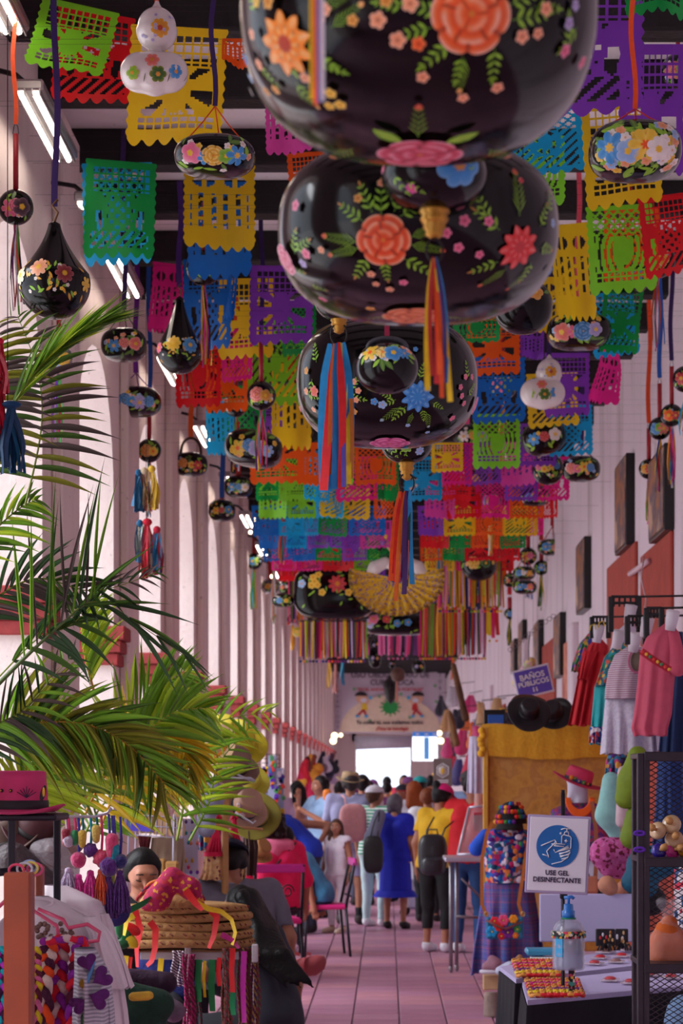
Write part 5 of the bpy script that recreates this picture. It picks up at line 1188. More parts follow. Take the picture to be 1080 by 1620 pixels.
# sandalled foot sticking out beside her
rt = r_
blob('crossed_foot',[(P(400,1500,266,.15),P(436,1520,262,.1),.05,.034),(P(436,1520,262,.1),P(455,1526,262),.034,.03),(P(455,1527,262),P(500,1520,262),.03,.026)],mat(SK,.6),rt,.008,.02)
m = MB(); rg = []
for (x,y,a,b) in ((452,1536,.012,.010),(455,1534,.03,.05),(475,1531,.036,.058),(500,1527,.034,.062),(513,1523,.02,.04),(516,1521,.004,.008)):
    c = P(x,y,262,-.02); rg.append([c+Vector((0,a*1.3*math.cos(t),b*math.sin(t))) for t in [2*PI*i/20 for i in range(20)]])
m.loft(rg,cap=True).build('sandal_sole',mat((156,64,70),.6,noise=.2),rt)
for x in (470,488): MB().strip([P(x-4,1548,262,-.05),P(x-8,1522,262,-.07),P(x-2,1508,262,-.03),P(x+4,1510,262,.04)],.02,(-1,0,0)).build('sandal_strap',mat((196,90,96),.6),rt)
# woman behind the tassel rack looking down
r_,W_,hl_ = person(0,0,318,1.58,PI+.22,'young woman with black hair tied back looking down behind the straw hats',top=tx((22,20,28)),sleeve=1.7,bottom=tx((30,28,36)),hair='short',hairc=(14,11,14),skin=(176,116,92),world=Vector(((221-CX)/318,F/318,.0)),seated=True,lean=.16,hp=.42,hr=.0,hy=.1,face=True,eyes='shut',seat_z=.47,res=.0095)
# vendor's elbow at the lower right edge
r_,W_,hl_ = person(0,0,395,1.6,PI,'vendor in pale blue at the lower right corner, only an elbow in view',top=tx((120,150,190)),bottom=tx((40,40,60)),hair='bob',world=Vector(((1140-CX)/395,F/395,-.12)),seated=True,res=.014,seat_z=.3,lean=.3)
# ================================================================ PALMS
lm = MB(); nn = 8
for i in range(nn+1):
    t = i/nn; w_ = .5*(math.sin(PI*min(1,t*.92+.08))**.6)*(1-t**3)+.01; z = -.22*t*t
    lm.v += [(-w_,t,z+.14*w_),(0,t,z-.05*w_),(w_,t,z+.14*w_)]
lm.f = [(i*3+j,i*3+j+1,i*3+j+4,i*3+j+3) for i in range(nn) for j in range(2)]; lm.mi = [0]*len(lm.f)
lo_ = lm.build('leaflet',mat((60,110,40)),local=True); LEAF = lo_.data; bpy.data.objects.remove(lo_)
LM = {k: mat(c,.45,noise=.2,scale=1.5,transl=.5) for k,c in dict(dark=(82,118,44),mid=(134,182,58),lime=(206,232,70),gold=(226,196,50),olive=(146,146,48),deep=(62,92,56),purple=(104,88,86)).items()}
palms = {}
def palm_root(key,loc,label):
    palms[key] = [thing('areca_palm',loc,label,'palm',None),0]
def frond(key,pts,n,Lpx,wpx,mats,ang=(60,60),sides=(1,1),t0=.12,s=370,dd=(0,.25),droop=.1,stemw=5,lenprof=None,bend=1.0,sc=(130,150,50),jit=6,seed=1):
    """pts: image polyline of the midrib (base to tip); leaflets in pairs at ang degrees off the midrib (upper side, lower side)"""
    root,used = palms[key]; r_ = random.Random(seed+n); s = s*(1.13 if key != 'c' else 1)
    pw = [P(x,y,s,dd[0]+(dd[1]-dd[0])*i/(len(pts)-1)) for i,(x,y) in enumerate(pts)]
    def cr(t):
        u = t*(len(pw)-1); i = min(int(u),len(pw)-2); u -= i; a = pw[max(i-1,0)]; b,c = pw[i],pw[i+1]; d = pw[min(i+2,len(pw)-1)]
        return .5*((2*b)+(c-a)*u+(2*a-5*b+4*c-d)*u*u+(3*b-a-3*c+d)*u**3)
    mid = [cr(i/24) for i in range(25)]
    fr = MB().tube(mid,1,7,rs=[max(.0015,stemw/s/2*(1-.85*i/24)) for i in range(25)]).build('frond',mat(sc,.5,noise=.2),root)
    for i in range(n):
        t = t0+(1-t0)*(i+.5)/n; p = cr(t); T = (cr(min(1,t+.02))-cr(max(0,t-.02))).normalized()
        prof = lenprof(t) if lenprof else math.sin(PI*min(1,.25+.72*t))**.7
        side = T.cross(Vector((0,-1,0))); side.normalize()   # to the right of the direction of growth, in the picture plane
        for sg in (-1,1):
            if not sides[0 if sg < 0 else 1]: continue
            a = math.radians(ang[0 if sg < 0 else 1]*(1-.35*t)+r_.uniform(-jit,jit))
            d = (T*math.cos(a)+side*sg*math.sin(a)+Vector((0,r_.uniform(-.25,.25),-droop))).normalized()
            L = Lpx/s*prof*r_.uniform(.85,1.1); nz = d.cross(T.cross(d)).normalized() if d.cross(T).length > .05 else Vector((0,-1,0))
            up = Vector((r_.uniform(-.5,.5),-1,r_.uniform(-.1,.6))); up = (up-d*up.dot(d)).normalized(); x = d.cross(up).normalized()
            up2 = Vector((0,0,1)); up2 = (up2-d*up2.dot(d)); up2 = up2.normalized() if up2.length > .2 else up
            up = (up*.6+up2*.7).normalized(); x = d.cross(up).normalized(); wd = wpx/s*r_.uniform(.8,1.1)
            Lb = L*bend; M = Matrix(((x.x*wd,d.x*L,up.x*Lb,p.x),(x.y*wd,d.y*L,up.y*Lb,p.y),(x.z*wd,d.z*L,up.z*Lb,p.z),(0,0,0,1)))
            o = bpy.data.objects.new('leaflet',LEAF); COL.objects.link(o); o.parent = fr
            o.matrix_local = Matrix.Translation(-wl(fr)) @ M
            o.material_slots[0].link = 'OBJECT'; o.material_slots[0].material = LM[mats[r_.randrange(len(mats))]]
    return fr
palm_root('a',P(-40,1330,452),'dark palm with tall spiky fronds at the left edge')
palm_root('b',P(60,1330,396),'yellow-green palm in front of the second pier, with a broad arching frond')
palm_root('c',P(250,1330,330),'golden palm drooping over the wire basket')
frond('a',[(-30,1110),(40,1040),(100,985),(152,940)],13,245,6.5,['deep','purple','mid','dark'],ang=(58,55),bend=.3,s=410,stemw=9,sc=(78,100,44),droop=-.05,sides=(1,0),dd=(0,.1),lenprof=lambda t: .8+.2*math.sin(PI*t),t0=.30,jit=9,seed=4)
frond('a',[(-10,1080),(60,1010),(110,990),(165,940)],10,120,6,['deep','dark'],ang=(20,60),s=405,stemw=3,sides=(1,1),seed=8)
frond('a',[(100,985),(150,952),(230,995),(305,1048)],5,180,7,['dark','deep'],ang=(14,18),bend=.5,s=400,stemw=3,droop=.1,seed=2)
frond('a',[(-40,800),(-5,690),(55,590),(110,540),(150,515)],34,150,6.5,['mid','mid','dark','lime'],ang=(9,11),bend=.3,s=430,stemw=6,droop=-.02,dd=(0,.2),lenprof=lambda t: .9-.25*t,t0=.35,seed=3)
frond('a',[(40,800),(65,680),(60,590),(28,500)],22,120,3.2,['purple','dark','olive'],ang=(75,80),s=420,stemw=4,droop=.15,seed=5)
frond('a',[(-30,720),(0,600),(-5,510)],14,110,3,['olive','purple'],ang=(70,85),s=425,stemw=3,droop=.1,seed=6)
frond('a',[(-60,900),(-20,850),(30,805),(60,790)],16,90,6,['lime','mid','dark'],ang=(35,45),s=415,seed=7)
frond('a',[(-60,1010),(-10,950),(60,915),(150,935),(250,905)],24,100,4.5,['dark','deep','purple'],ang=(45,50),s=405,droop=.05,seed=9)
frond('a',[(-60,1200),(-10,1150),(40,1120),(120,1030)],20,110,5,['deep','purple','mid'],ang=(60,60),s=395,seed=10)
frond('b',[(-40,1180),(20,1155),(80,1142),(150,1150),(210,1185),(260,1240)],42,158,6.2,['dark','olive','mid','olive'],ang=(50,56),s=380,stemw=6,sc=(190,130,40),droop=.12,jit=10,seed=11,lenprof=lambda t: .95-.35*t)
frond('b',[(150,1100),(135,1040),(130,1000),(136,950)],22,110,10,['lime','lime','mid'],ang=(10,42),sides=(0,1),s=330,sc=(220,150,50),droop=-.1,seed=12)
frond('b',[(140,1250),(200,1140),(250,1090),(300,1060)],24,120,6,['lime','mid','mid'],ang=(45,48),s=335,sc=(160,170,60),seed=13)
frond('b',[(110,1290),(200,1190),(270,1130),(330,1120)],24,130,5.5,['mid','lime','mid'],ang=(38,42),s=345,sc=(200,170,60),seed=14)
frond('b',[(-20,1330),(50,1245),(110,1190),(160,1160)],26,125,8,['mid','lime','lime'],ang=(48,55),s=365,sc=(210,160,60),stemw=6,seed=15)
frond('b',[(20,1300),(30,1230),(60,1160),(80,1110)],22,90,8,['lime','mid'],ang=(30,40),s=350,sc=(210,180,70),seed=16)
frond('b',[(150,1300),(120,1230),(100,1170),(90,1080)],18,80,7,['lime','mid'],ang=(40,40),s=340,seed=17)
frond('c',[(150,1330),(190,1240),(240,1190),(290,1200),(305,1260)],34,105,7,['gold','olive','gold','lime'],ang=(50,62),s=340,sc=(214,160,40),droop=.45,seed=18)
frond('c',[(120,1320),(170,1220),(230,1165),(285,1180),(300,1230)],30,110,7,['olive','gold','gold'],ang=(55,70),s=345,sc=(200,140,40),droop=.5,seed=19)
frond('c',[(300,1330),(330,1270),(345,1210),(395,1150)],18,80,3.6,['mid','lime'],ang=(55,60),s=322,seed=20,sc=(120,150,60))
frond('c',[(280,1330),(300,1230),(330,1150),(430,1125)],18,95,3.8,['lime','mid'],ang=(50,58),s=325,seed=21)
frond('c',[(130,1330),(150,1290),(190,1250),(215,1290)],14,80,5,['dark','mid'],ang=(45,60),s=338,droop=.3,seed=22)
for key,(x,y) in (('a',(-40,1330)),('b',(90,1340)),('c',(170,1345))):
    ss = {'a': 452,'b': 396,'c': 335}[key]; b = P(x,y,ss); MB().tube([b,Vector((b.x,b.y,.35))],.035,10).build('stems',LM['olive'],palms[key][0])
    MB().rev([(.14,0),(.19,.02),(.21,.30),(.19,.31),(.17,.27),(.001,.27)],(b.x,b.y,0)).build('pot',mat((150,84,60),.8),palms[key][0])

# ================================================================ LEFT STALLS
M_wood = mat((160,68,34),.45,noise=.35,scale=5,bump=.1,coat=.2)
M_iron = mat((38,35,46),.45,.4)
def post(x0,x1,y0,s,label,m=M_wood,dp=.07,zb=0.0,name='wooden_post'):
    w_ = (x1-x0)/s; c = P((x0+x1)/2,y0,s); q = MB().bbox((c.x,c.y,(c.z+zb)/2),(w_,dp,c.z-zb),.006)
    return tag(q.build(name,m),label,'post')
post(9,52,1380,600,'orange-brown wooden post of the garment rack, foremost at the lower left')
post(56,69,1368,520,'thinner wooden post behind the white blouses',dp=.05)
# garment rack rail and hangers
def hanger(pts,s,label,col=(206,70,110),r=3.2):
    rt = thing('clothes_hanger',P(*pts[0],s),label,'hanger','pink plastic hangers'); MB().tube([P(x,y,s) for x,y in pts],r/s,8).build('hanger_wire',mat(col,.3,coat=.4),rt); return rt
hanger([(30,1390),(30,1405),(-40,1470),(-20,1490)],585,'pink hanger left of the wooden post')
hanger([(60,1438),(100,1455),(108,1468),(138,1462),(158,1475),(155,1488),(140,1490)],580,'pink hanger with a notch over the braided cords')
hanger([(45,1375),(52,1440),(90,1465),(92,1478)],570,'pink hanger tucked against the wooden post')
rt = tag(MB().tube([P(-60,1384,575),P(30,1378,575),P(62,1374,520)],.012).build('rack_rail',M_iron),'dark rail joining the wooden posts of the garment rack','rail')
for i,(cx_,cy_,c) in enumerate(((26,1377,(222,60,100)),(38,1375,(190,190,200)),(46,1374,(226,200,90)),(52,1376,(226,90,140)),(43,1372,(150,170,220)))):
    tag(MB().tube([P(cx_,cy_,590)+Vector((.020*math.cos(a),.01*i,.016*math.sin(a))) for a in [k*PI/12 for k in range(25)]],.0035,8).build('hair_band',mat(c,.4)),'%s elastic band looped over the foremost wooden post' % ['pink','silver','yellow','rose','pale blue'][i],'band','bands on the post')
# white blouse with sleeve (drapes)
def drape(name,prof,s,m,label=None,parent=None,depth=.10,ripple=.012,n=56,cat='blouse',group=None,rn=9,dd=0):
    """prof: (left px, right px, y px) rows from top to hem -> a hollow hanging garment"""
    rg = []; H_ = len(prof)
    for j,(x0,x1,y) in enumerate(prof):
        c = P((x0+x1)/2,y,s,dd); a = (x1-x0)/2/s; q = j/(H_-1); d_ = depth*(.5+.5*min(1,q*3))
        rg.append([c+Vector(((a)*math.cos(t)+ripple*.4*q*math.sin(5*t),d_*math.sin(t)+ripple*q*1.6*math.sin(rn*t+.7*math.sin(3*t)),ripple*.3*math.sin(7*t)*q)) for t in [2*PI*i/n for i in range(n)]])
    # subdivide rows smoothly
    R2 = []
    for i in range(H_-1):
        for u in (0,.25,.5,.75): R2.append([rg[i][k].lerp(rg[i+1][k],u) for k in range(n)])
    R2.append(rg[-1])
    o = MB().loft(R2).build(name,m,parent)
    if parent is None: tag(o,label,cat,group)
    return o
M_white = mat((226,216,222),.85,noise=.08,scale=10,bump=.15)
t = thing('white_blouse',P(110,1620,545),'white cotton blouse with short sleeves on the foremost hanger','blouse')
drape('body',[(50,78,1418),(22,118,1436),(0,158,1456),(-10,172,1490),(-15,176,1600),(-20,190,1700)],545,M_white,parent=t,dd=.1,depth=.07,ripple=.02)
drape('sleeve',[(128,152,1450),(140,176,1475),(150,196,1520),(160,208,1560),(164,204,1563)],545,M_white,parent=t,depth=.045,ripple=.01)
MB().tube([P(58+26*math.cos(a),1428+7*math.sin(a),540) for a in [k*.35 for k in range(19)]],.006).build('collar',M_white,t)
for k_ in range(28):
    MB().ell(P(78+R.uniform(-22,40),1475+R.uniform(-14,12),545,-.06),.008,6,4).build('bead',mat((120,90,80),.4),t) if k_ < 26 else None
t2 = thing('white_dress',P(190,1620,500),'white dress with long flat sleeve behind the foremost blouse','dress')
drape('body',[(70,110,1400),(50,165,1425),(60,180,1470),(80,200,1600),(90,210,1700)],500,M_white,parent=t2)
drape('sleeve',[(150,172,1445),(160,190,1500),(168,208,1555),(172,210,1562)],500,M_white,parent=t2,depth=.04,dd=-.03)
# braided cord sash bundles
def braid(pts,wpx,cols,s,label):
    root = thing('braided_cord',P(*pts[-1],s),label,'cord','fat braided cords'); pw = [P(x,y,s) for x,y in pts]; Lt = sum((pw[i+1]-pw[i]).length for i in range(len(pw)-1))
    def pos(t): u = t*(len(pw)-1); i = min(int(u),len(pw)-2); return pw[i].lerp(pw[i+1],u-i)
    w_ = wpx/s/2; nt = max(3,int(Lt/(w_*2.1)))
    for j in range(3):
        m = MB(); N_ = nt*10; pt = []; 
        for k in range(N_+1):
            t = k/N_; ph = 2*PI*nt*t/2+j*2*PI/3; pt.append(pos(t)+Vector((w_*.62*math.sin(ph),-w_*.4*math.sin(2*ph),0)))
        m.tube(pt,w_*.46,8,rs=[w_*.46*(1+.12*math.sin(k*1.3)) for k in range(N_+1)]); m.build('strand',mat(cols[j],.85,noise=.15,scale=60,bump=.4),root)
braid([(78,1490),(68,1550),(72,1680)],30,[(240,80,20),(70,10,50),(226,206,190)],555,'braided cord of orange, plum and cream strands, by the wooden post')
braid([(95,1488),(92,1560),(98,1680)],30,[(226,24,50),(150,40,170),(226,206,196)],550,'braided cord of red, purple and cream strands, in the middle')
braid([(128,1485),(118,1560),(112,1680)],26,[(226,24,50),(150,40,170),(90,10,50)],552,'braided cord of red, purple and plum strands beside the knitted flowers')
braid([(75,1490),(100,1484),(125,1488)],26,[(226,24,60),(226,206,200),(150,30,150)],560,'braided cord lying across the hanger above the others')
braid([(56,1500),(58,1560),(57,1680)],18,[(226,206,30),(226,110,160),(100,20,50)],570,'thin yellow and pink braided cord touching the wooden post')
braid([(2,1500),(4,1560),(3,1680)],22,[(20,180,190),(190,50,190),(60,10,60)],580,'turquoise and violet braided cord left of the wooden post')
# knitted blouse with purple flowers
t = thing('knitted_blouse',P(160,1640,575),'silver-grey knitted top with purple felt flower petals','blouse')
drape('body',[(118,150,1500),(120,172,1540),(118,178,1600),(118,182,1690)],575,ramp_mat('grey_knit','stripes',[(150,150,160),(196,196,206)],30,.9),parent=t)
def heart(cx_,cy_,r_,ang,s,c,dd,nm,par):
    pt = []
    for i in range(32):
        a = 2*PI*i/32; x = 16*math.sin(a)**3; y = 13*math.cos(a)-5*math.cos(2*a)-2*math.cos(3*a)-math.cos(4*a); x,y = x/16*r_,y/16*r_
        pt.append(P(cx_+x*math.cos(ang)-y*math.sin(ang),cy_-(x*math.sin(ang)+y*math.cos(ang)),s,dd))
    return MB().prism(pt,(0,.02,0)).build(nm,mat(c,.9,bump=.4,noise=.2,scale=80),par)
for (x,y,r_,a) in ((161,1546,17,-1.0),(157,1580,17,-1.9),(137,1522,15,.3),(122,1590,14,2.2)):
    h_ = heart(x,y,r_,a,573,(96,30,110),-.13,'petal',t); heart(x,y,r_*.5,a,571,(196,130,130),-.13,'petal_heart',h_)
MB().ell(P(133,1556,571,-.13),.014,14,10).build('flower_centre',mat((150,120,30),.9,bump=.5,scale=80),t)
MB().ell(P(137,1615,571,-.12),(.02,.01,.02),14,10,p=3).build('green_patch',mat((60,110,70),.9,bump=.5,scale=60),t)
MB().tube([P(148,1520,572,-.13),P(143,1540,572,-.13),P(136,1556,572,-.13),P(137,1600,572,-.13)],.006).build('blue_stem',mat((90,150,200),.9),t)
# pink painted hat on the dark stand
hat('painted_hat',P(28,1283,540),.140,.088,.118,mat((206,50,110),.7,noise=.15),(0,0,0),None,mat((30,22,30),.6),'pink hat painted with a bird, sprigs and small flowers, on the dark stand',sy=1.15,curl=.012,deco=[(-2.2,.055,.012,(240,170,30)),(-1.9,.06,.006,(20,20,26)),(-1.6,.06,.006,(20,20,26))],top=.93)
hr = bpy.data.objects['painted_hat']
for k_ in range(7):
    a = -1.28+.0*k_; MB().tube([P(42,1262,540,-.104),P(42+(k_-3)*5,1262-18+abs(k_-3)*3,540,-.10)],.0013).build('painted_sprig',mat((50,30,60),.7),hr)
MB().ell(P(68,1255,540,-.085),(.008,.004,.024),10,8,rot=Matrix.Rotation(.25,3,'Y')).build('painted_bird',mat((24,30,34),.5),hr); MB().ell(P(69,1253,540,-.090),(.004,.003,.014),10,8).build('bird_breast',mat((240,180,30),.5),hr)
st = thing('hat_stand',P(40,1400,535),'dark metal stand carrying the pink painted hat','stand')
c = P(30,1292,535); MB().bbox((c.x,c.y,c.z),(.26,.26,.02),.006).build('top_plate',M_iron,st)
for (x,dy) in ((28,-.1),(82,.1),(-30,-.1)): b = P(x,1294,535); MB().bbox((b.x,b.y+dy,b.z/2),(.02,.02,b.z),.003).build('leg',M_iron,st)
# hats in plastic below
for i,(x,y,br,cr,c,rot,lb) in enumerate(((52,1320,.13,.075,(70,26,32),(.3,.5,0),'dark maroon hat stored under the stand'),(15,1335,.14,.08,(92,70,60),(.2,-.3,0),'brown hat stored lowest at the left edge'),(92,1345,.09,.055,(150,124,112),(.5,.9,0),'cream hat tilted under the hanging tassels'),(72,1366,.10,.06,(120,100,92),(.4,.7,0),'grey-brown hat wrapped in clear plastic'))):
    hat('stored_hat',P(x,y,470),br,cr,.09,mat(c,.6),rot,None,mat((30,24,24),.5),lb,group='stored hats')
t = blob('plastic_wrap',[(P(80,1350,478),P(108,1375,478),.05,.04),(P(60,1345,478),P(80,1352,478),.03,.05)],mat((190,180,186),.15,alpha=.35,bump=.8,scale=30),None,.012); tag(t,'clear plastic bag around the hats below the stand','bag')
t = blob('gauze_bag',[(P(20,1360,480),P(70,1400,480),.06,.05)],mat((60,46,50),.5,bump=.6,scale=30),None,.014); tag(t,'dark bundled cloth under the stored hats','bundle')
# wire rail with pom tassels
rr = tag(MB().tube([P(82,1289,500),P(110,1292,500),P(150,1292,500),P(170,1286,500),P(176,1278,500)],.005).build('wire_rail',mat((196,190,200),.3,.7)),'bent white wire rail carrying the wool tassels','rail')
def pom(x,ytop,y,kind,r_,c,tc,ty,tl,cord,label,s=500):
    root = thing('wool_pendant',P(x,y,s),label,'pendant','wool tassel pendants')
    MB().tube([P(x,ytop,s),P(x+2,(ytop+y)/2,s),P(x,y,s)],.004).build('cord',mat(cord,.8),root)
    m_ = mat(c,.95,bump=.6,scale=70,noise=.2,sheen=.5)
    if kind == 'star':
        pr = [(P(x,y,s),P(x,y,s),r_*.6/s,r_*.6/s)]+[(P(x,y,s),P(x+r_*.8*math.cos(a),y+r_*.8*math.sin(a),s),r_*.4/s,r_*.24/s) for a in [2*PI*k/7 for k in range(7)]]
        blob('felt_star',pr,m_,root,.006,.01)
    elif kind == 'ball': blob('pom_ball',[(P(x,y,s),P(x,y+r_*.2,s),r_/s,r_*.9/s)],m_,root,.007)
    else: blob('felt_shape',[(P(x,y-r_*.6,s),P(x,y+r_*.6,s),r_*.55/s,r_*.45/s)],m_,root,.007)
    if tl:
        mt_ = mat(tc,.95,bump=.7,scale=90,noise=.25,sheen=.5); MB().rev([(.002,0),(5/s,-2/s),(6/s,-7/s),(4.5/s,-9/s)],P(x,ty,s)).build('tassel_knot',mt_,root)
        m = MB(); c0 = P(x,ty+8,s)
        for k in range(46):
            a = k*2.4; q = math.sqrt((k+.5)/46); e = Vector((17/s*q*math.cos(a),15/s*q*math.sin(a),0)); m.tube([c0+e*.25,c0+e*.8-Vector((0,0,tl*.45/s)),c0+e-Vector((0,0,tl*R.uniform(.92,1.02)/s))],.0032,4,cap=False)
        m.build('tassel_wool',mt_,root)
MG,OG_,PP,WH,TQ = (244,44,156),(240,84,24),(92,30,130),(210,190,222),(20,150,170)
for a in ((160,1290,1358,'star',15,(222,70,110),OG_,1374,50,(226,60,120),'pink felt star pendant with a bright orange tassel'),
          (143,1290,1345,'star',13,PP,MG,1376,48,TQ,'purple felt star pendant with a magenta tassel'),
          (124,1292,1360,'ball',13,(214,60,120),MG,1382,50,(60,60,160),'magenta pom pendant with a long magenta tassel, beside the purple star'),
          (108,1292,1330,'ball',10,(196,180,200),WH,1372,40,(226,60,120),'pale lilac wool tassel, leftmost of the hanging pendants'),
          (180,1290,1352,'drop',18,TQ,None,0,0,(70,60,150),'turquoise felt drop pendant'),
          (177,1290,1340,'drop',20,(222,70,120),None,0,0,(70,60,150),'rose felt drop pendant behind the turquoise one'),
          (172,1288,1370,'ball',16,PP,PP,1385,60,(60,50,150),'deep purple pom pendant with a long purple tassel'),
          (190,1292,1362,'ball',12,(40,40,110),PP,1376,60,(60,50,150),'navy and purple pom pendant nearest the young woman'),
          (130,1290,1328,'drop',14,(226,190,70),None,0,0,(40,120,120),'yellow felt bird pendant above the purple star'),
          (118,1290,1326,'drop',12,(40,140,80),None,0,0,(226,60,120),'green felt parrot pendant above the magenta pom'),
          (152,1288,1320,'drop',14,(226,196,90),None,0,0,(20,110,110),'pale yellow felt drop pendant near the rail'),
          (104,1292,1326,'drop',14,(150,20,50),None,0,0,(226,190,200),'crimson felt pendant below the rail start')): pom(*a)
# wire rack with paper bags
t = thing('wire_basket_rack',P(240,1400,304),'white wire basket rack with crimped paper bags','rack'); M_ww = mat((206,200,226),.35)
def wires(x0,x1,y0,y1,s,nx,ny,par,dy=.14):
    for k in range(ny): 
        y = y0+(y1-y0)*k/(ny-1); MB().tube([P(x0,y,s),P(x1,y+6,s),P(x1,y+6,s,dy),P(x0,y,s,dy),P(x0,y,s)],.003,5).build('wire',M_ww,par)
    for k in range(nx+1):
        x = x0+(x1-x0)*k/nx; dd_ = 6*k/nx; MB().tube([P(x,y0+dd_,s),P(x,y1+dd_,s),P(x,y1+dd_,s,dy)],.0022,5).build('wire',M_ww,par)
wires(198,288,1288,1320,304,11,3,t)
for x,yb_ in ((204,1360),(275,1390),(215,1390)): MB().tube([P(x,1288,304),P(x-3,yb_+60,304)],.005).build('upright',M_ww,t)
wires(255,300,1378,1392,304,5,2,t)
for i,(x,y0,y1,w_) in enumerate(((233,1265,1318,24),(256,1264,1320,26),(280,1280,1322,24))):
    rg = [[P(x+w_/2*a*cx_,y,305,.07)+Vector((0,.03*b*cy_,0)) for a,b in ((-1,-1),(1,-1),(1,1),(-1,1))] for y,cx_,cy_ in ((y0,.15,.2),(y0+16,.8,.7),(y0+30,1,1),(y1,.95,1))]
    tag(MB().loft(rg,cap=True).build('paper_bag',mat((196,154,116),.8,bump=.5,scale=18),smooth=False),'folded brown paper bag in the wire basket, %s from the purple packet' % ['first','second','third'][i],'bag','paper bags')
tag(MB().prism([P(200,1282,305,.03),P(240,1306,305,.03),P(242,1316,305,.03),P(200,1314,305,.03)],(0,.06,0)).build('purple_packet',mat((96,80,220),.5),smooth=False),'bright violet packet leaning in the wire basket','packet')
for i,(x,y) in enumerate(((252,1372),(272,1376),(262,1390))): tag(MB().bbox(P(x,y,305),(.07,.05,.09),.012).build('mini_bag',mat((190,140,80),.8,bump=.3)),'tiny brown gift bag on the lower wire shelf, %s one' % ['left','middle and upper','front'][i],'bag','tiny gift bags')
t = drape('linen_apron',[(240,290,1325),(238,292,1350),(236,290,1385)],298,mat((176,150,128),.85,bump=.2),'plain linen cloth hanging below the wire basket',cat='cloth')
drape('maroon_pennant',[(218,240,1322),(222,236,1340),(226,232,1356)],299,mat((110,30,40),.8),'maroon cloth corner below the violet packet',cat='cloth',depth=.03)
# earring card
t = thing('earring_card',P(300,1395,296),'tall pale card with pairs of earrings','display'); c = P(299,1345,296,.05)
MB().bbox(c,(.10,.012,.34),.004).build('card',mat((200,190,220),.6),t)
for i,(y,c1) in enumerate(((1300,(90,30,110)),(1318,(20,120,130)),(1333,(30,140,150)),(1334,(220,120,90)),(1362,(200,150,60)),(1372,(226,60,120)),(1380,(110,30,170)),(1290,(200,150,40)))):
    for q in (-5,5):
        x = 299+q+(8 if i in (3,6) else -6 if i in (2,5) else 0); e = MB().ell(P(x,y,296,-.0),(.009,.006,.011),10,8).build('earring',mat(c1,.4),t); MB().ell(P(x,y-4,296,-.0),.004,8,5).build('earring_stud',mat((220,180,90),.3,.8),e)
# mannequin head
t = blob('display_mannequin',[(P(332,1262,300),P(330,1256,300),.075,.08),(P(340,1272,300),P(343,1278,300),.045,.03),(P(328,1275,300),P(326,1310,300),.045,.05),(P(347,1264,300),P(350,1268,300),.01,.012)],mat((150,150,176),.35),None,.009); tag(t,'silver-grey mannequin head in profile beside the stacked hats','mannequin')
# hats on the rack
YEL = mat((206,190,34),.6,bump=.15,scale=30); 
hat('sun_hat',P(380,1176,262),.17,.08,.10,YEL,(.9,.5,0),None,YEL,'wide yellow sun hat at the top of the hat rack',group='hats on the rack')
hat('sun_hat',P(356,1162,266),.14,.09,.10,mat((214,198,50),.6,bump=.15),(.7,-.3,0),None,None,'yellow sun hat seen from above, leaning on the top one',group='hats on the rack')
hat('sun_hat',P(392,1236,258),.135,.07,.1,mat((196,186,60),.6),(1.1,.6,0),None,None,'pale yellow brim between the two brown hats',group='hats on the rack')
hat('felt_hat',P(370,1212,275),.15,.08,.11,mat((132,100,86),.7),(.75,.55,0),None,mat((40,30,30),.6),'brown felt hat with a cream flower on the upper prongs',deco=[(-1.6,.05,.022,(236,214,150)),(-1.0,.07,.02,(226,80,60))],group='hats on the rack')
hat('felt_hat',P(386,1278,275),.14,.08,.12,mat((186,146,124),.7),(.9,.75,0),None,mat((40,60,76),.6),'tan felt hat with orange and white flowers, lower prongs',deco=[(-1.7,.06,.026,(240,150,50)),(-1.3,.05,.02,(226,200,210)),(-1.9,.09,.018,(226,200,210))],group='hats on the rack')
hat('felt_hat',P(404,1290,262),.155,.08,.10,mat((140,130,44),.7),(1.2,.35,0),None,mat((24,30,34),.6),'large olive hat with black band, rearmost of the rack',group='hats on the rack')
hat('felt_hat',P(345,1180,300),.13,.08,.09,mat((206,170,130),.7),(.7,-.9,0),None,mat((226,150,40),.6),'small pale hat with an orange band at the rack top',group='hats on the rack')
t = thing('hat_rack',P(358,1420,285),'bamboo post with a cross stick and white prongs for hats','rack'); MB().tube([P(356,1240,285),Vector((P(356,1240,285).x,F/285,0))],.02,12).build('bamboo_post',mat((196,140,84),.6,noise=.3,scale=6),t)
MB().tube([P(312,1303,288),P(415,1312,284)],.008,10).build('cross_stick',mat((206,150,96),.6),t); MB().tube([P(330,1290,288),P(372,1330,284,.2)],.010,10).build('cross_stick',mat((190,160,110),.6),t)
for pts in ([(335,1206),(402,1238)],[(335,1230),(396,1231),(404,1236)],[(372,1285),(400,1303),(404,1298)],[(340,1215),(340,1300)]): MB().tube([P(x,y,278,-.12) for x,y in pts],.006,8).build('prong',mat((200,200,214),.3,.3),t)
MB().tube([P(345+5*math.cos(a),1298+4*math.sin(a*1.3),283,-.03) for a in [k*.5 for k in range(14)]],.006).build('lashing',mat((120,120,40),.8),t)
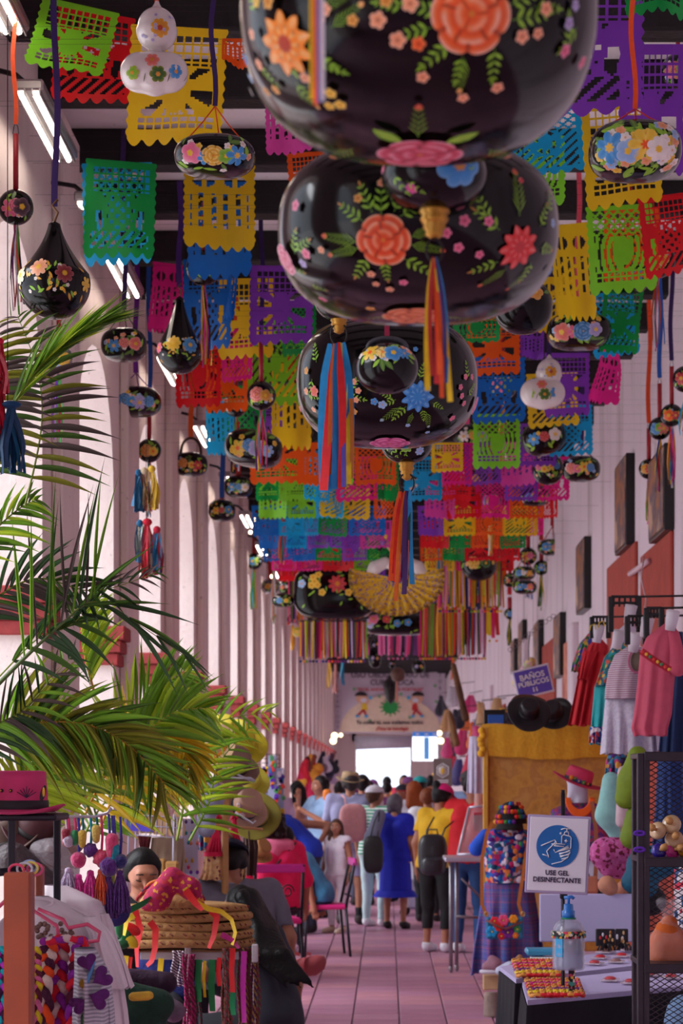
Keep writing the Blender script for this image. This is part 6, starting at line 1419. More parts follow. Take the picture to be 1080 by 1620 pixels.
# pink net bags
def netbag(x0,x1,xt,yt,ym,yb_,s,label,body=(226,180,120)):
    root = thing('net_bag',P((x0+x1)/2,yb_,s),label,'bag','pink net shoulder bags')
    for k in range(14):
        q = k/13; MB().tube([P(xt+R.uniform(-3,3),yt,s,-.01*(k % 2)),P(xt+(x0+(x1-x0)*q-xt)*.45,(yt+ym)/2,s,-.02),P(x0+(x1-x0)*q,ym,s,-.02*(k % 3))],.0045,6).build('cord',mat((230,16,76),.6),root)
    MB().tube([P(xt-4,yt+2,s),P(xt,yt-8,s),P(xt+5,yt,s)],.012).build('knot',mat((230,16,76),.6),root)
    m = drape('pouch',[(x0,x1,ym),(x0-4,x1+3,ym+30),(x0-8,x1+2,yb_)],s,ramp_mat('woven_pouch','cells',[(214,166,110),(220,176,120),(206,156,104),(120,40,60),(224,184,130),(216,166,116)],60,.8),parent=root,depth=.05)
    MB().loft([[P((x0+x1)/2,ym-1,s)+Vector(((x1-x0+4)/2/s*math.cos(a),.052*math.sin(a),dz)) for a in [2*PI*k/30 for k in range(30)]] for dz in (-.012,.0,.012)]).build('rim',mat((224,20,76),.8),m)
netbag(324,350,345,1296,1352,1392,285,'pink net bag with speckled pouch, beside the earring card')
netbag(352,386,370,1296,1348,1392,280,'second pink net bag behind the man in the navy cap')
drape('embroidered_cloth',[(312,345,1282),(310,350,1310),(312,345,1345)],275,ramp_mat('floral_dark','cells',[(60,20,80),(200,30,110),(40,120,160),(230,160,60),(90,30,120),(30,20,50)],42,.8),'dark embroidered floral cloth behind the bamboo post',cat='cloth')
drape('fringed_bag',[(384,402,1300),(386,408,1340),(388,404,1385)],262,mat((64,36,30),.8,bump=.4),'brown leather bag behind the net bags',cat='bag',depth=.05)
hat('straw_hat',P(408,1345,258),.10,.06,.07,mat((176,120,70),.8),(.6,.9,0),None,None,'small straw hat with white trim below the olive hat')
# hanging trinket card curtains beyond
for i,(x0,x1,y0,y1,s) in enumerate(((412,424,1218,1300,155),(424,438,1195,1330,152),(438,449,1215,1330,148))):
    root = thing('trinket_strip',P((x0+x1)/2,y1,s),'hanging strip of coloured trinket packets, %s from the olive hat' % ['first','second','third'][i],'display','trinket strips')
    c0 = P((x0+x1)/2,(y0+y1)/2,s,.03); MB().bbox(c0,((x1-x0)/s,.01,(y1-y0)/s),.003).build('backing',mat((170,176,206),.4),root)
    for k in range(26): MB().bbox(P(R.uniform(x0,x1),R.uniform(y0,y1),s,-.01),(R.uniform(.03,.05),.02,R.uniform(.04,.08)),.004,rot=Matrix.Rotation(R.uniform(-.5,.5),3,'Y')).build('packet',mat(R.choice([(240,190,40),(90,40,160),(226,220,235),(220,60,60),(40,120,190),(60,150,80),(230,120,40)]),.4),root)
t = thing('wire_rack',P(430,1220,150),'black wire frame above the trinket strips','frame')
for y in (1193,1200,1207,1213): MB().tube([P(414,y,150),P(443,y+1,150)],.004,5).build('bar',M_iron,t)
MB().tube([P(442,1193,150),P(442,1215,150)],.005).build('bar',M_iron,t)
t = thing('trinket_table',P(445,1340,160),'stall counter heaped with small bright toys beyond the pink blouse','table'); a = P(440,1345,160); MB().bbox((a.x,a.y+.2,.93),(.5,.9,.04),.01).build('top',mat((60,90,110),.6),t); 
for sx in (-.2,.2):
    for sy in (-.1,.5): MB().bbox((a.x+sx,a.y+sy,.46),(.03,.03,.92),.003).build('leg',M_iron,t)
TC_ = [('red',(220,30,50)),('green',(40,150,60)),('yellow',(240,200,40)),('white',(226,220,230)),('blue',(40,100,190)),('pink',(200,50,130))]
for k in range(34): tag(MB().ell(P(R.uniform(424,458),R.uniform(1312,1342),160,R.uniform(0,.3)),(R.uniform(.02,.04),.03,R.uniform(.015,.03)),8,6).build('toy',mat(TC_[k % 6][1],.4)),'small %s toy in the heap beyond the curly-haired woman' % TC_[k % 6][0],'toy','heaped toys')
# distant hangings by the far piers
for i,(x,y0,y1,s,cs) in enumerate(((482,1200,1265,100,[(200,24,50),(60,20,30),(214,40,90),(240,180,60)]),(494,1195,1240,92,[(226,150,50),(130,60,40),(220,40,60)]),(512,1188,1235,74,[(40,36,60),(120,100,110),(206,196,210)]),(527,1190,1235,66,[(30,30,44),(90,60,80),(180,160,190)]))):
    root = thing('hung_scarves',P(x,y1,s),'dangling scarves and bags on the arcade side, %s cluster going inward' % ['first','second','third','last'][i],'scarves','scarves by the far piers')
    for k in range(7): blob('scarf',[(P(x+R.uniform(-7,7),y0+R.uniform(0,30),s,R.uniform(-.1,.1)),P(x+R.uniform(-9,9),y1-R.uniform(0,25),s,R.uniform(-.1,.1)),.05,.11)],tx(cs[k % len(cs)]),root,.03)
# straw hat pile with ribbons on the white rack
pl = thing('hat_pile_rack',P(300,1520,335),'white rack board under the pile of straw hats','rack'); c = P(290,1503,335); MB().bbox(c+Vector((.0,.08,0)),(.56,.30,.012),.004).build('board',mat((150,110,76),.7,bump=.2),pl)
MB().bbox(P(300,1512,338,-.06),(.46,.02,.035),.004).build('rail',mat((196,190,196),.6),pl)
for x in (297,403): MB().bbox(P(x,1508,338,-.09),(.028,.03,.085),.005).build('bracket',mat((206,200,206),.6),pl)
for x in (200,300,400): b = P(x,1512,338,.1); MB().bbox((b.x,b.y,b.z/2),(.03,.03,b.z),.004).build('leg',mat((206,200,206),.6),pl)
straw = mat((186,140,86),.8,noise=.35,scale=30,bump=.6)
def lay(x,y,w_,h_,s,label,i):
    c = P(x,y,s,.08); a = w_/2/s; hh_ = h_/2/s; root = thing('straw_sombrero',c,label,'hat','stacked straw sombreros')
    rg = []
    for (q,z) in ((.3,hh_*.7),(.8,hh_*.9),(.97,hh_*1.15),(1,hh_*.6),(1.0,-hh_*.2),(.95,-hh_*.8),(.8,-hh_),(.3,-hh_)):
        rg.append([c+Vector((a*q*math.cos(t)*(1+.012*math.sin(5*t+i)),.17*q*math.sin(t),z+.006*math.sin(3*t+i)*q)) for t in [2*PI*k/48 for k in range(48)]])
    MB().loft(rg).build('brim',straw,root); 
    m = MB()
    for k in range(22): t_ = PI+PI*(k+.5)/22+R.uniform(-.04,.04); m.tube([c+Vector((a*1.0*math.cos(t_),.172*math.sin(t_),hh_*.7)),c+Vector((a*1.0*math.cos(t_+.05),.176*math.sin(t_+.05),hh_*.2))],.0028,5)
    m.build('stitches',mat((120,34,40),.8),root,kind='stuff')
    return root
for i,(y,w_) in enumerate(((1491,236),(1478,230),(1464,232),(1450,234),(1437,224))): lay(284+R.uniform(-3,3),y,w_,13,340,'flat straw sombrero brim, %s in the pile' % ['lowest','second from the bottom','middle','second from the top','topmost'][i],i)
cr = P(272,1428,345,.1); t = thing('banded_crown',cr,'domed straw crown with striped bands on top of the sombrero pile','hat','stacked straw sombreros')
MB().rev([(.15,-.02),(.15,.01),(.135,.03),(.10,.05),(.05,.065),(.001,.07)],cr,sy=.7).build('dome',straw,t)
for k,cc in enumerate(((150,24,44),(206,60,40),(60,30,70),(190,30,60),(226,120,60))): MB().tube([cr+Vector(((.155-.012*k)*math.cos(a),-.07-.01*0,.012+.016*k+.06*math.sin(a)*(1-.1*k))) for a in [PI*j/16 for j in range(17)]],.007,8).build('woven_band',tx(cc),t)
t = blob('magenta_shawl',[(P(250,1420,350),P(272,1388,350),.06,.045),(P(272,1390,350),P(300,1405,350),.04,.05),(P(232,1432,350),P(250,1422,350),.03,.05),(P(300,1405,350),P(318,1432,350),.04,.02)],ramp_mat('magenta_shawl','cells',[(170,20,80),(180,24,90),(160,16,70),(226,150,50),(176,20,84),(190,40,60)],70,.8),None,.009,.03); tag(t,'magenta shawl with orange embroidery crumpled on top of the straw pile','shawl')
def sat(pts,w_,c,s,label,tw=1.0):
    pw = [P(x,y,s) for x,y in pts]; q = []
    for i in range(len(pw)-1):
        for u in range(5): q.append(pw[i].lerp(pw[i+1],u/5))
    q.append(pw[-1]); m = MB(); m.strip(q,w_/s,col=tuple(lin(c)),twist=tw); tag(m.build('satin_ribbon_end',M_rib),label,'ribbon','satin ribbons on the straw pile')
RDD,GRN,YLW = (220,24,30),(16,120,60),(236,200,30)
sat([(214,1440),(222,1470),(216,1500),(217,1530)],10,RDD,348,'red satin ribbon hanging at the near corner of the straw pile')
sat([(237,1458),(246,1470),(245,1500),(240,1520),(232,1528)],11,RDD,350,'red satin ribbon curling over the pile front, left side')
sat([(333,1440),(343,1450),(338,1480),(330,1500)],11,RDD,350,'red satin ribbon over the right part of the straw pile')
sat([(292,1405),(305,1425),(330,1438),(350,1442),(366,1455),(372,1475),(367,1495)],9,YLW,352,'yellow satin ribbon looping along the top and right of the pile')
sat([(180,1455),(205,1440),(225,1430),(240,1420)],11,GRN,352,'green satin ribbon running up to the magenta shawl')
sat([(293,1408),(310,1430),(320,1440)],12,RDD,353,'red satin ribbon crossing the magenta shawl')
sat([(212,1448),(200,1456),(196,1480)],9,YLW,352,'yellow satin ribbon tied by the green bow')
for i,(x,y,a) in enumerate(((200,1478,.4),(196,1492,1.2),(206,1488,2.3),(190,1470,3.0),(208,1470,5.2))):
    tag(MB().ell(P(x,y,350),(.026,.012,.045),12,8,rot=Matrix.Rotation(a,3,'Y')).build('bow_loop',mat([GRN,(16,90,46),YLW,(20,110,60),RDD][i],.4,noise=.2)),'%s loop of the satin bow at the left of the straw pile' % ['broad green','dark green','yellow','upper green','red'][i],'bow','satin bow')
sat([(350,1478),(368,1488),(378,1500)],9,(190,30,130),352,'magenta ribbon peeping under the right end of the pile')
for (x,y0,y1,w_,c,lb) in ((315,1518,1585,10,GRN,'broad green ribbon hanging below the white rack'),(324,1520,1578,5,YLW,'thin yellow ribbon below the white rack'),(336,1518,1600,11,GRN,'second green ribbon below the white rack'),(347,1515,1560,8,RDD,'red ribbon below the rack by the tinsel cords'),(368,1500,1570,9,RDD,'red ribbon ending in green at the right bracket'),(369,1570,1606,9,(20,150,90),'green tip below the red ribbon'),(386,1505,1618,9,(200,40,170),'violet-pink ribbon hanging over the tinsel cords'),(255,1516,1560,9,YLW,'yellow ribbon under the left part of the rack'),(200,1512,1540,8,YLW,'yellow ribbon at the left end of the board'),(207,1514,1545,6,RDD,'short red ribbon at the left end of the board')):
    sat([(x,y0),(x-2,(y0+y1)/2),(x,y1)],w_,c,345,lb,.5)
def cordbun(x0,x1,y0,y1,cols,s,label,n=10):
    root = thing('cord_bundle',P((x0+x1)/2,y1,s),label,'cords','bundles of cords'); 
    for k in range(n):
        x = x0+(x1-x0)*(k+.5)/n; c = cols[k % len(cols)]; a = R.uniform(0,6); m = MB(); N_ = 60
        for j in range(2): m.tube([P(x+R.uniform(-.3,.3)+2*math.sin(a+t/9),y0+(y1-y0)*t/N_+R.uniform(-.5,.5),s,.02*math.sin(a))+Vector((.004*math.cos(t*1.3+PI*j),.004*math.sin(t*1.3+PI*j),0)) for t in range(N_+1)],.0042,5,col=lin(cols[(k+j) % len(cols)]))
        m.build('cord',M_rib,root)
cordbun(272,290,1505,1560,[(70,30,60),(226,210,220)],346,'white and plum twisted cords at the middle bracket',5)
cordbun(290,308,1510,1640,[(190,30,110),(120,20,60),(170,30,100)],346,'magenta cords below the middle bracket',5)
cordbun(352,368,1500,1640,[(130,40,40),(90,60,30),(160,60,70),(110,100,90)],342,'reddish tinsel cords left of the violet ribbon',7)
cordbun(376,410,1500,1640,[(130,30,60),(110,90,50),(150,50,90),(90,30,80),(170,130,60)],340,'multicoloured tinsel cords beside the dark tee',11)
cordbun(300,318,1560,1640,[(40,70,50),(110,30,60)],344,'dark green cords at the bottom under the rack',5)
for i,(prs,c,lb) in enumerate((([(P(205,1575,370),P(250,1590,370),.06,.07),(P(215,1600,370),P(240,1620,370),.08,.06)],(14,60,44),'dark green folded cloth at the bottom under the rack'),([(P(205,1548,360),P(262,1555,360),.045,.05)],(50,16,50),'dark purple knitted roll under the rack'),([(P(255,1585,362),P(275,1600,362),.04,.05)],(120,100,120),'grey plastic-wrapped bundle beside the green cloth'),([(P(210,1577,378),P(236,1575,378),.02,.02)],(226,180,60),'small yellow and red artificial flowers on the green cloth'),([(P(240,1520,330,.3),P(285,1570,330,.3),.09,.09)],(24,34,110),'navy blue garment behind the rack legs'),([(P(150,1440,345,.2),P(185,1480,345,.2),.09,.12)],(20,18,26),'black cloth bundle behind the white dress'),([(P(150,1420,440),P(180,1440,440),.05,.06)],(26,22,90),'navy tasselled bundle below the wool pendants'))):
    tag(blob('folded_cloth',prs,mat(c,.8,bump=.5,scale=26,noise=.3),None,.011),lb,'cloth','bundled cloths')
# ================================================================ RIGHT STALLS
def txt(body,c,size,m,parent,name='lettering',align='CENTER',rot=(PI/2,0,0),sx=1.0,ext=.0008,bold=0.0,sp=1.0):
    cu = bpy.data.curves.new(name,'FONT'); cu.body = body; cu.size = size; cu.align_x = align; cu.align_y = 'CENTER'; cu.extrude = ext; cu.offset = bold; cu.space_character = sp; cu.resolution_u = 3
    cu.materials.append(m); o = bpy.data.objects.new(name,cu); COL.objects.link(o); o.parent = parent
    o.location = Vector(c)-wl(parent); o.rotation_euler = rot; o.scale = (sx,1,1); return o
M_steel = mat((150,148,156),.35,.7,noise=.2)
# yellow burlap backdrop and its frame
s = 205; bd = thing('backdrop_panel',P(860,1400,s),'tall ochre plastered backdrop panel with a yellow cloth over its top edge','panel'); c = P(880,1290,s,.05)
zt = P(0,1150,s).z; MB().bbox((c.x,c.y,(zt+.3)/2),(230/s,.05,zt-.3),.01).build('board',ramp_mat('ochre_board','speckle',[(168,116,56),(192,136,60),(204,150,68),(182,126,66),(198,146,78)],7,.85,bump=.15),bd)
rg = []
for (dz,dy) in ((-.24,-.045),(-.2,-.05),(-.1,-.052),(-.01,-.05),(.022,-.02),(.022,.04),(-.08,.06)):
    rg.append([Vector((c.x+(k/60-.5)*236/s,c.y+dy-.0015*math.sin(k*.9),zt+dz+(.004*math.sin(k*.5)+.012*math.sin(k*.13+1) if dz <= -.2 else .006*math.sin(k*.3)))) for k in range(61)])
MB().loft(rg,closed=False).build('top_cloth',mat((226,166,40),.85,bump=.3,scale=40,noise=.12),bd)
sx_ = P(768,0,s).x; MB().bbox((sx_,c.y-.03,zt/2),(.04,.05,zt),.006).build('side_post',mat((214,160,60),.7,bump=.3),bd)
for k in range(9): MB().ell((sx_-.03+.01*math.sin(k*2),c.y-.05,zt-.03-.035*k),(.03,.02,.03),8,6).build('frayed_tuft',mat((226,166,40),.9,bump=.6),bd) if k < 6 else None
# hats on top
BK = mat((24,20,26),.38,noise=.2)
hat('black_hat',P(836,1128,212),.165,.075,.11,BK,(.95,.1,0),None,BK,'black wide-brimmed hat with its crown toward the camera, on the backdrop',group='black hats')
hat('black_hat',P(876,1130,207),.15,.08,.10,BK,(.7,-.7,.3),None,mat((40,36,40),.5),'tilted black hat with a ribbon band beside the first',group='black hats')
hat('brown_hat',P(838,1122,204),.16,.075,.1,mat((96,60,34),.7),(.9,.2,0),None,None,'brown hat behind the black ones')
hat('black_hat',P(892,1134,202),.12,.08,.09,BK,(.5,.5,0),None,BK,'small black hat nearest the red dress',group='black hats')
# restroom sign
sg = thing('restroom_sign',P(843,1080,190),'tilted purple and white BAÑOS PÚBLICOS sign','sign'); c = P(843,1078,190); Rt = Matrix.Rotation(-.235,3,'Y')
MB().bbox(c,(60/190,.015,46/190),.006,rot=Rt).build('plate',mat((226,222,236),.4),sg)
MB().bbox(c+Vector((0,-.008,0)),(54/190,.006,40/190),.02,rot=Rt).build('purple_field',mat((96,78,190),.4),sg)
er = (PI/2,-.235,0); WT = mat((240,238,245),.5)
for (b,dz,sz) in (('BAÑOS',.045,.058),('PÚBLICOS',-.012,.052)): txt(b,c+Rt @ Vector((0,-.014,dz)),sz*1.12,WT,sg,rot=er,bold=.0012)
for dx in (-.012,.014):
    MB().ell(c+Rt @ Vector((dx,-.014,-.055)),(.006,.003,.006),8,6).build('pictogram_head',WT,sg); MB().bbox(c+Rt @ Vector((dx,-.014,-.075)),(.012,.003,.024),.002,rot=Rt).build('pictogram_body',WT,sg)
MB().tube([c+Vector((-.02,.01,-.12)),c+Vector((.04,.01,-.3))],.006).build('clip',M_iron,sg)
# hook chain + bundle beyond the sign
t = thing('hanger_chain',P(850,1000,185),'loops of wire hanging in an arc above the restroom sign','chain')
for k in range(12): q = P(875-6.2*k,975+22*(k/12)**1.2+3*k,185); MB().tube([q+Vector((.02*math.cos(a),.01*math.sin(a),.02*math.sin(a))) for a in [j*PI/6 for j in range(13)]],.0022,5).build('link',mat((110,100,110),.4,.6),t)
MB().tube([P(838,1000,185),P(836,1020,185),P(836,1045,185)],.004).build('hook',M_iron,t)
tag(blob('scarf_bundle',[(P(838,1045,180),P(822,1080,180),.03,.07),(P(842,1046,180),P(836,1090,180),.03,.06)],ramp_mat('pastel_stripe','cells',[(226,190,190),(190,210,160),(200,150,190),(226,206,130)],40,.8),None,.014),'pastel scarves hanging behind the restroom sign','scarf')
# clothes on the hanging racks
def grid(x0,x1,y0,y1,s,label):
    t = thing('hanging_grid',P((x0+x1)/2,y1,s),label,'rack','black metal grids'); 
    for x in (x0,x1): MB().bbox(P(x,(y0+y1)/2,s),(.03,.03,(y1-y0)/s),.004).build('upright',M_blk,t)
    for y in (y0,y0+10): MB().bbox(P((x0+x1)/2,y,s),((x1-x0)/s,.02,.015),.003).build('bar',M_blk,t)
    for k in range(5): MB().bbox(P(x0+(x1-x0)*(k+.5)/5,y0+8,s),(.012,.012,16/s),.002).build('prong',M_blk,t)
    b = P(x1,y0,s); MB().tube([b,Vector((XR,b.y+.1,b.z+.02))],.006).build('wall_arm',M_blk,t)
grid(936,962,976,1010,262,'small black grid over the red dress'); grid(966,1010,944,1000,285,'tall black grid at the centre of the hanging clothes'); grid(992,1020,975,1020,300,'black grid over the embroidered white blouse'); grid(1022,1046,962,1010,305,'black grid beside the pink blouse')
def plug(x,y,s,label):
    b = P(x,y,s); c_ = MB().rev([(.026,-.05),(.032,.0),(.036,.05),(.03,.055),(.001,.056)],b,16,rot=Euler((.2,.15,0)).to_matrix()); tag(c_.build('neck_form',mat((226,216,226),.4)),label,'form','white plastic neck forms')
for i,(x,y,s) in enumerate(((945,1003,262),(977,1012,280),(996,972,285),(1003,1017,292),(1022,993,300),(1062,982,308))): plug(x,y,s,'white plastic neck form %s' % ['of the red dress','above the turquoise blouse','of the rear lilac blouse','inside the smocked white blouse','between the grids','of the pink blouse'][i])
for i,(x,y) in enumerate(((932,990),(946,985),(980,1003))): tag(MB().tube([P(x,y+8,268),P(x+2,y,268),P(x+8,y-3,268),P(x+10,y+6,268)],.004).build('hook',mat((226,190,40),.4)),'yellow hanger hook %s' % ['left of the red dress','at the red dress collar','over the turquoise blouse'][i],'hook','yellow hooks')
t = thing('red_dress',P(925,1150,250),'plain red gathered dress hanging left of the turquoise blouse','dress'); MR = mat((200,24,40),.8,noise=.2,scale=8,bump=.2)
drape('body',[(940,952,1012),(930,962,1022),(918,962,1050),(908,955,1100),(898,948,1148)],250,MR,parent=t,ripple=.02,rn=11); drape('sleeve',[(922,945,1030),(916,936,1055),(912,930,1075)],252,MR,parent=t,depth=.05)
drape('embroidered_blouse',[(930,950,1002),(915,938,1020),(905,925,1050),(903,918,1062)],240,ramp_mat('green_emb','cells',[(40,110,60),(200,60,90),(60,70,160),(200,160,60),(30,80,50)],40,.8),'green embroidered blouse behind the red dress',cat='blouse')
t = thing('turquoise_blouse',P(960,1180,268),'turquoise blouse with embroidered yoke between the red dress and the white one','blouse')
drape('yoke',[(975,990,1018),(955,1000,1040),(946,998,1070),(940,996,1086)],268,ramp_mat('teal_emb','cells',[(16,110,130),(30,150,160),(200,80,60),(20,90,110),(226,170,60),(30,130,90)],45,.8),parent=t); drape('skirt',[(940,985,1086),(936,980,1130),(932,972,1178)],268,tx((36,170,176)),parent=t,ripple=.015); drape('hem_band',[(932,955,1150),(931,953,1176)],270,ramp_mat('blue_red','cells',[(20,50,130),(200,60,60),(230,220,226),(30,70,150)],50,.8),parent=t,depth=.08,dd=-.06)
drape('lilac_blouse',[(990,1002,985),(970,1008,1005),(962,1000,1040),(958,996,1080)],262,ramp_mat('lilac_emb','cells',[(206,190,214),(214,200,220),(180,150,200),(210,196,214)],40,.85),'lilac and white embroidered blouse at the back of the hanging clothes',cat='blouse')
t = thing('smocked_blouse',P(995,1195,285),'white blouse with rose smocked yoke hanging in the middle','blouse')
drape('yoke',[(990,1022,1024),(972,1036,1036),(962,1034,1060),(957,1030,1090),(956,1030,1106)],285,ramp_mat('smock','stripes',[(176,120,146),(206,180,200),(222,208,218)],26,.85),parent=t,ripple=.006)
drape('skirt',[(957,1030,1106),(954,1036,1140),(950,1040,1192)],285,ramp_mat('lace_white','cells',[(214,206,226),(206,196,220),(220,212,230)],90,.85),parent=t,ripple=.02,rn=10)
MB().tube([P(1007+13*math.cos(a),1046+18*math.sin(a),287,-.12) for a in [k*.3 for k in range(22)]],.007).build('neck_ruffle',tx((190,110,140)),t); MB().ell(P(1007,1046,287,-.105),(.036,.01,.055),16,10).build('neck_opening',mat((120,110,96),.9),t)
drape('white_underskirt',[(1000,1042,1130),(1000,1045,1165),(998,1044,1186)],270,tx((214,206,226)),'white underskirt behind the smocked blouse',cat='skirt',ripple=.02)
t = thing('pink_blouse',P(1040,1176,305),'plain rose-pink blouse with a red embroidered strip, foremost of the hanging clothes','blouse'); MP = mat((206,84,110),.85,noise=.15,scale=14,bump=.15)
drape('body',[(1052,1066,985),(1022,1074,1008),(1012,1070,1035),(1008,1066,1080),(1002,1062,1130),(998,1056,1152),(1002,1055,1164)],305,MP,parent=t,ripple=.012,rn=7)
blob('sleeve',[(P(1064,1005,305,-.05),P(1072,1055,305,-.08),.035,.05)],MP,t,.009)
MB().strip([P(1014,1030,308,-.14),P(1035,1045,308,-.16),P(1060,1060,308,-.15)],.035,col=tuple(lin((190,24,50)))).build('embroidered_strip',M_rib,t)
for k in range(8): MB().ell(P(1016+6*k,1031+4*k,308,-.17),.009,8,5).build('stitched_flower',mat([(226,60,60),(240,180,60),(60,140,90)][k % 3],.8),t)
drape('navy_garment',[(1058,1080,1000),(1056,1084,1060),(1048,1084,1120),(1040,1084,1200)],290,tx((20,44,90)),'navy garment behind the pink blouse',cat='garment')
# floral blouse + green + mint + pinkish hangings under
drape('floral_blouse',[(962,990,1192),(958,994,1205),(956,990,1228)],262,ramp_mat('floral_dark','cells',[],42),'purple floral blouse peeping below the white skirts',cat='blouse')
for i,(prs,c,lb) in enumerate((
   ([(P(1008,1195,300),P(1000,1235,300),.05,.075),(P(1000,1235,300),P(990,1262,300),.075,.06)],(122,146,24),'olive-green gathered bag hanging behind the dark shelf post, upper one'),
   ([(P(1004,1290,300),P(998,1325,300),.05,.06)],(116,140,26),'olive-green gathered bag, lower one by the shelf post'),
   ([(P(966,1235,280),P(962,1290,280),.05,.07),(P(962,1290,280),P(972,1320,280),.07,.035)],(150,210,206),'mint cloth bag left of the olive-green bags'),
   ([(P(985,1220,285),P(983,1300,285),.03,.035)],(220,190,200),'white and pink embroidered strap between the mint and green bags'),
   ([(P(958,1350,292),P(990,1345,292),.09,.07),(P(965,1372,292),P(985,1380,292),.06,.04)],(196,80,150),'pink lattice-woven bag above the leather purses'),
   ([(P(1020,1370,300),P(1050,1360,300),.10,.09),(P(1000,1395,300),P(1020,1400,300),.06,.07)],(16,90,120),'teal woven bag behind the metal shelf'),
   ([(P(1010,1400,298),P(1030,1425,298),.07,.08)],(14,14,22),'black bag below the teal one'),
   ([(P(960,1400,300),P(964,1404,300),.05,.045)],(206,140,110),'round stitched leather purse, left one'),
   ([(P(988,1405,296),P(990,1407,296),.045,.045)],(196,124,96),'round leather purse, right one'))):
    m = mat(c,.7,noise=.2,scale=20,bump=.3)
    if i == 4: m = ramp_mat('lattice_pink','cells',[(206,90,160),(214,110,176),(120,20,60),(200,84,150)],55,.8)
    tag(blob('cloth_bag',prs,m,None,.010),lb,'bag','hanging bags')
drape('orange_pouch',[(1000,1012,1345),(996,1016,1365),(1000,1012,1380)],290,ramp_mat('orange_emb','cells',[(226,110,30),(240,180,40),(200,40,60),(30,60,120)],50,.8),'orange embroidered pouch beside the teal bag',cat='bag',depth=.04)
# mannequin torso with pink hat
s = 225; t = thing('mannequin',P(915,1420,s),'white mannequin in a purple embroidered blouse with an orange scarf','mannequin')
blob('figure',[(P(914,1238,s),P(913,1232,s),.075,.08),(P(907,1252,s),P(903,1260,s),.045,.03),(P(918,1255,s),P(920,1290,s),.05,.055),(P(890,1300,s),P(955,1300,s),.06,.06),(P(902,1310,s),P(908,1400,s),.11,.12),(P(940,1310,s),P(936,1400,s),.11,.12)],mat((200,196,216),.35),t,.012)
drape('blouse',[(896,940,1270),(872,962,1281),(864,970,1305),(872,966,1345),(880,962,1360)],s,ramp_mat('purple_emb','cells',[(90,30,110),(60,20,90),(130,30,90),(30,90,80),(110,40,140),(160,40,60)],50,.8),parent=t,depth=.15)
drape('black_skirt',[(884,958,1355),(882,962,1400),(880,964,1460)],s,tx((16,14,20)),parent=t,depth=.15)
for k in range(6): MB().tube([P(917+(17+.9*k)*math.cos(a),1262+(20+1.8*k)*math.sin(a),s,-.13-.01*math.sin(a)) for a in [PI*j/14 for j in range(15)]],.010,8).build('scarf_strand',tx((240,96,20)),t)
MB().strip([P(936,1268,s+3,-.12),P(942,1310,s+3,-.18),P(943,1360,s+3,-.17),P(940,1412,s+3,-.17)],.028,col=tuple(lin((150,84,50)))).build('leather_strap',M_rib,t)
MB().bbox(P(935,1400,s+3,-.2),(.09,.05,.12),.015).build('leather_purse',mat((176,104,76),.5,bump=.2),t); bb = P(915,1420,s); MB().tube([bb,Vector((bb.x,bb.y,0))],.025).build('stand_pole',M_iron,t)
hat('pink_hat',P(913,1238,226),.19,.098,.105,mat((196,40,84),.75,noise=.12),(.12,-.33+.6,0) if False else (.1,.33,0),None,mat((40,44,60),.7),'raspberry pink hat with a floral band on the white mannequin',sy=1.05,curl=.012,deco=[(-2.2,.025,.020,(240,120,30)),(-1.9,.03,.014,(50,120,60)),(-1.6,.02,.018,(60,60,160)),(-1.25,.02,.018,(60,140,90)),(-.9,.02,.018,(200,60,60))])
# dress with cap and clutch
s = 216; t = thing('embroidered_dress',P(800,1560,s),'long blue embroidered and plaid dress on a stand in front of the backdrop','dress')
drape('bodice',[(792,818,1308),(768,836,1314),(762,842,1335),(766,842,1370),(768,843,1396)],s,ramp_mat('bodice_emb','cells',[(20,60,160),(110,30,110),(190,30,90),(220,206,226),(30,130,150),(60,40,120),(226,120,60),(24,90,180)],36,.8),parent=t,depth=.12,ripple=.006)
drape('skirt',[(766,843,1396),(758,850,1440),(750,858,1490),(745,864,1540)],s,ramp_mat('skirt_plaid','plaid',[(16,66,160),(130,40,100),(10,120,160),(40,40,120),(170,70,110),(16,60,150),(20,90,170)],20,.8),parent=t,depth=.2,ripple=.035,rn=9)
blob('sleeve',[(P(768,1322,s),P(754,1342,s),.05,.06)],tx((20,80,200)),t,.012)
for k in range(40):
    x,y = R.uniform(772,838),R.uniform(1322,1392); MB().ell(P(x,y,s,-.135-.02*math.sin((x-766)/77*PI)),(R.uniform(.012,.03),.008,R.uniform(.012,.028)),10,6).build('stitched_motif',mat(R.choice([(200,30,110),(30,110,190),(100,30,140),(226,214,230),(20,70,110),(160,90,80),(226,130,60),(60,150,80)]),.8),t)
MB().tube([P(804+22*math.cos(a),1312+14*math.sin(a),s,-.11) for a in [PI*j/12 for j in range(13)]],.012).build('neckline',mat((20,50,150),.8),t); bb = P(802,1400,s); MB().tube([Vector((bb.x,bb.y,0)),Vector((bb.x,bb.y,1.36))],.018).build('stand_pole',M_iron,t)
MB().box(P(806,1313,s,-.13),(.03,.003,.035)).build('size_tag',WT,t)
cp = thing('embroidered_hat',P(806,1305,s),'black cap covered in bright woollen flowers, on top of the blue dress','cap'); rg = []
for j in range(9):
    q = j/8*PI/2; rg.append([P(808,1303,s)+Vector((.118*math.cos(q)*math.cos(a),.13*math.cos(q)*math.sin(a),.165*math.sin(q))) for a in [2*PI*i/30 for i in range(30)]])
MB().loft(rg).build('crown',mat((14,12,16),.9),cp)
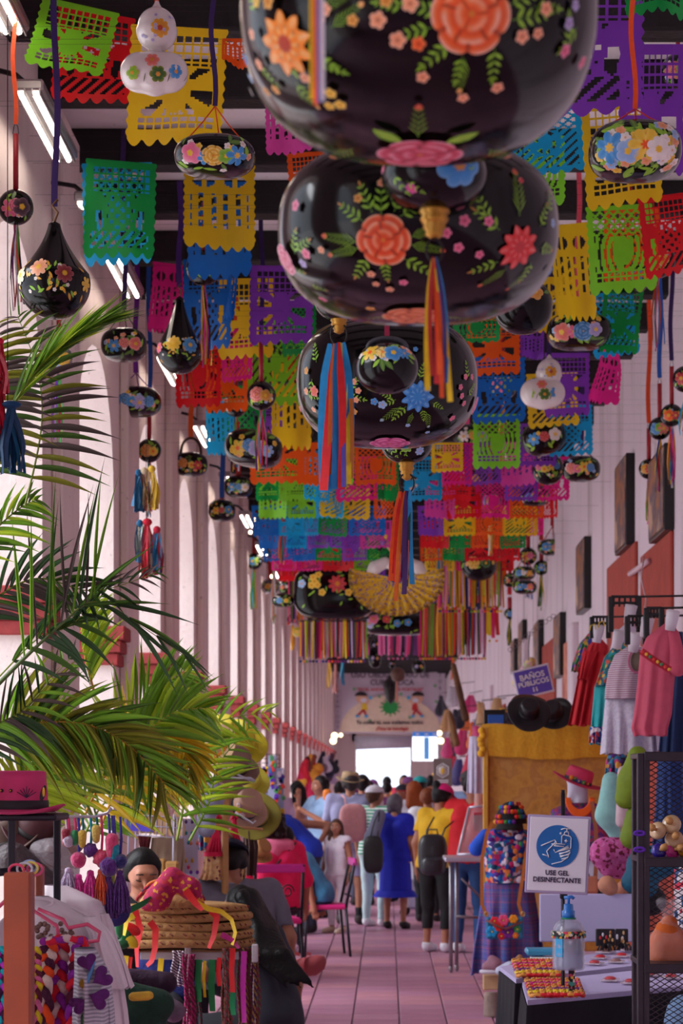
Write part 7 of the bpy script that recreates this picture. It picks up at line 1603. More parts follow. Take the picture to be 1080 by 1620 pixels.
MB().loft([[P(806,1300,s)+Vector((.1*math.sin(a),-.12*math.cos(a),0)) for a in np.linspace(-1.1,1.1,13)],[P(804,1308,s)+Vector((.115*math.sin(a),-.11*math.cos(a)-.08,-.01)) for a in np.linspace(-1.1,1.1,13)],[P(804,1308,s)+Vector((.115*math.sin(a),-.11*math.cos(a)-.08,-.02)) for a in np.linspace(-1.1,1.1,13)],[P(806,1300,s)+Vector((.1*math.sin(a),-.12*math.cos(a),-.012)) for a in np.linspace(-1.1,1.1,13)]],closed=False).build('peak',mat((18,15,18),.8),cp)
CF = [(240,170,20),(220,30,40),(110,40,150),(240,100,30),(20,110,170),(190,30,110),(60,140,60)]
for k in range(34):
    a = -PI/2+((k*.618) % 1-.5)*2.6; q = .08+(k % 5)*.24; p_ = P(808,1303,s)+Vector((.120*math.cos(q)*math.cos(a),.132*math.cos(q)*math.sin(a),.167*math.sin(q))); MB().ell(p_,.017,8,6).build('woollen_flower',mat(CF[k % 7],.9,bump=.5,scale=60),cp)
cl = thing('embroidered_clutch',P(800,1485,224),'flowered clutch bag with tan flap hanging on a long strap over the blue dress','bag')
c = P(798,1468,224,-.28); MB().bbox(c,(58/224,.05,34/224),.012).build('pouch',mat((40,110,150),.8),cl)
for (x,y,r_,cc) in ((778,1474,9,(30,150,210)),(803,1475,10,(110,30,130)),(788,1466,8,(226,50,40)),(818,1470,6,(60,140,80)),(793,1481,6,(200,20,50)),(815,1480,5,(226,110,40)),(782,1457,7,(226,40,60)),(796,1456,9,(240,80,130)),(812,1454,7,(240,150,30))):
    p_ = P(x,y,224,-.31); m = MB()
    for q in range(6): m.ell(p_+Vector((r_*.6/224*math.cos(q*PI/3),0,r_*.6/224*math.sin(q*PI/3))),(r_*.45/224,.006,r_*.45/224),8,6)
    f_ = m.build('stitched_flower',mat(cc,.9),cl); MB().ell(p_+Vector((0,-.006,0)),.006,8,5).build('flower_centre',mat((240,200,60),.8),f_)
MB().tube([P(769,1456,224,-.32),P(788,1466,224,-.33),P(800,1470,224,-.33),P(826,1458,224,-.32)],.008).build('flap_edge',mat((120,60,56),.5),cl)
for pts in ([(770,1450),(762,1430),(762,1360),(770,1318),(778,1302)],[(826,1450),(820,1430),(832,1350),(840,1305)]): MB().strip([P(x,y,224,-.2) for x,y in pts],.024,col=tuple(lin((196,112,40)))).build('strap',M_rib,cl)
for x in (769,827): MB().tube([P(x+3*math.cos(a),1446+4*math.sin(a),224,-.22) for a in [k*.6 for k in range(12)]],.003).build('buckle',mat((200,180,120),.3,.9),cl)
# counter with glass lid
s = 188; t = thing('glass_top_counter',P(730,1538,s),'steel-legged counter with a raised glass display lid','table')
c = P(742,1358,s,.25); MB().bbox(c,(82/s,.7,.035),.008).build('top',mat((190,186,206),.3,.4),t)
for (x,dy) in ((713,0),(722,.12),(765,.0),(765,.55)): b = P(x,1364,s,dy); MB().tube([b,Vector((b.x,b.y,.06))],.017,10).build('leg',M_steel,t); MB().ell((b.x,b.y,.035),(.02,.014,.035),12,8).build('castor',M_steel,t)
MB().tube([P(722,1450,s),P(765,1452,s,.1)],.012).build('crossbar',M_steel,t); MB().tube([P(730,1390,s),P(760,1420,s,.1)],.01).build('brace',M_steel,t)
LD = [P(724,1352,s),P(742,1278,s,.35),P(770,1274,s,.35),P(768,1350,s)]
for a,b in zip(LD,LD[1:]+LD[:1]): MB().tube([a,b],.012,8).build('lid_frame',mat((206,200,214),.3,.4),t)
MB().prism([LD[0].lerp(LD[2],.04),LD[1].lerp(LD[3],.04),LD[2].lerp(LD[0],.04),LD[3].lerp(LD[1],.04)],(0,.01,0)).build('lid_glass',mat((190,206,214),.05,alpha=.3,noise=.02),t)
MB().bbox(P(756,1300,s,.3),(.08,.02,.16),.004).build('print',mat((200,40,70),.5),t)
j = thing('sweet_jar',P(758,1277,s),'clear jar of orange sweets standing on the counter end','jar'); c = P(758,1260,s,.4); MB().rev([(.04,-.1),(.045,-.09),(.045,.06),(.03,.085),(.03,.1),(.001,.1)],c).build('glass',mat((230,220,220),.06,alpha=.35),j)
m = MB(); [m.ell(c+Vector((R.uniform(-.03,.03),R.uniform(-.03,.03),R.uniform(-.085,.045))),.013,6,4) for k in range(40)]; m.build('sweets',mat((240,120,30),.5),j,kind='stuff')
# slipper boxes and log
t = thing('knitted_slipper',P(776,1536,235),'mauve knitted slipper with white sole on the carton','slipper'); blob('upper',[(P(770,1530,235),P(782,1528,235),.035,.05),(P(782,1524,235),P(778,1518,235),.04,.03)],tx((150,104,120)),t,.007); MB().ell(P(776,1537,235),(.078,.05,.016),18,8,p=3).build('sole',mat((206,200,214),.5),t)
tag(MB().bbox(P(777,1553,233),(.115,.12,.10),.006).build('carton',mat((186,150,110),.8),smooth=False),'small cardboard carton under the knitted slipper','box')
q = P(777,1570,231); tag(MB().rev([(.052,0),(.055,.02),(.050,q.z-.02),(.048,q.z)],(q.x,q.y,0),18).build('log_stool',mat((150,130,120),.9,bump=.6,scale=12,noise=.3)),'weathered wooden log carrying the carton','stool')
tag(blob('folded_garment',[(P(790,1536,240),P(806,1530,240),.03,.04)],tx((190,196,220)),None,.01),'pale folded knit beside the slipper','cloth'); tag(blob('toy_lion',[(P(808,1535,290),P(822,1528,290),.03,.035),(P(818,1520,290),P(822,1515,290),.02,.018),(P(828,1535,290),P(838,1540,290),.02,.012)],mat((176,120,84),.8,bump=.5,noise=.3,scale=30),None,.007),'small brown plush figure at the corner of the jewellery table','toy')
# jewellery tables
def table(pts,s_,label,zf=0.0):
    """pts: back-left, front-left, front-right, back-right image points with scale"""
    t = thing('cloth_table',Vector((P(*pts[1]).x,P(*pts[1]).y,0)),label,'table'); w = [P(*p) for p in pts]; z = sum(p.z for p in w)/4
    for p in w: p.z = z
    MB().prism(w,(0,0,-.02)).build('top',mat((190,180,222),.7,noise=.06),t,smooth=False)
    rg = []; per = []
    for i in range(4):
        for k in range(24): per.append(w[i].lerp(w[(i+1) % 4],k/24))
    cc = sum(w,Vector())/4
    for q in range(7):
        r_ = []
        for i,p in enumerate(per):
            o = (p-cc); o.z = 0; o.normalize(); f = .006+.035*(q/6)**.8*(1+.6*math.sin(i*1.15)+.3*math.sin(i*2.7)); r_.append(Vector((p.x,p.y,z-.021-(z-.03)*q/6))+o*f)
        rg.append(r_)
    MB().loft(rg).build('black_cloth',mat((24,20,32),.85,noise=.15,bump=.1),t)
    return t,w
tA,wA = table([(826,1554,371),(834,1583,404),(1160,1552,369),(1160,1518,329)],0,'nearer jewellery table draped in black cloth')
tB,wB = table([(790,1529,342),(816,1549,365),(1160,1510,320),(1160,1478,283)],0,'farther jewellery table draped in black cloth, behind the water bottle')
tag(MB().bbox(P(928,1452,300),(150/300,.03,76/300),.006).build('white_screen',mat((196,190,232),.6,noise=.04)),'white-lilac cloth screen standing at the back of the jewellery table','screen')
def trays(x0,x1,y0,y1,s,z,rows,label):
    for r_ in range(rows):
        y = y0+(y1-y0)*(r_+.5)/rows; s = (y-CY)/(H-z-.012); root = thing('bracelet_row',P((x0+x1)/2,y,s),'%s of beaded bracelets %s' % (['backmost row','second row from the back','third row','fourth row','fifth row','front row'][r_],label),'bracelets','beaded bracelets '+label)
        cc = [(220,24,70),(200,20,120),(220,30,50),(120,30,120),(240,206,20),(216,24,40)][r_]
        for k in range(7):
            x = x0+(x1-x0)*(k+.5)/7+r_*1.5; c = P(x,y,s); c.z = z+.012; pts_ = [c+Vector((.028*math.cos(a),.020*math.sin(a),.004*math.sin(3*a))) for a in [j*PI/8 for j in range(17)]]
            b = MB(); b.tube(pts_,.0075,6,cap=False); bo = b.build('bracelet',mat(cc if (k+r_) % 5 else (230,150,60),.4),root)
            m = MB(); [m.ell(p+Vector((0,0,.006)),.005,6,4) for p in pts_[::2]]; m.build('gold_beads',mat((220,160,70),.3,.6),bo)
trays(836,910,1549,1576,385,wA[0].z,6,'on the nearer table'); trays(815,880,1518,1545,335,wB[0].z,6,'on the farther table')
k2 = 0
for (x,y,s,z) in [(940+34*(i % 4)+9*(i//4),1524-9*(i//4)-(i % 4)*3,335,wB[0].z) for i in range(12)]+[(965+32*i,1550-4*i+8*(i % 2),380,wA[0].z) for i in range(5)]:
    k2 += 1; s = (y-CY)/(H-z-.01); c = P(x,y,s); c.z = z+.010; root = thing('trinket_packet',c,('clear packet of trinkets on the farther table, %s row, %s from the bottle' % (['front','middle','back'][(k2-1)//4],ords[(k2-1) % 4] if (k2-1) % 4 else 'nearest') if k2 <= 12 else 'clear packet of trinkets on the nearer table, %s from the bottle' % (ords[k2-13] if k2 > 13 else 'nearest')),'packet','packets on the %s table' % ('farther' if k2 <= 12 else 'nearer'))
    MB().bbox(c,(.075,.10,.008),.004,rot=Matrix.Rotation(R.uniform(-.5,.5),3,'Z')).build('sleeve',mat((226,206,214),.15,alpha=.55),root); MB().ell(c+Vector((0,0,.006)),(.025,.03,.01),10,6).build('trinket',mat(R.choice([(206,30,50),(196,60,70),(150,110,110)]),.4),root)
for i,(x,w_) in enumerate(((826,0),(893,30),(949,30),(975,20),(1000,16))):
    if i == 0: continue
    c = P(x+8,1483,318); root = thing('earring_stand',c,'black-backed card stand of earrings and hair claws, %s from the water bottle' % ['','first','second','third','fourth'][i],'display','earring stands')
    MB().bbox(c,(w_/318,.03,.085),.004).build('card',mat((30,24,32),.5),root)
    for k in range(8): MB().ell(c+Vector((R.uniform(-.4,.4)*w_/318,-.02,R.uniform(-.035,.035))),(.006,.004,.010),8,6).build('earring',mat(R.choice([(220,180,120),(200,40,60),(226,220,230),(170,110,60)]),.3),root)
    for k in range(6): MB().tube([c+Vector((0,-.04,-.05)),c+Vector((.03*math.cos(k),-.06,-.03)),c+Vector((.045*math.cos(k),-.06,-.06))],.005).build('claw',mat((20,16,22),.3),root)
tag(MB().bbox(P(857,1505,330),(.16,.14,.03),.01).build('blue_box',mat((60,150,190),.4)),'shallow blue plastic box with white lid left of the bottle','box'); tag(MB().bbox(P(862,1516,332),(.14,.1,.012),.004).build('white_card',WT),'white card lying by the blue box','card')
# sanitizer sign, post and bottle
s = 400; sg = thing('sanitizer_sign',P(882,1400,s),'white framed sign reading USE GEL DESINFECTANTE with a blue disc','sign'); c = P(882,1352,s); Rt = Matrix.Rotation(.045,3,'Y')
MB().bbox(c,(100/s,.008,124/s),.006,rot=Rt).build('sleeve_frame',mat((176,160,200),.2,coat=.5),sg); MB().bbox(c+Vector((0,-.005,0)),(92/s,.004,116/s),.004,rot=Rt).build('sheet',mat((232,228,240),.4,noise=.02),sg)
dc = c+Rt @ Vector((-.003,-.009,.033)); R_ = 33.5/s; MB().prism([dc+Vector((R_*math.cos(a),0,R_*math.sin(a))) for a in [2*PI*k/64 for k in range(64)]],(0,.003,0)).build('blue_disc',mat((14,104,180),.5,noise=.04),sg,smooth=False)
def ln(pts,w_=.0024):
    pw = [dc+Rt @ Vector((x*R_,-.002,y*R_)) for x,y in pts]; MB().tube(pw,w_*.8,6).build('icon_line',WT,sg)
for pts in ([(-.78,.0),(-.15,.3),(-.10,.2),(-.45,-.18),(-.5,-.25),(-.42,-.45),(-.4,-.55)],[(-.15,.3),(-.05,.15),(-.18,-.0)],[(-.7,-.4),(-.45,-.48)],[(-.18,-.15),(-.1,-.3),(.5,.05),(.52,-.03),(.05,-.2)],[(-.02,-.25),(.58,-.08),(.6,-.16),(.1,-.38)],[(.08,-.33),(.6,-.22),(.58,-.32),(.15,-.5)],[(.12,-.45),(.55,-.38),(.5,-.5),(.2,-.6)],[(.5,-.5),(.2,-.72),(-.25,-.85)],
            [(-.3,.1),(.1,.12),(.35,.1)],[(-.15,.02),(.3,.0)],[(.18,.15),(.18,.5),(.26,.56),(.56,.5),(.62,.42),(.62,-.02),(.6,-.1)],[(.28,.56),(.32,.7),(.48,.7),(.50,.54)],[(.4,.7),(.4,.84)],[(.12,.8),(.3,.86),(.55,.84)],[(.31,.27),(.47,.27)],[(.39,.35),(.39,.19)],[(.11,.66),(.08,.60),(.13,.57),(.15,.62),(.11,.66)]): ln(pts)
DK_ = mat((36,24,66),.5); er = (PI/2,.045,0)
txt('USE GEL',c+Rt @ Vector((.0,-.009,-.073)),.027,DK_,sg,rot=er,bold=.0006,sx=.95); txt('DESINFECTANTE',c+Rt @ Vector((0,-.009,-.101)),.027,DK_,sg,rot=er,bold=.0006,sx=.93)
pp = thing('sign_post',Vector((P(900,1620,s).x,F/s+.02,0)),'thin dark post carrying the sanitizer sign and bottle','post'); px_ = P(900,0,s).x; yy = F/s+.30
MB().tube([(px_,yy,0),(px_,yy,P(0,1250,s).z)],.008).build('pole',M_iron,pp); x2 = P(900,1270,s); MB().bbox((x2.x,yy,x2.z-.02),(.018,.012,.12),.003).build('upper_plate',M_iron,pp); MB().bbox((px_,yy-.03,P(0,1422,s).z),(.03,.03,.03),.004).build('clip',mat((50,48,56),.3,.5),pp)
MB().rev([(.16,0),(.16,.012),(.02,.02),(.012,.06)],(px_,yy,0)).build('foot',M_iron,pp)
bt = thing('sanitizer_bottle',P(899,1534,392),'clear ribbed water bottle with a blue pump, held by a floral strap','bottle'); c = P(899,1534,392,-.06); s = 392
gl = mat((206,214,232),.04,trans=.85,noise=.02); w_ = 26/s
MB().rev([(w_*.9,0),(w_,.008),(w_*.96,.022),(w_,.036),(w_*.95,.05),(w_,.064),(w_*.96,.08),(w_,.095),(w_*.97,.115),(w_*.98,.135),(w_*.93,.165),(w_*.8,.185),(w_*.5,.200),(w_*.34,.205),(w_*.34,.215)],c,32).build('jug',mat((190,196,220),.06,alpha=.42,coat=1.0,noise=.04),bt)
MB().rev([(w_*.86,.006),(w_*.9,.02),(w_*.9,.075),(.001,.076)],c,28).build('water',mat((150,160,200),.05,alpha=.5,noise=.04),bt)
MB().rev([(w_*.4,.205),(w_*.4,.235),(w_*.3,.24),(w_*.28,.262),(.001,.265)],c,20).build('pump_collar',mat((30,120,210),.3,coat=.5),bt); MB().tube([c+Vector((0,0,.26)),c+Vector((0,0,.29))],.006).build('pump_stem',mat((30,120,210),.3),bt); MB().tube([c+Vector((-.018,0,.288)),c+Vector((.014,0,.292)),c+Vector((.022,0,.284))],.007).build('pump_head',mat((40,130,220),.3,coat=.5),bt)
MB().rev([(w_*.45,.203),(w_*.47,.208),(w_*.2,.21)],c,20).build('green_ring',mat((20,140,90),.4),bt)
MB().box(c+Vector((-w_*.62,-w_*.72,.10)),(.035,.004,.09),rot=Matrix.Rotation(-.75,3,'Z')).build('bottle_label',mat((60,170,226),.4),bt)
fs = ramp_mat('floral_strap','cells',[(30,22,26),(24,20,24),(206,60,90),(226,170,60),(60,130,120),(226,206,190),(34,24,28)],90,.7)
MB().rev([(w_*1.03,.128),(w_*1.06,.130),(w_*1.06,.154),(w_*1.0,.156)],c,32).build('floral_strap',fs,bt); b = P(904,1536,s,-.07); MB().bbox((b.x,b.y,b.z-.16),(.026,.004,.34),.001).build('strap_tail',fs,bt)
# steel shelf with mesh side
s = 440; sh = thing('mesh_shelf',Vector((P(1046,0,s).x,F/s+.2,0)),'dark steel shelf unit with diamond mesh side at the right edge','shelf'); MS = mat((58,50,58),.4,.6,noise=.3,scale=14)
x0,x1 = P(1014,0,s).x,P(1026,0,s).x; zt = P(0,1192,s).z; y_ = F/s
for (x,dy) in ((P(1021,0,s).x,0),(P(1013,0,s).x+.0,.0),(P(1200,0,s).x,0),(P(1200,0,s).x,.42),(P(1026,0,s).x,.42)): MB().bbox((x,y_+dy,zt/2),(.026,.03,zt),.003).build('upright',MS,sh)
for yv in (1195,1362,1530): z = P(0,yv,s).z; MB().bbox(((P(1018,0,s).x+P(1200,0,s).x)/2,y_+.21,z),((1200-1018)/s,.44,.02),.003).build('shelf_plate',MS,sh)
for yv in (1197,1364,1532): z = P(0,yv,s).z; MB().bbox(((P(1018,0,s).x+P(1200,0,s).x)/2,y_-.01,z),((1200-1018)/s,.012,.035),.003).build('shelf_edge',MS,sh)
m = MB(); xa,xb = P(1030,0,s).x,P(1200,0,s).x; za,zb_ = 0.3,zt-.02; st = .034
nx = int((xb-xa)/st)+1; nz = int((zb_-za)/(st*.62))+1
for i in range(-nz,nx):
    for sg in (1,-1):
        pts = []
        for j in range(nz+1):
            x = xa+(i+j)*st if sg > 0 else xa+(i+nz-j)*st
            if xa <= x <= xb: pts.append((x,y_+.42,za+j*st*.62))
        if len(pts) > 1: m.tube([pts[0],pts[-1]],.0022,4,cap=False)
m.build('diamond_mesh',MS,sh,kind='stuff')
for yv in (1318,1344): MB().tube([P(1011+8*math.cos(a),yv+3*math.sin(a*1.0),s,-.03) for a in [k*.5 for k in range(14)]],.005).build('purple_tie',mat((90,30,170),.6),sh)
# cup-and-ball toys
for i,(x,y,r_,c,lb) in enumerate(((1040,1314,14,(214,176,136),'unpainted wooden spinning top, left in the upper pile'),(1062,1304,15,(206,170,130),'largest unpainted wooden top, upmost'),(1066,1328,15,(200,160,120),'unpainted wooden top, lowest of the plain ones'),(1042,1346,12,(50,30,160),'glossy violet-blue painted top'),(1063,1346,13,(206,40,140),'glossy magenta painted top'),(1080,1344,12,(206,140,40),'ochre painted top at the right edge'))):
    t = thing('spinning_toy',P(x,y,432),lb,'toy','wooden tops on the shelf'); Rm = Matrix.Rotation(1.25,3,'X') @ Matrix.Rotation(.3*(i-2),3,'Y'); r = r_/432; m_ = mat(c,.3,coat=.7,noise=.2,scale=40)
    MB().rev([(.002,-.02),(r*.6,-.016),(r,-.006),(r,.006),(r*.8,.014),(r*.3,.016),(.001,.016)],P(x,y,432),24,rot=Rm).build('disc',m_,t); MB().rev([(.006,.0),(.007,.03),(.014,.04),(.013,.055),(.001,.06)],P(x,y,432),14,rot=Rm).build('peg',mat((206,150,90),.5),t)
t = thing('powder_bag',P(1056,1524,430),'knotted clear plastic bag full of orange-brown powder','bag'); blob('fill',[(P(1048,1490,430),P(1068,1490,430),.05,.05),(P(1044,1512,430),P(1072,1512,430),.042,.042),(P(1056,1466,430),P(1058,1460,430),.04,.03)],mat((200,92,22),.8,bump=.4,scale=14,noise=.2),t,.008)
blob('plastic',[(P(1048,1490,430),P(1068,1490,430),.055,.055),(P(1044,1512,430),P(1072,1512,430),.046,.046),(P(1056,1460,430),P(1056,1444,430),.034,.015),(P(1056,1444,430),P(1046,1428,430),.014,.022),(P(1056,1444,430),P(1066,1430,430),.014,.022)],mat((226,220,230),.12,alpha=.14,bump=.9,scale=26,coat=.6),t,.008)
drape('patterned_cloth',[(1066,1110,1375),(1066,1110,1420),(1064,1110,1500)],400,ramp_mat('floral_red','cells',[(220,206,214),(206,40,70),(60,90,140),(226,214,220)],50,.8),'white cloth with red floral pattern behind the powder bag',cat='cloth')
drape('blue_jeans',[(1040,1080,1200),(1036,1084,1280),(1030,1086,1350)],330,tx((18,50,110)),'dark blue cloth hanging behind the mesh shelf',cat='cloth')
drape('turquoise_cloth',[(1004,1016,1422),(1004,1018,1460),(1004,1018,1500)],310,tx((20,140,190)),'bright blue cloth edge beside the shelf post',cat='cloth',depth=.04)
# things on the wall beyond
for i,(x0,x1,y0,y1,c) in enumerate(((886,900,1012,1110,(206,104,80)),)): 
    sn = (x1-CX)/(XR-.03); d1 = F/sn; zt = H+(CY-y0)/sn; zb = H+(CY-y1)/sn; t = tag(MB().bbox((XR-.02,d1+.45,(zt+zb)/2),(.02,.9,zt-zb),.004).build('wall_poster',ramp_mat('poster','speckle',[(206,100,80),(226,150,120),(190,80,60)],4,.6)),'tall faded orange poster on the right wall behind the restroom sign','poster')
tag(MB().tube([Vector((XR-.05,F/215,P(0,888,215).z)),Vector((XR-.05,F/200,P(0,888,215).z+.02))],.022).build('tube_lamp',mat((226,196,206),.4)),'short unlit tube lamp on the second red panel','lamp')
tag(MB().tube([P(1018,880,219),P(1014,915,220),P(1022,950,222),P(1018,972,224)],.006).build('cable',mat((220,200,206),.6)),'white cable drooping from the tube lamp','cable')
# clutter along the right between the far banner and the backdrop
r_ = random.Random(5)
for i in range(46):
    s = max(150-2.1*i,58); x = CX+ (1.72-.32*r_.random())*s; y0 = r_.uniform(1085,1215) if i > 6 else r_.uniform(1150,1200)
    c = r_.choice([(196,150,100),(200,30,60),(226,100,30),(20,120,110),(40,36,50),(190,180,190),(214,60,120),(230,180,60),(110,70,50),(60,60,120)])
    h_ = r_.uniform(.25,.6)
    root = thing('hung_goods',P(x,y0+h_*s,s),'%s goods hanging along the right wall, stall item %s going inward' % ({196: 'straw-coloured',200: 'crimson',226: 'orange',20: 'teal',40: 'black',190: 'pale',214: 'pink',230: 'yellow',110: 'brown',60: 'indigo'}[c[0]],'abcdefghijklmnopqrstuvwxyz'[i % 26]+('' if i < 26 else ' bis')),'goods','stall goods on the right')
    for k in range(2): blob('garment',[(P(x+r_.uniform(-4,4),y0,s),P(x+r_.uniform(-6,6),y0+h_*s*.8,s),.05,.13)],tx(mixc(c,(255,255,255),.15*k)),root,.028)
    MB().tube([P(x,y0-6,s),Vector((XR,F/s,P(x,y0-10,s).z))],.008,6).build('rail',M_blk,root)
for i,(x,y,s,c) in enumerate(((722,1075,128,(120,84,54)),(730,1110,132,(96,62,40)),(716,1150,120,(140,100,62)))):
    t = thing('rolled_mat',P(x,y,s),'twisted straw roll hanging along the right, %s' % ['upper','middle','lower'][i],'mat','twisted straw rolls'); blob('roll',[(P(x-5,y-22,s),P(x+6,y+26,s),.035,.045)],mat(c,.8,bump=.5,noise=.3),t,.012)
t = thing('hexagon_board',P(700,1245,148),'grey-brown stall board with a white hexagon and yellow emblem','sign'); c = P(700,1222,148); MB().bbox(c,(.20,.02,.30),.004).build('board',mat((120,104,100),.6),t)
hx = lambda r_: [c+Vector((r_*math.sin(k*PI/3),-.014,.02+r_*1.1*math.cos(k*PI/3))) for k in range(6)]
MB().tube(hx(.07)+hx(.07)[:1],.005).build('hexagon',WT,t); MB().prism(hx(.055),(0,.004,0)).build('hexagon_fill',mat((206,196,196),.5),t); MB().ell(c+Vector((0,-.02,.015)),(.022,.006,.035),12,8).build('emblem',mat((226,180,60),.5),t)
for dz in (-.085,-.105): MB().bbox(c+Vector((0,-.014,dz)),(.12,.004,.009),.001).build('caption_line',WT,t)
tag(drape('white_apron',[(742,764,1165),(740,768,1200),(738,770,1255)],190,tx((206,200,226)),'tmp',cat='cloth'),'white cloth hanging left of the yellow backdrop','cloth')
# blue framed print left of black hats
t = thing('blue_print',P(782,1150,178),'small dark frame with a blue print left of the black hats','picture'); c = P(782,1138,178); MB().bbox(c,(.19,.03,.17),.005).build('frame',M_blk,t); MB().bbox(c+Vector((.01,-.016,-.01)),(.14,.006,.10),.002).build('print',mat((40,100,190),.5),t)
# grey concrete planter bench in the aisle beyond
tag(MB().bbox((P(672,0,125).x,F/125,.25),(.6,.5,.5),.04).build('white_box',mat((176,176,206),.6)),'pale blue-white box bench in the aisle beyond the blue-dressed woman','bench')
# ================================================================ FAR END
s = 50.0; bn = thing('cloth_banner',P(612,1160,s),'large white cloth banner about wearing face masks, stretched across the gallery','banner')
def bp(x,y,dd=0): 
    q = P(x,y,s,dd); return q
rg = []
for j in range(9):
    v = j/8; rg.append([bp(532+172*u+(-3*v if u < .5 else -2*v),1062+(98+2*u)*v+4*math.sin(PI*u)*(1-v),.04*math.sin(u*14+v*4)) for u in [k/30 for k in range(31)]])
MB().loft(rg,closed=False).build('cloth',mat((206,190,204),.8,noise=.08,scale=.8,transl=.25),bn)
DT,RT = mat((44,30,54),.7),mat((190,50,60),.7)
for (b,x,y,sz,m_) in (('USO OBLIGATORIO DE',617,1068,9.5,DT),('CUBREBOCA',620,1080,9.5,DT),('"EN EL ANDADOR LOS PORTALES"',617,1091,5.4,RT),('Te cuidas tú, nos cuidamos todos',616,1143,6.2,DT),('¡Dios te bendiga!',620,1153,6,RT)): txt(b,bp(x,y,-.1),sz*1.25/s,m_,bn,ext=.004,bold=.004)
for x,wd in ((534,'BIENVENIDOS'),(696,'TURISTA')):
    for i,ch in enumerate(wd): txt(ch,bp(x,(1070 if wd[0] == 'B' else 1067)+i*(8.0 if wd[0] == 'B' else 11),-.1),7.4/s,DT,bn,ext=.004)
disc = lambda cx_,cy_,rx,ry,dd=-.06,n=30,a0=0,a1=2*PI: [bp(cx_+rx*math.cos(a0+(a1-a0)*k/n),cy_-ry*math.sin(a0+(a1-a0)*k/n),dd) for k in range(n+1)]
MB().poly(disc(617,1158,80,58,-.055,40,0,PI)).build('cream_dome',mat((226,200,176),.8),bn)
vr = MB().poly(disc(617,1119,12,10,-.07)).build('green_virus',mat((40,150,70),.7),bn)
for k in range(12): a = k*PI/6; MB().tube([bp(617+12*math.cos(a),1119+10*math.sin(a),-.07),bp(617+17*math.cos(a),1119+14*math.sin(a),-.07)],.02,6).build('spike',mat((40,150,70),.7),vr)
for (x,sg,sh_) in ((574,1,(230,190,50)),(658,-1,(206,50,50))):
    k_ = MB().poly(disc(x-2*sg,1105,9,8,-.07)).build('cartoon_child_face',mat((226,170,140),.7),bn); MB().poly(disc(x-3*sg,1101,10,7,-.08,20,0,PI)+[]).build('cartoon_hair',mat((36,24,30),.7),k_); MB().poly(disc(x+1*sg,1108,5,3.5,-.09)).build('cartoon_mask',mat((220,214,226),.7),k_)
    MB().poly([bp(x-1*sg,1112,-.07),bp(x+6*sg,1112,-.07),bp(x+7*sg,1124,-.07),bp(x-3*sg,1124,-.07)]).build('cartoon_shirt',mat(sh_,.7),k_)
    for dx in (-9,5): MB().strip([bp(x+1*sg,1123,-.08),bp(x+dx*sg,1132,-.08)],.07,col=lin((190,40,60))).build('cartoon_leg',M_rib,k_); MB().poly(disc(x+dx*sg,1133,3,2.4,-.09,14)).build('cartoon_shoe',mat((70,160,210),.7),k_)
    MB().strip([bp(x+4*sg,1114,-.08),bp(x+12*sg,1106,-.08)],.05,col=lin((226,170,140))).build('cartoon_arm',M_rib,k_); MB().poly(disc(x+12*sg,1104,3,3,-.09,14)).build('cartoon_glove',mat((90,180,220),.7),k_)
for (x,y) in ((560,1090),(600,1102),(634,1098),(688,1085),(690,1110),(648,1135),(585,1140)): MB().poly(disc(x,y,2.6,2.6,-.06,12)).build('small_virus',mat((120,170,120),.7),bn)
for y in (1062,1160):
    for x in (524,706): MB().tube([bp(x,y),bp(x-.6,y-4)],.012,5).build('tie',M_wire,bn)
tag(MB().prism([P(560,1165,48),P(652,1164,48),P(650,1183,48),P(562,1186,48)],(0,.02,0)).build('second_banner',mat((214,204,216),.8,transl=.2)),'second pale banner just below and behind the large one','banner')
t = thing('light_box',P(672,1204,60),'glowing white and blue notice box near the far end','sign'); c = P(672,1181,60); MB().bbox(c,(.66,.08,.76),.02).build('panel',mat((235,240,250),.4,emit=2.2,noise=.02),t); MB().bbox(c+Vector((0,-.045,.32)),(.66,.02,.13),.005).build('header',mat((40,110,190),.4,emit=.6),t); MB().bbox(c+Vector((.04,-.045,-.05)),(.14,.02,.58),.005).build('blue_column',mat((90,150,210),.4,emit=.5),t)
for dx in (-.2,.04,.25): MB().bbox(c+Vector((dx,-.06,.32)),(.09,.01,.04),.003).build('header_word',WT,t)
t = thing('canopy_tent',Vector((-.3,92,0)),'pale white canopy tent in the sunlit plaza beyond the gallery','tent'); MB().loft([[Vector((-.3+r_*math.cos(a),92+r_*math.sin(a),z)) for a in [PI/4+k*PI/2 for k in range(4)]] for r_,z in ((2.1,2.1),(2.1,2.25),(1.2,2.7),(.05,3.2))],cap=True).build('roof',mat((225,230,235),.7),t,smooth=False)
for a in range(4): MB().tube([(-.3+1.9*math.cos(PI/4+a*PI/2),92+1.9*math.sin(PI/4+a*PI/2),0),(-.3+1.9*math.cos(PI/4+a*PI/2),92+1.9*math.sin(PI/4+a*PI/2),2.1)],.04).build('leg',M_steel,t)
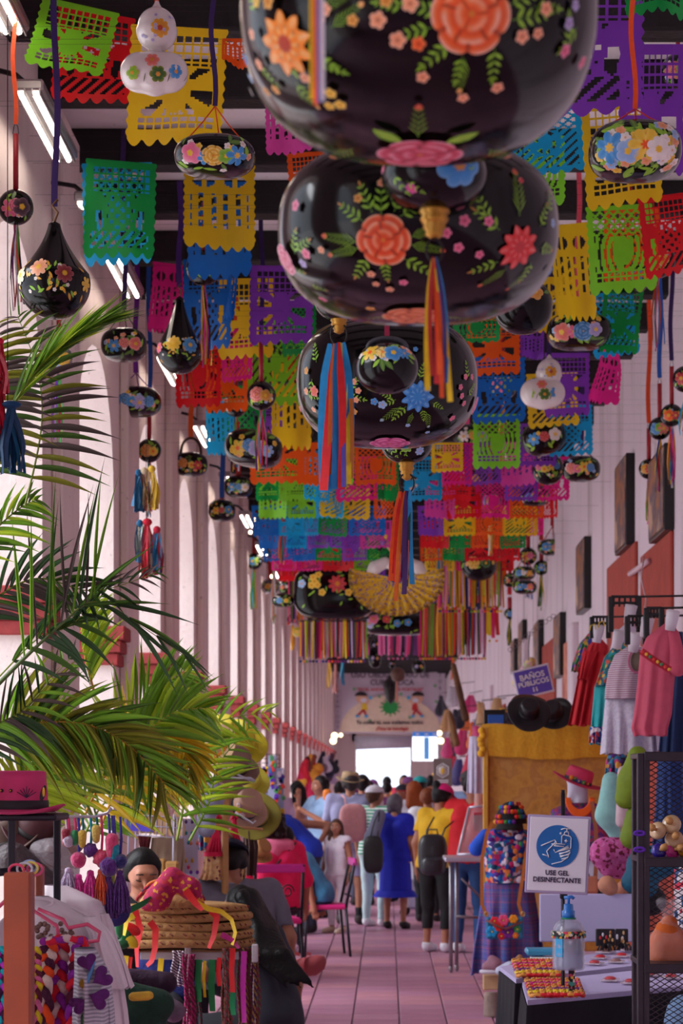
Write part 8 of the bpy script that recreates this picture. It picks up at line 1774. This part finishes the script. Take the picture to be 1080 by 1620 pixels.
for i,(x,y,s,r) in enumerate(((529,1164,60,5),(527,1172,62,5),(539,1163,58,3),(695,1160,60,4),(697,1172,62,5))): tag(MB().ell(P(x,y,s),r/s,12,8).build('bulb',mat((255,226,170),.4,emit=6)),'warm bare bulb near the far banner, %s' % ['upper arcade side','lower arcade side','small greenish one','upper wall side','lower wall side'][i],'bulb','warm bulbs')
for i,(x,y,s) in enumerate(((396,842,150),(402,822,156),(421,866,142),(430,912,130),(404,845,148))): tag(MB().ell(P(x,y,s),3/s,10,6).build('bulb',mat((255,236,190),.4,emit=8)),'small warm bulb among the rattles by the arcade, %s from the camera side' % ords[i+1],'bulb','small warm bulbs')
t = thing('lantern',P(618,1110,62),'iron lantern hanging in front of the cloth banner','lamp'); c = P(618,1090,62); MB().tube([c,Vector((c.x,c.y,ZC-.3))],.02).build('chain',M_blk,t); MB().rev([(.02,.35),(.16,.2),(.2,.1),(.14,-.25),(.04,-.36),(.001,-.4)],c,6).build('cage',mat((40,34,36),.4,.5,alpha=.9),t)
t = thing('round_gourd_dipper',P(629,1067,95),'plain brown gourd dipper on a stick before the cloth banner','gourd'); MB().ell(P(629,1067,95),.12,20,12).build('bowl',mat((90,56,44),.6,noise=.2),t); MB().tube([P(628,1072,95),P(627,1110,95)],.02).build('stick',mat((190,120,100),.6),t)
# short wires carrying the bulbs
for o in [o for o in COL.objects if o.name.startswith('bulb')]:
    c = wl(o); MB().tube([c,Vector((c.x,c.y,ZC))],.002,4).build('bulb_wire',M_wire,o)
for o in [o for o in COL.objects if o.name.split('.')[0] in ('streamer','round_gourd_dipper','hanger_chain','rolled_mat','scarf_bundle','second_banner','restroom_sign')]:
    c = wl(o); MB().tube([c,Vector((c.x,c.y,ZC))],.0012,4).build('hanging_cord',M_wire,o)
# lettering becomes plain geometry
dg = bpy.context.evaluated_depsgraph_get(); dg.update()
for o in [o for o in COL.objects if o.type == 'FONT']:
    me = bpy.data.meshes.new_from_object(o.evaluated_get(dg)); n_ = bpy.data.objects.new('lettering',me); COL.objects.link(n_); n_.parent = o.parent; n_.matrix_local = o.matrix_local.copy(); bpy.data.objects.remove(o)
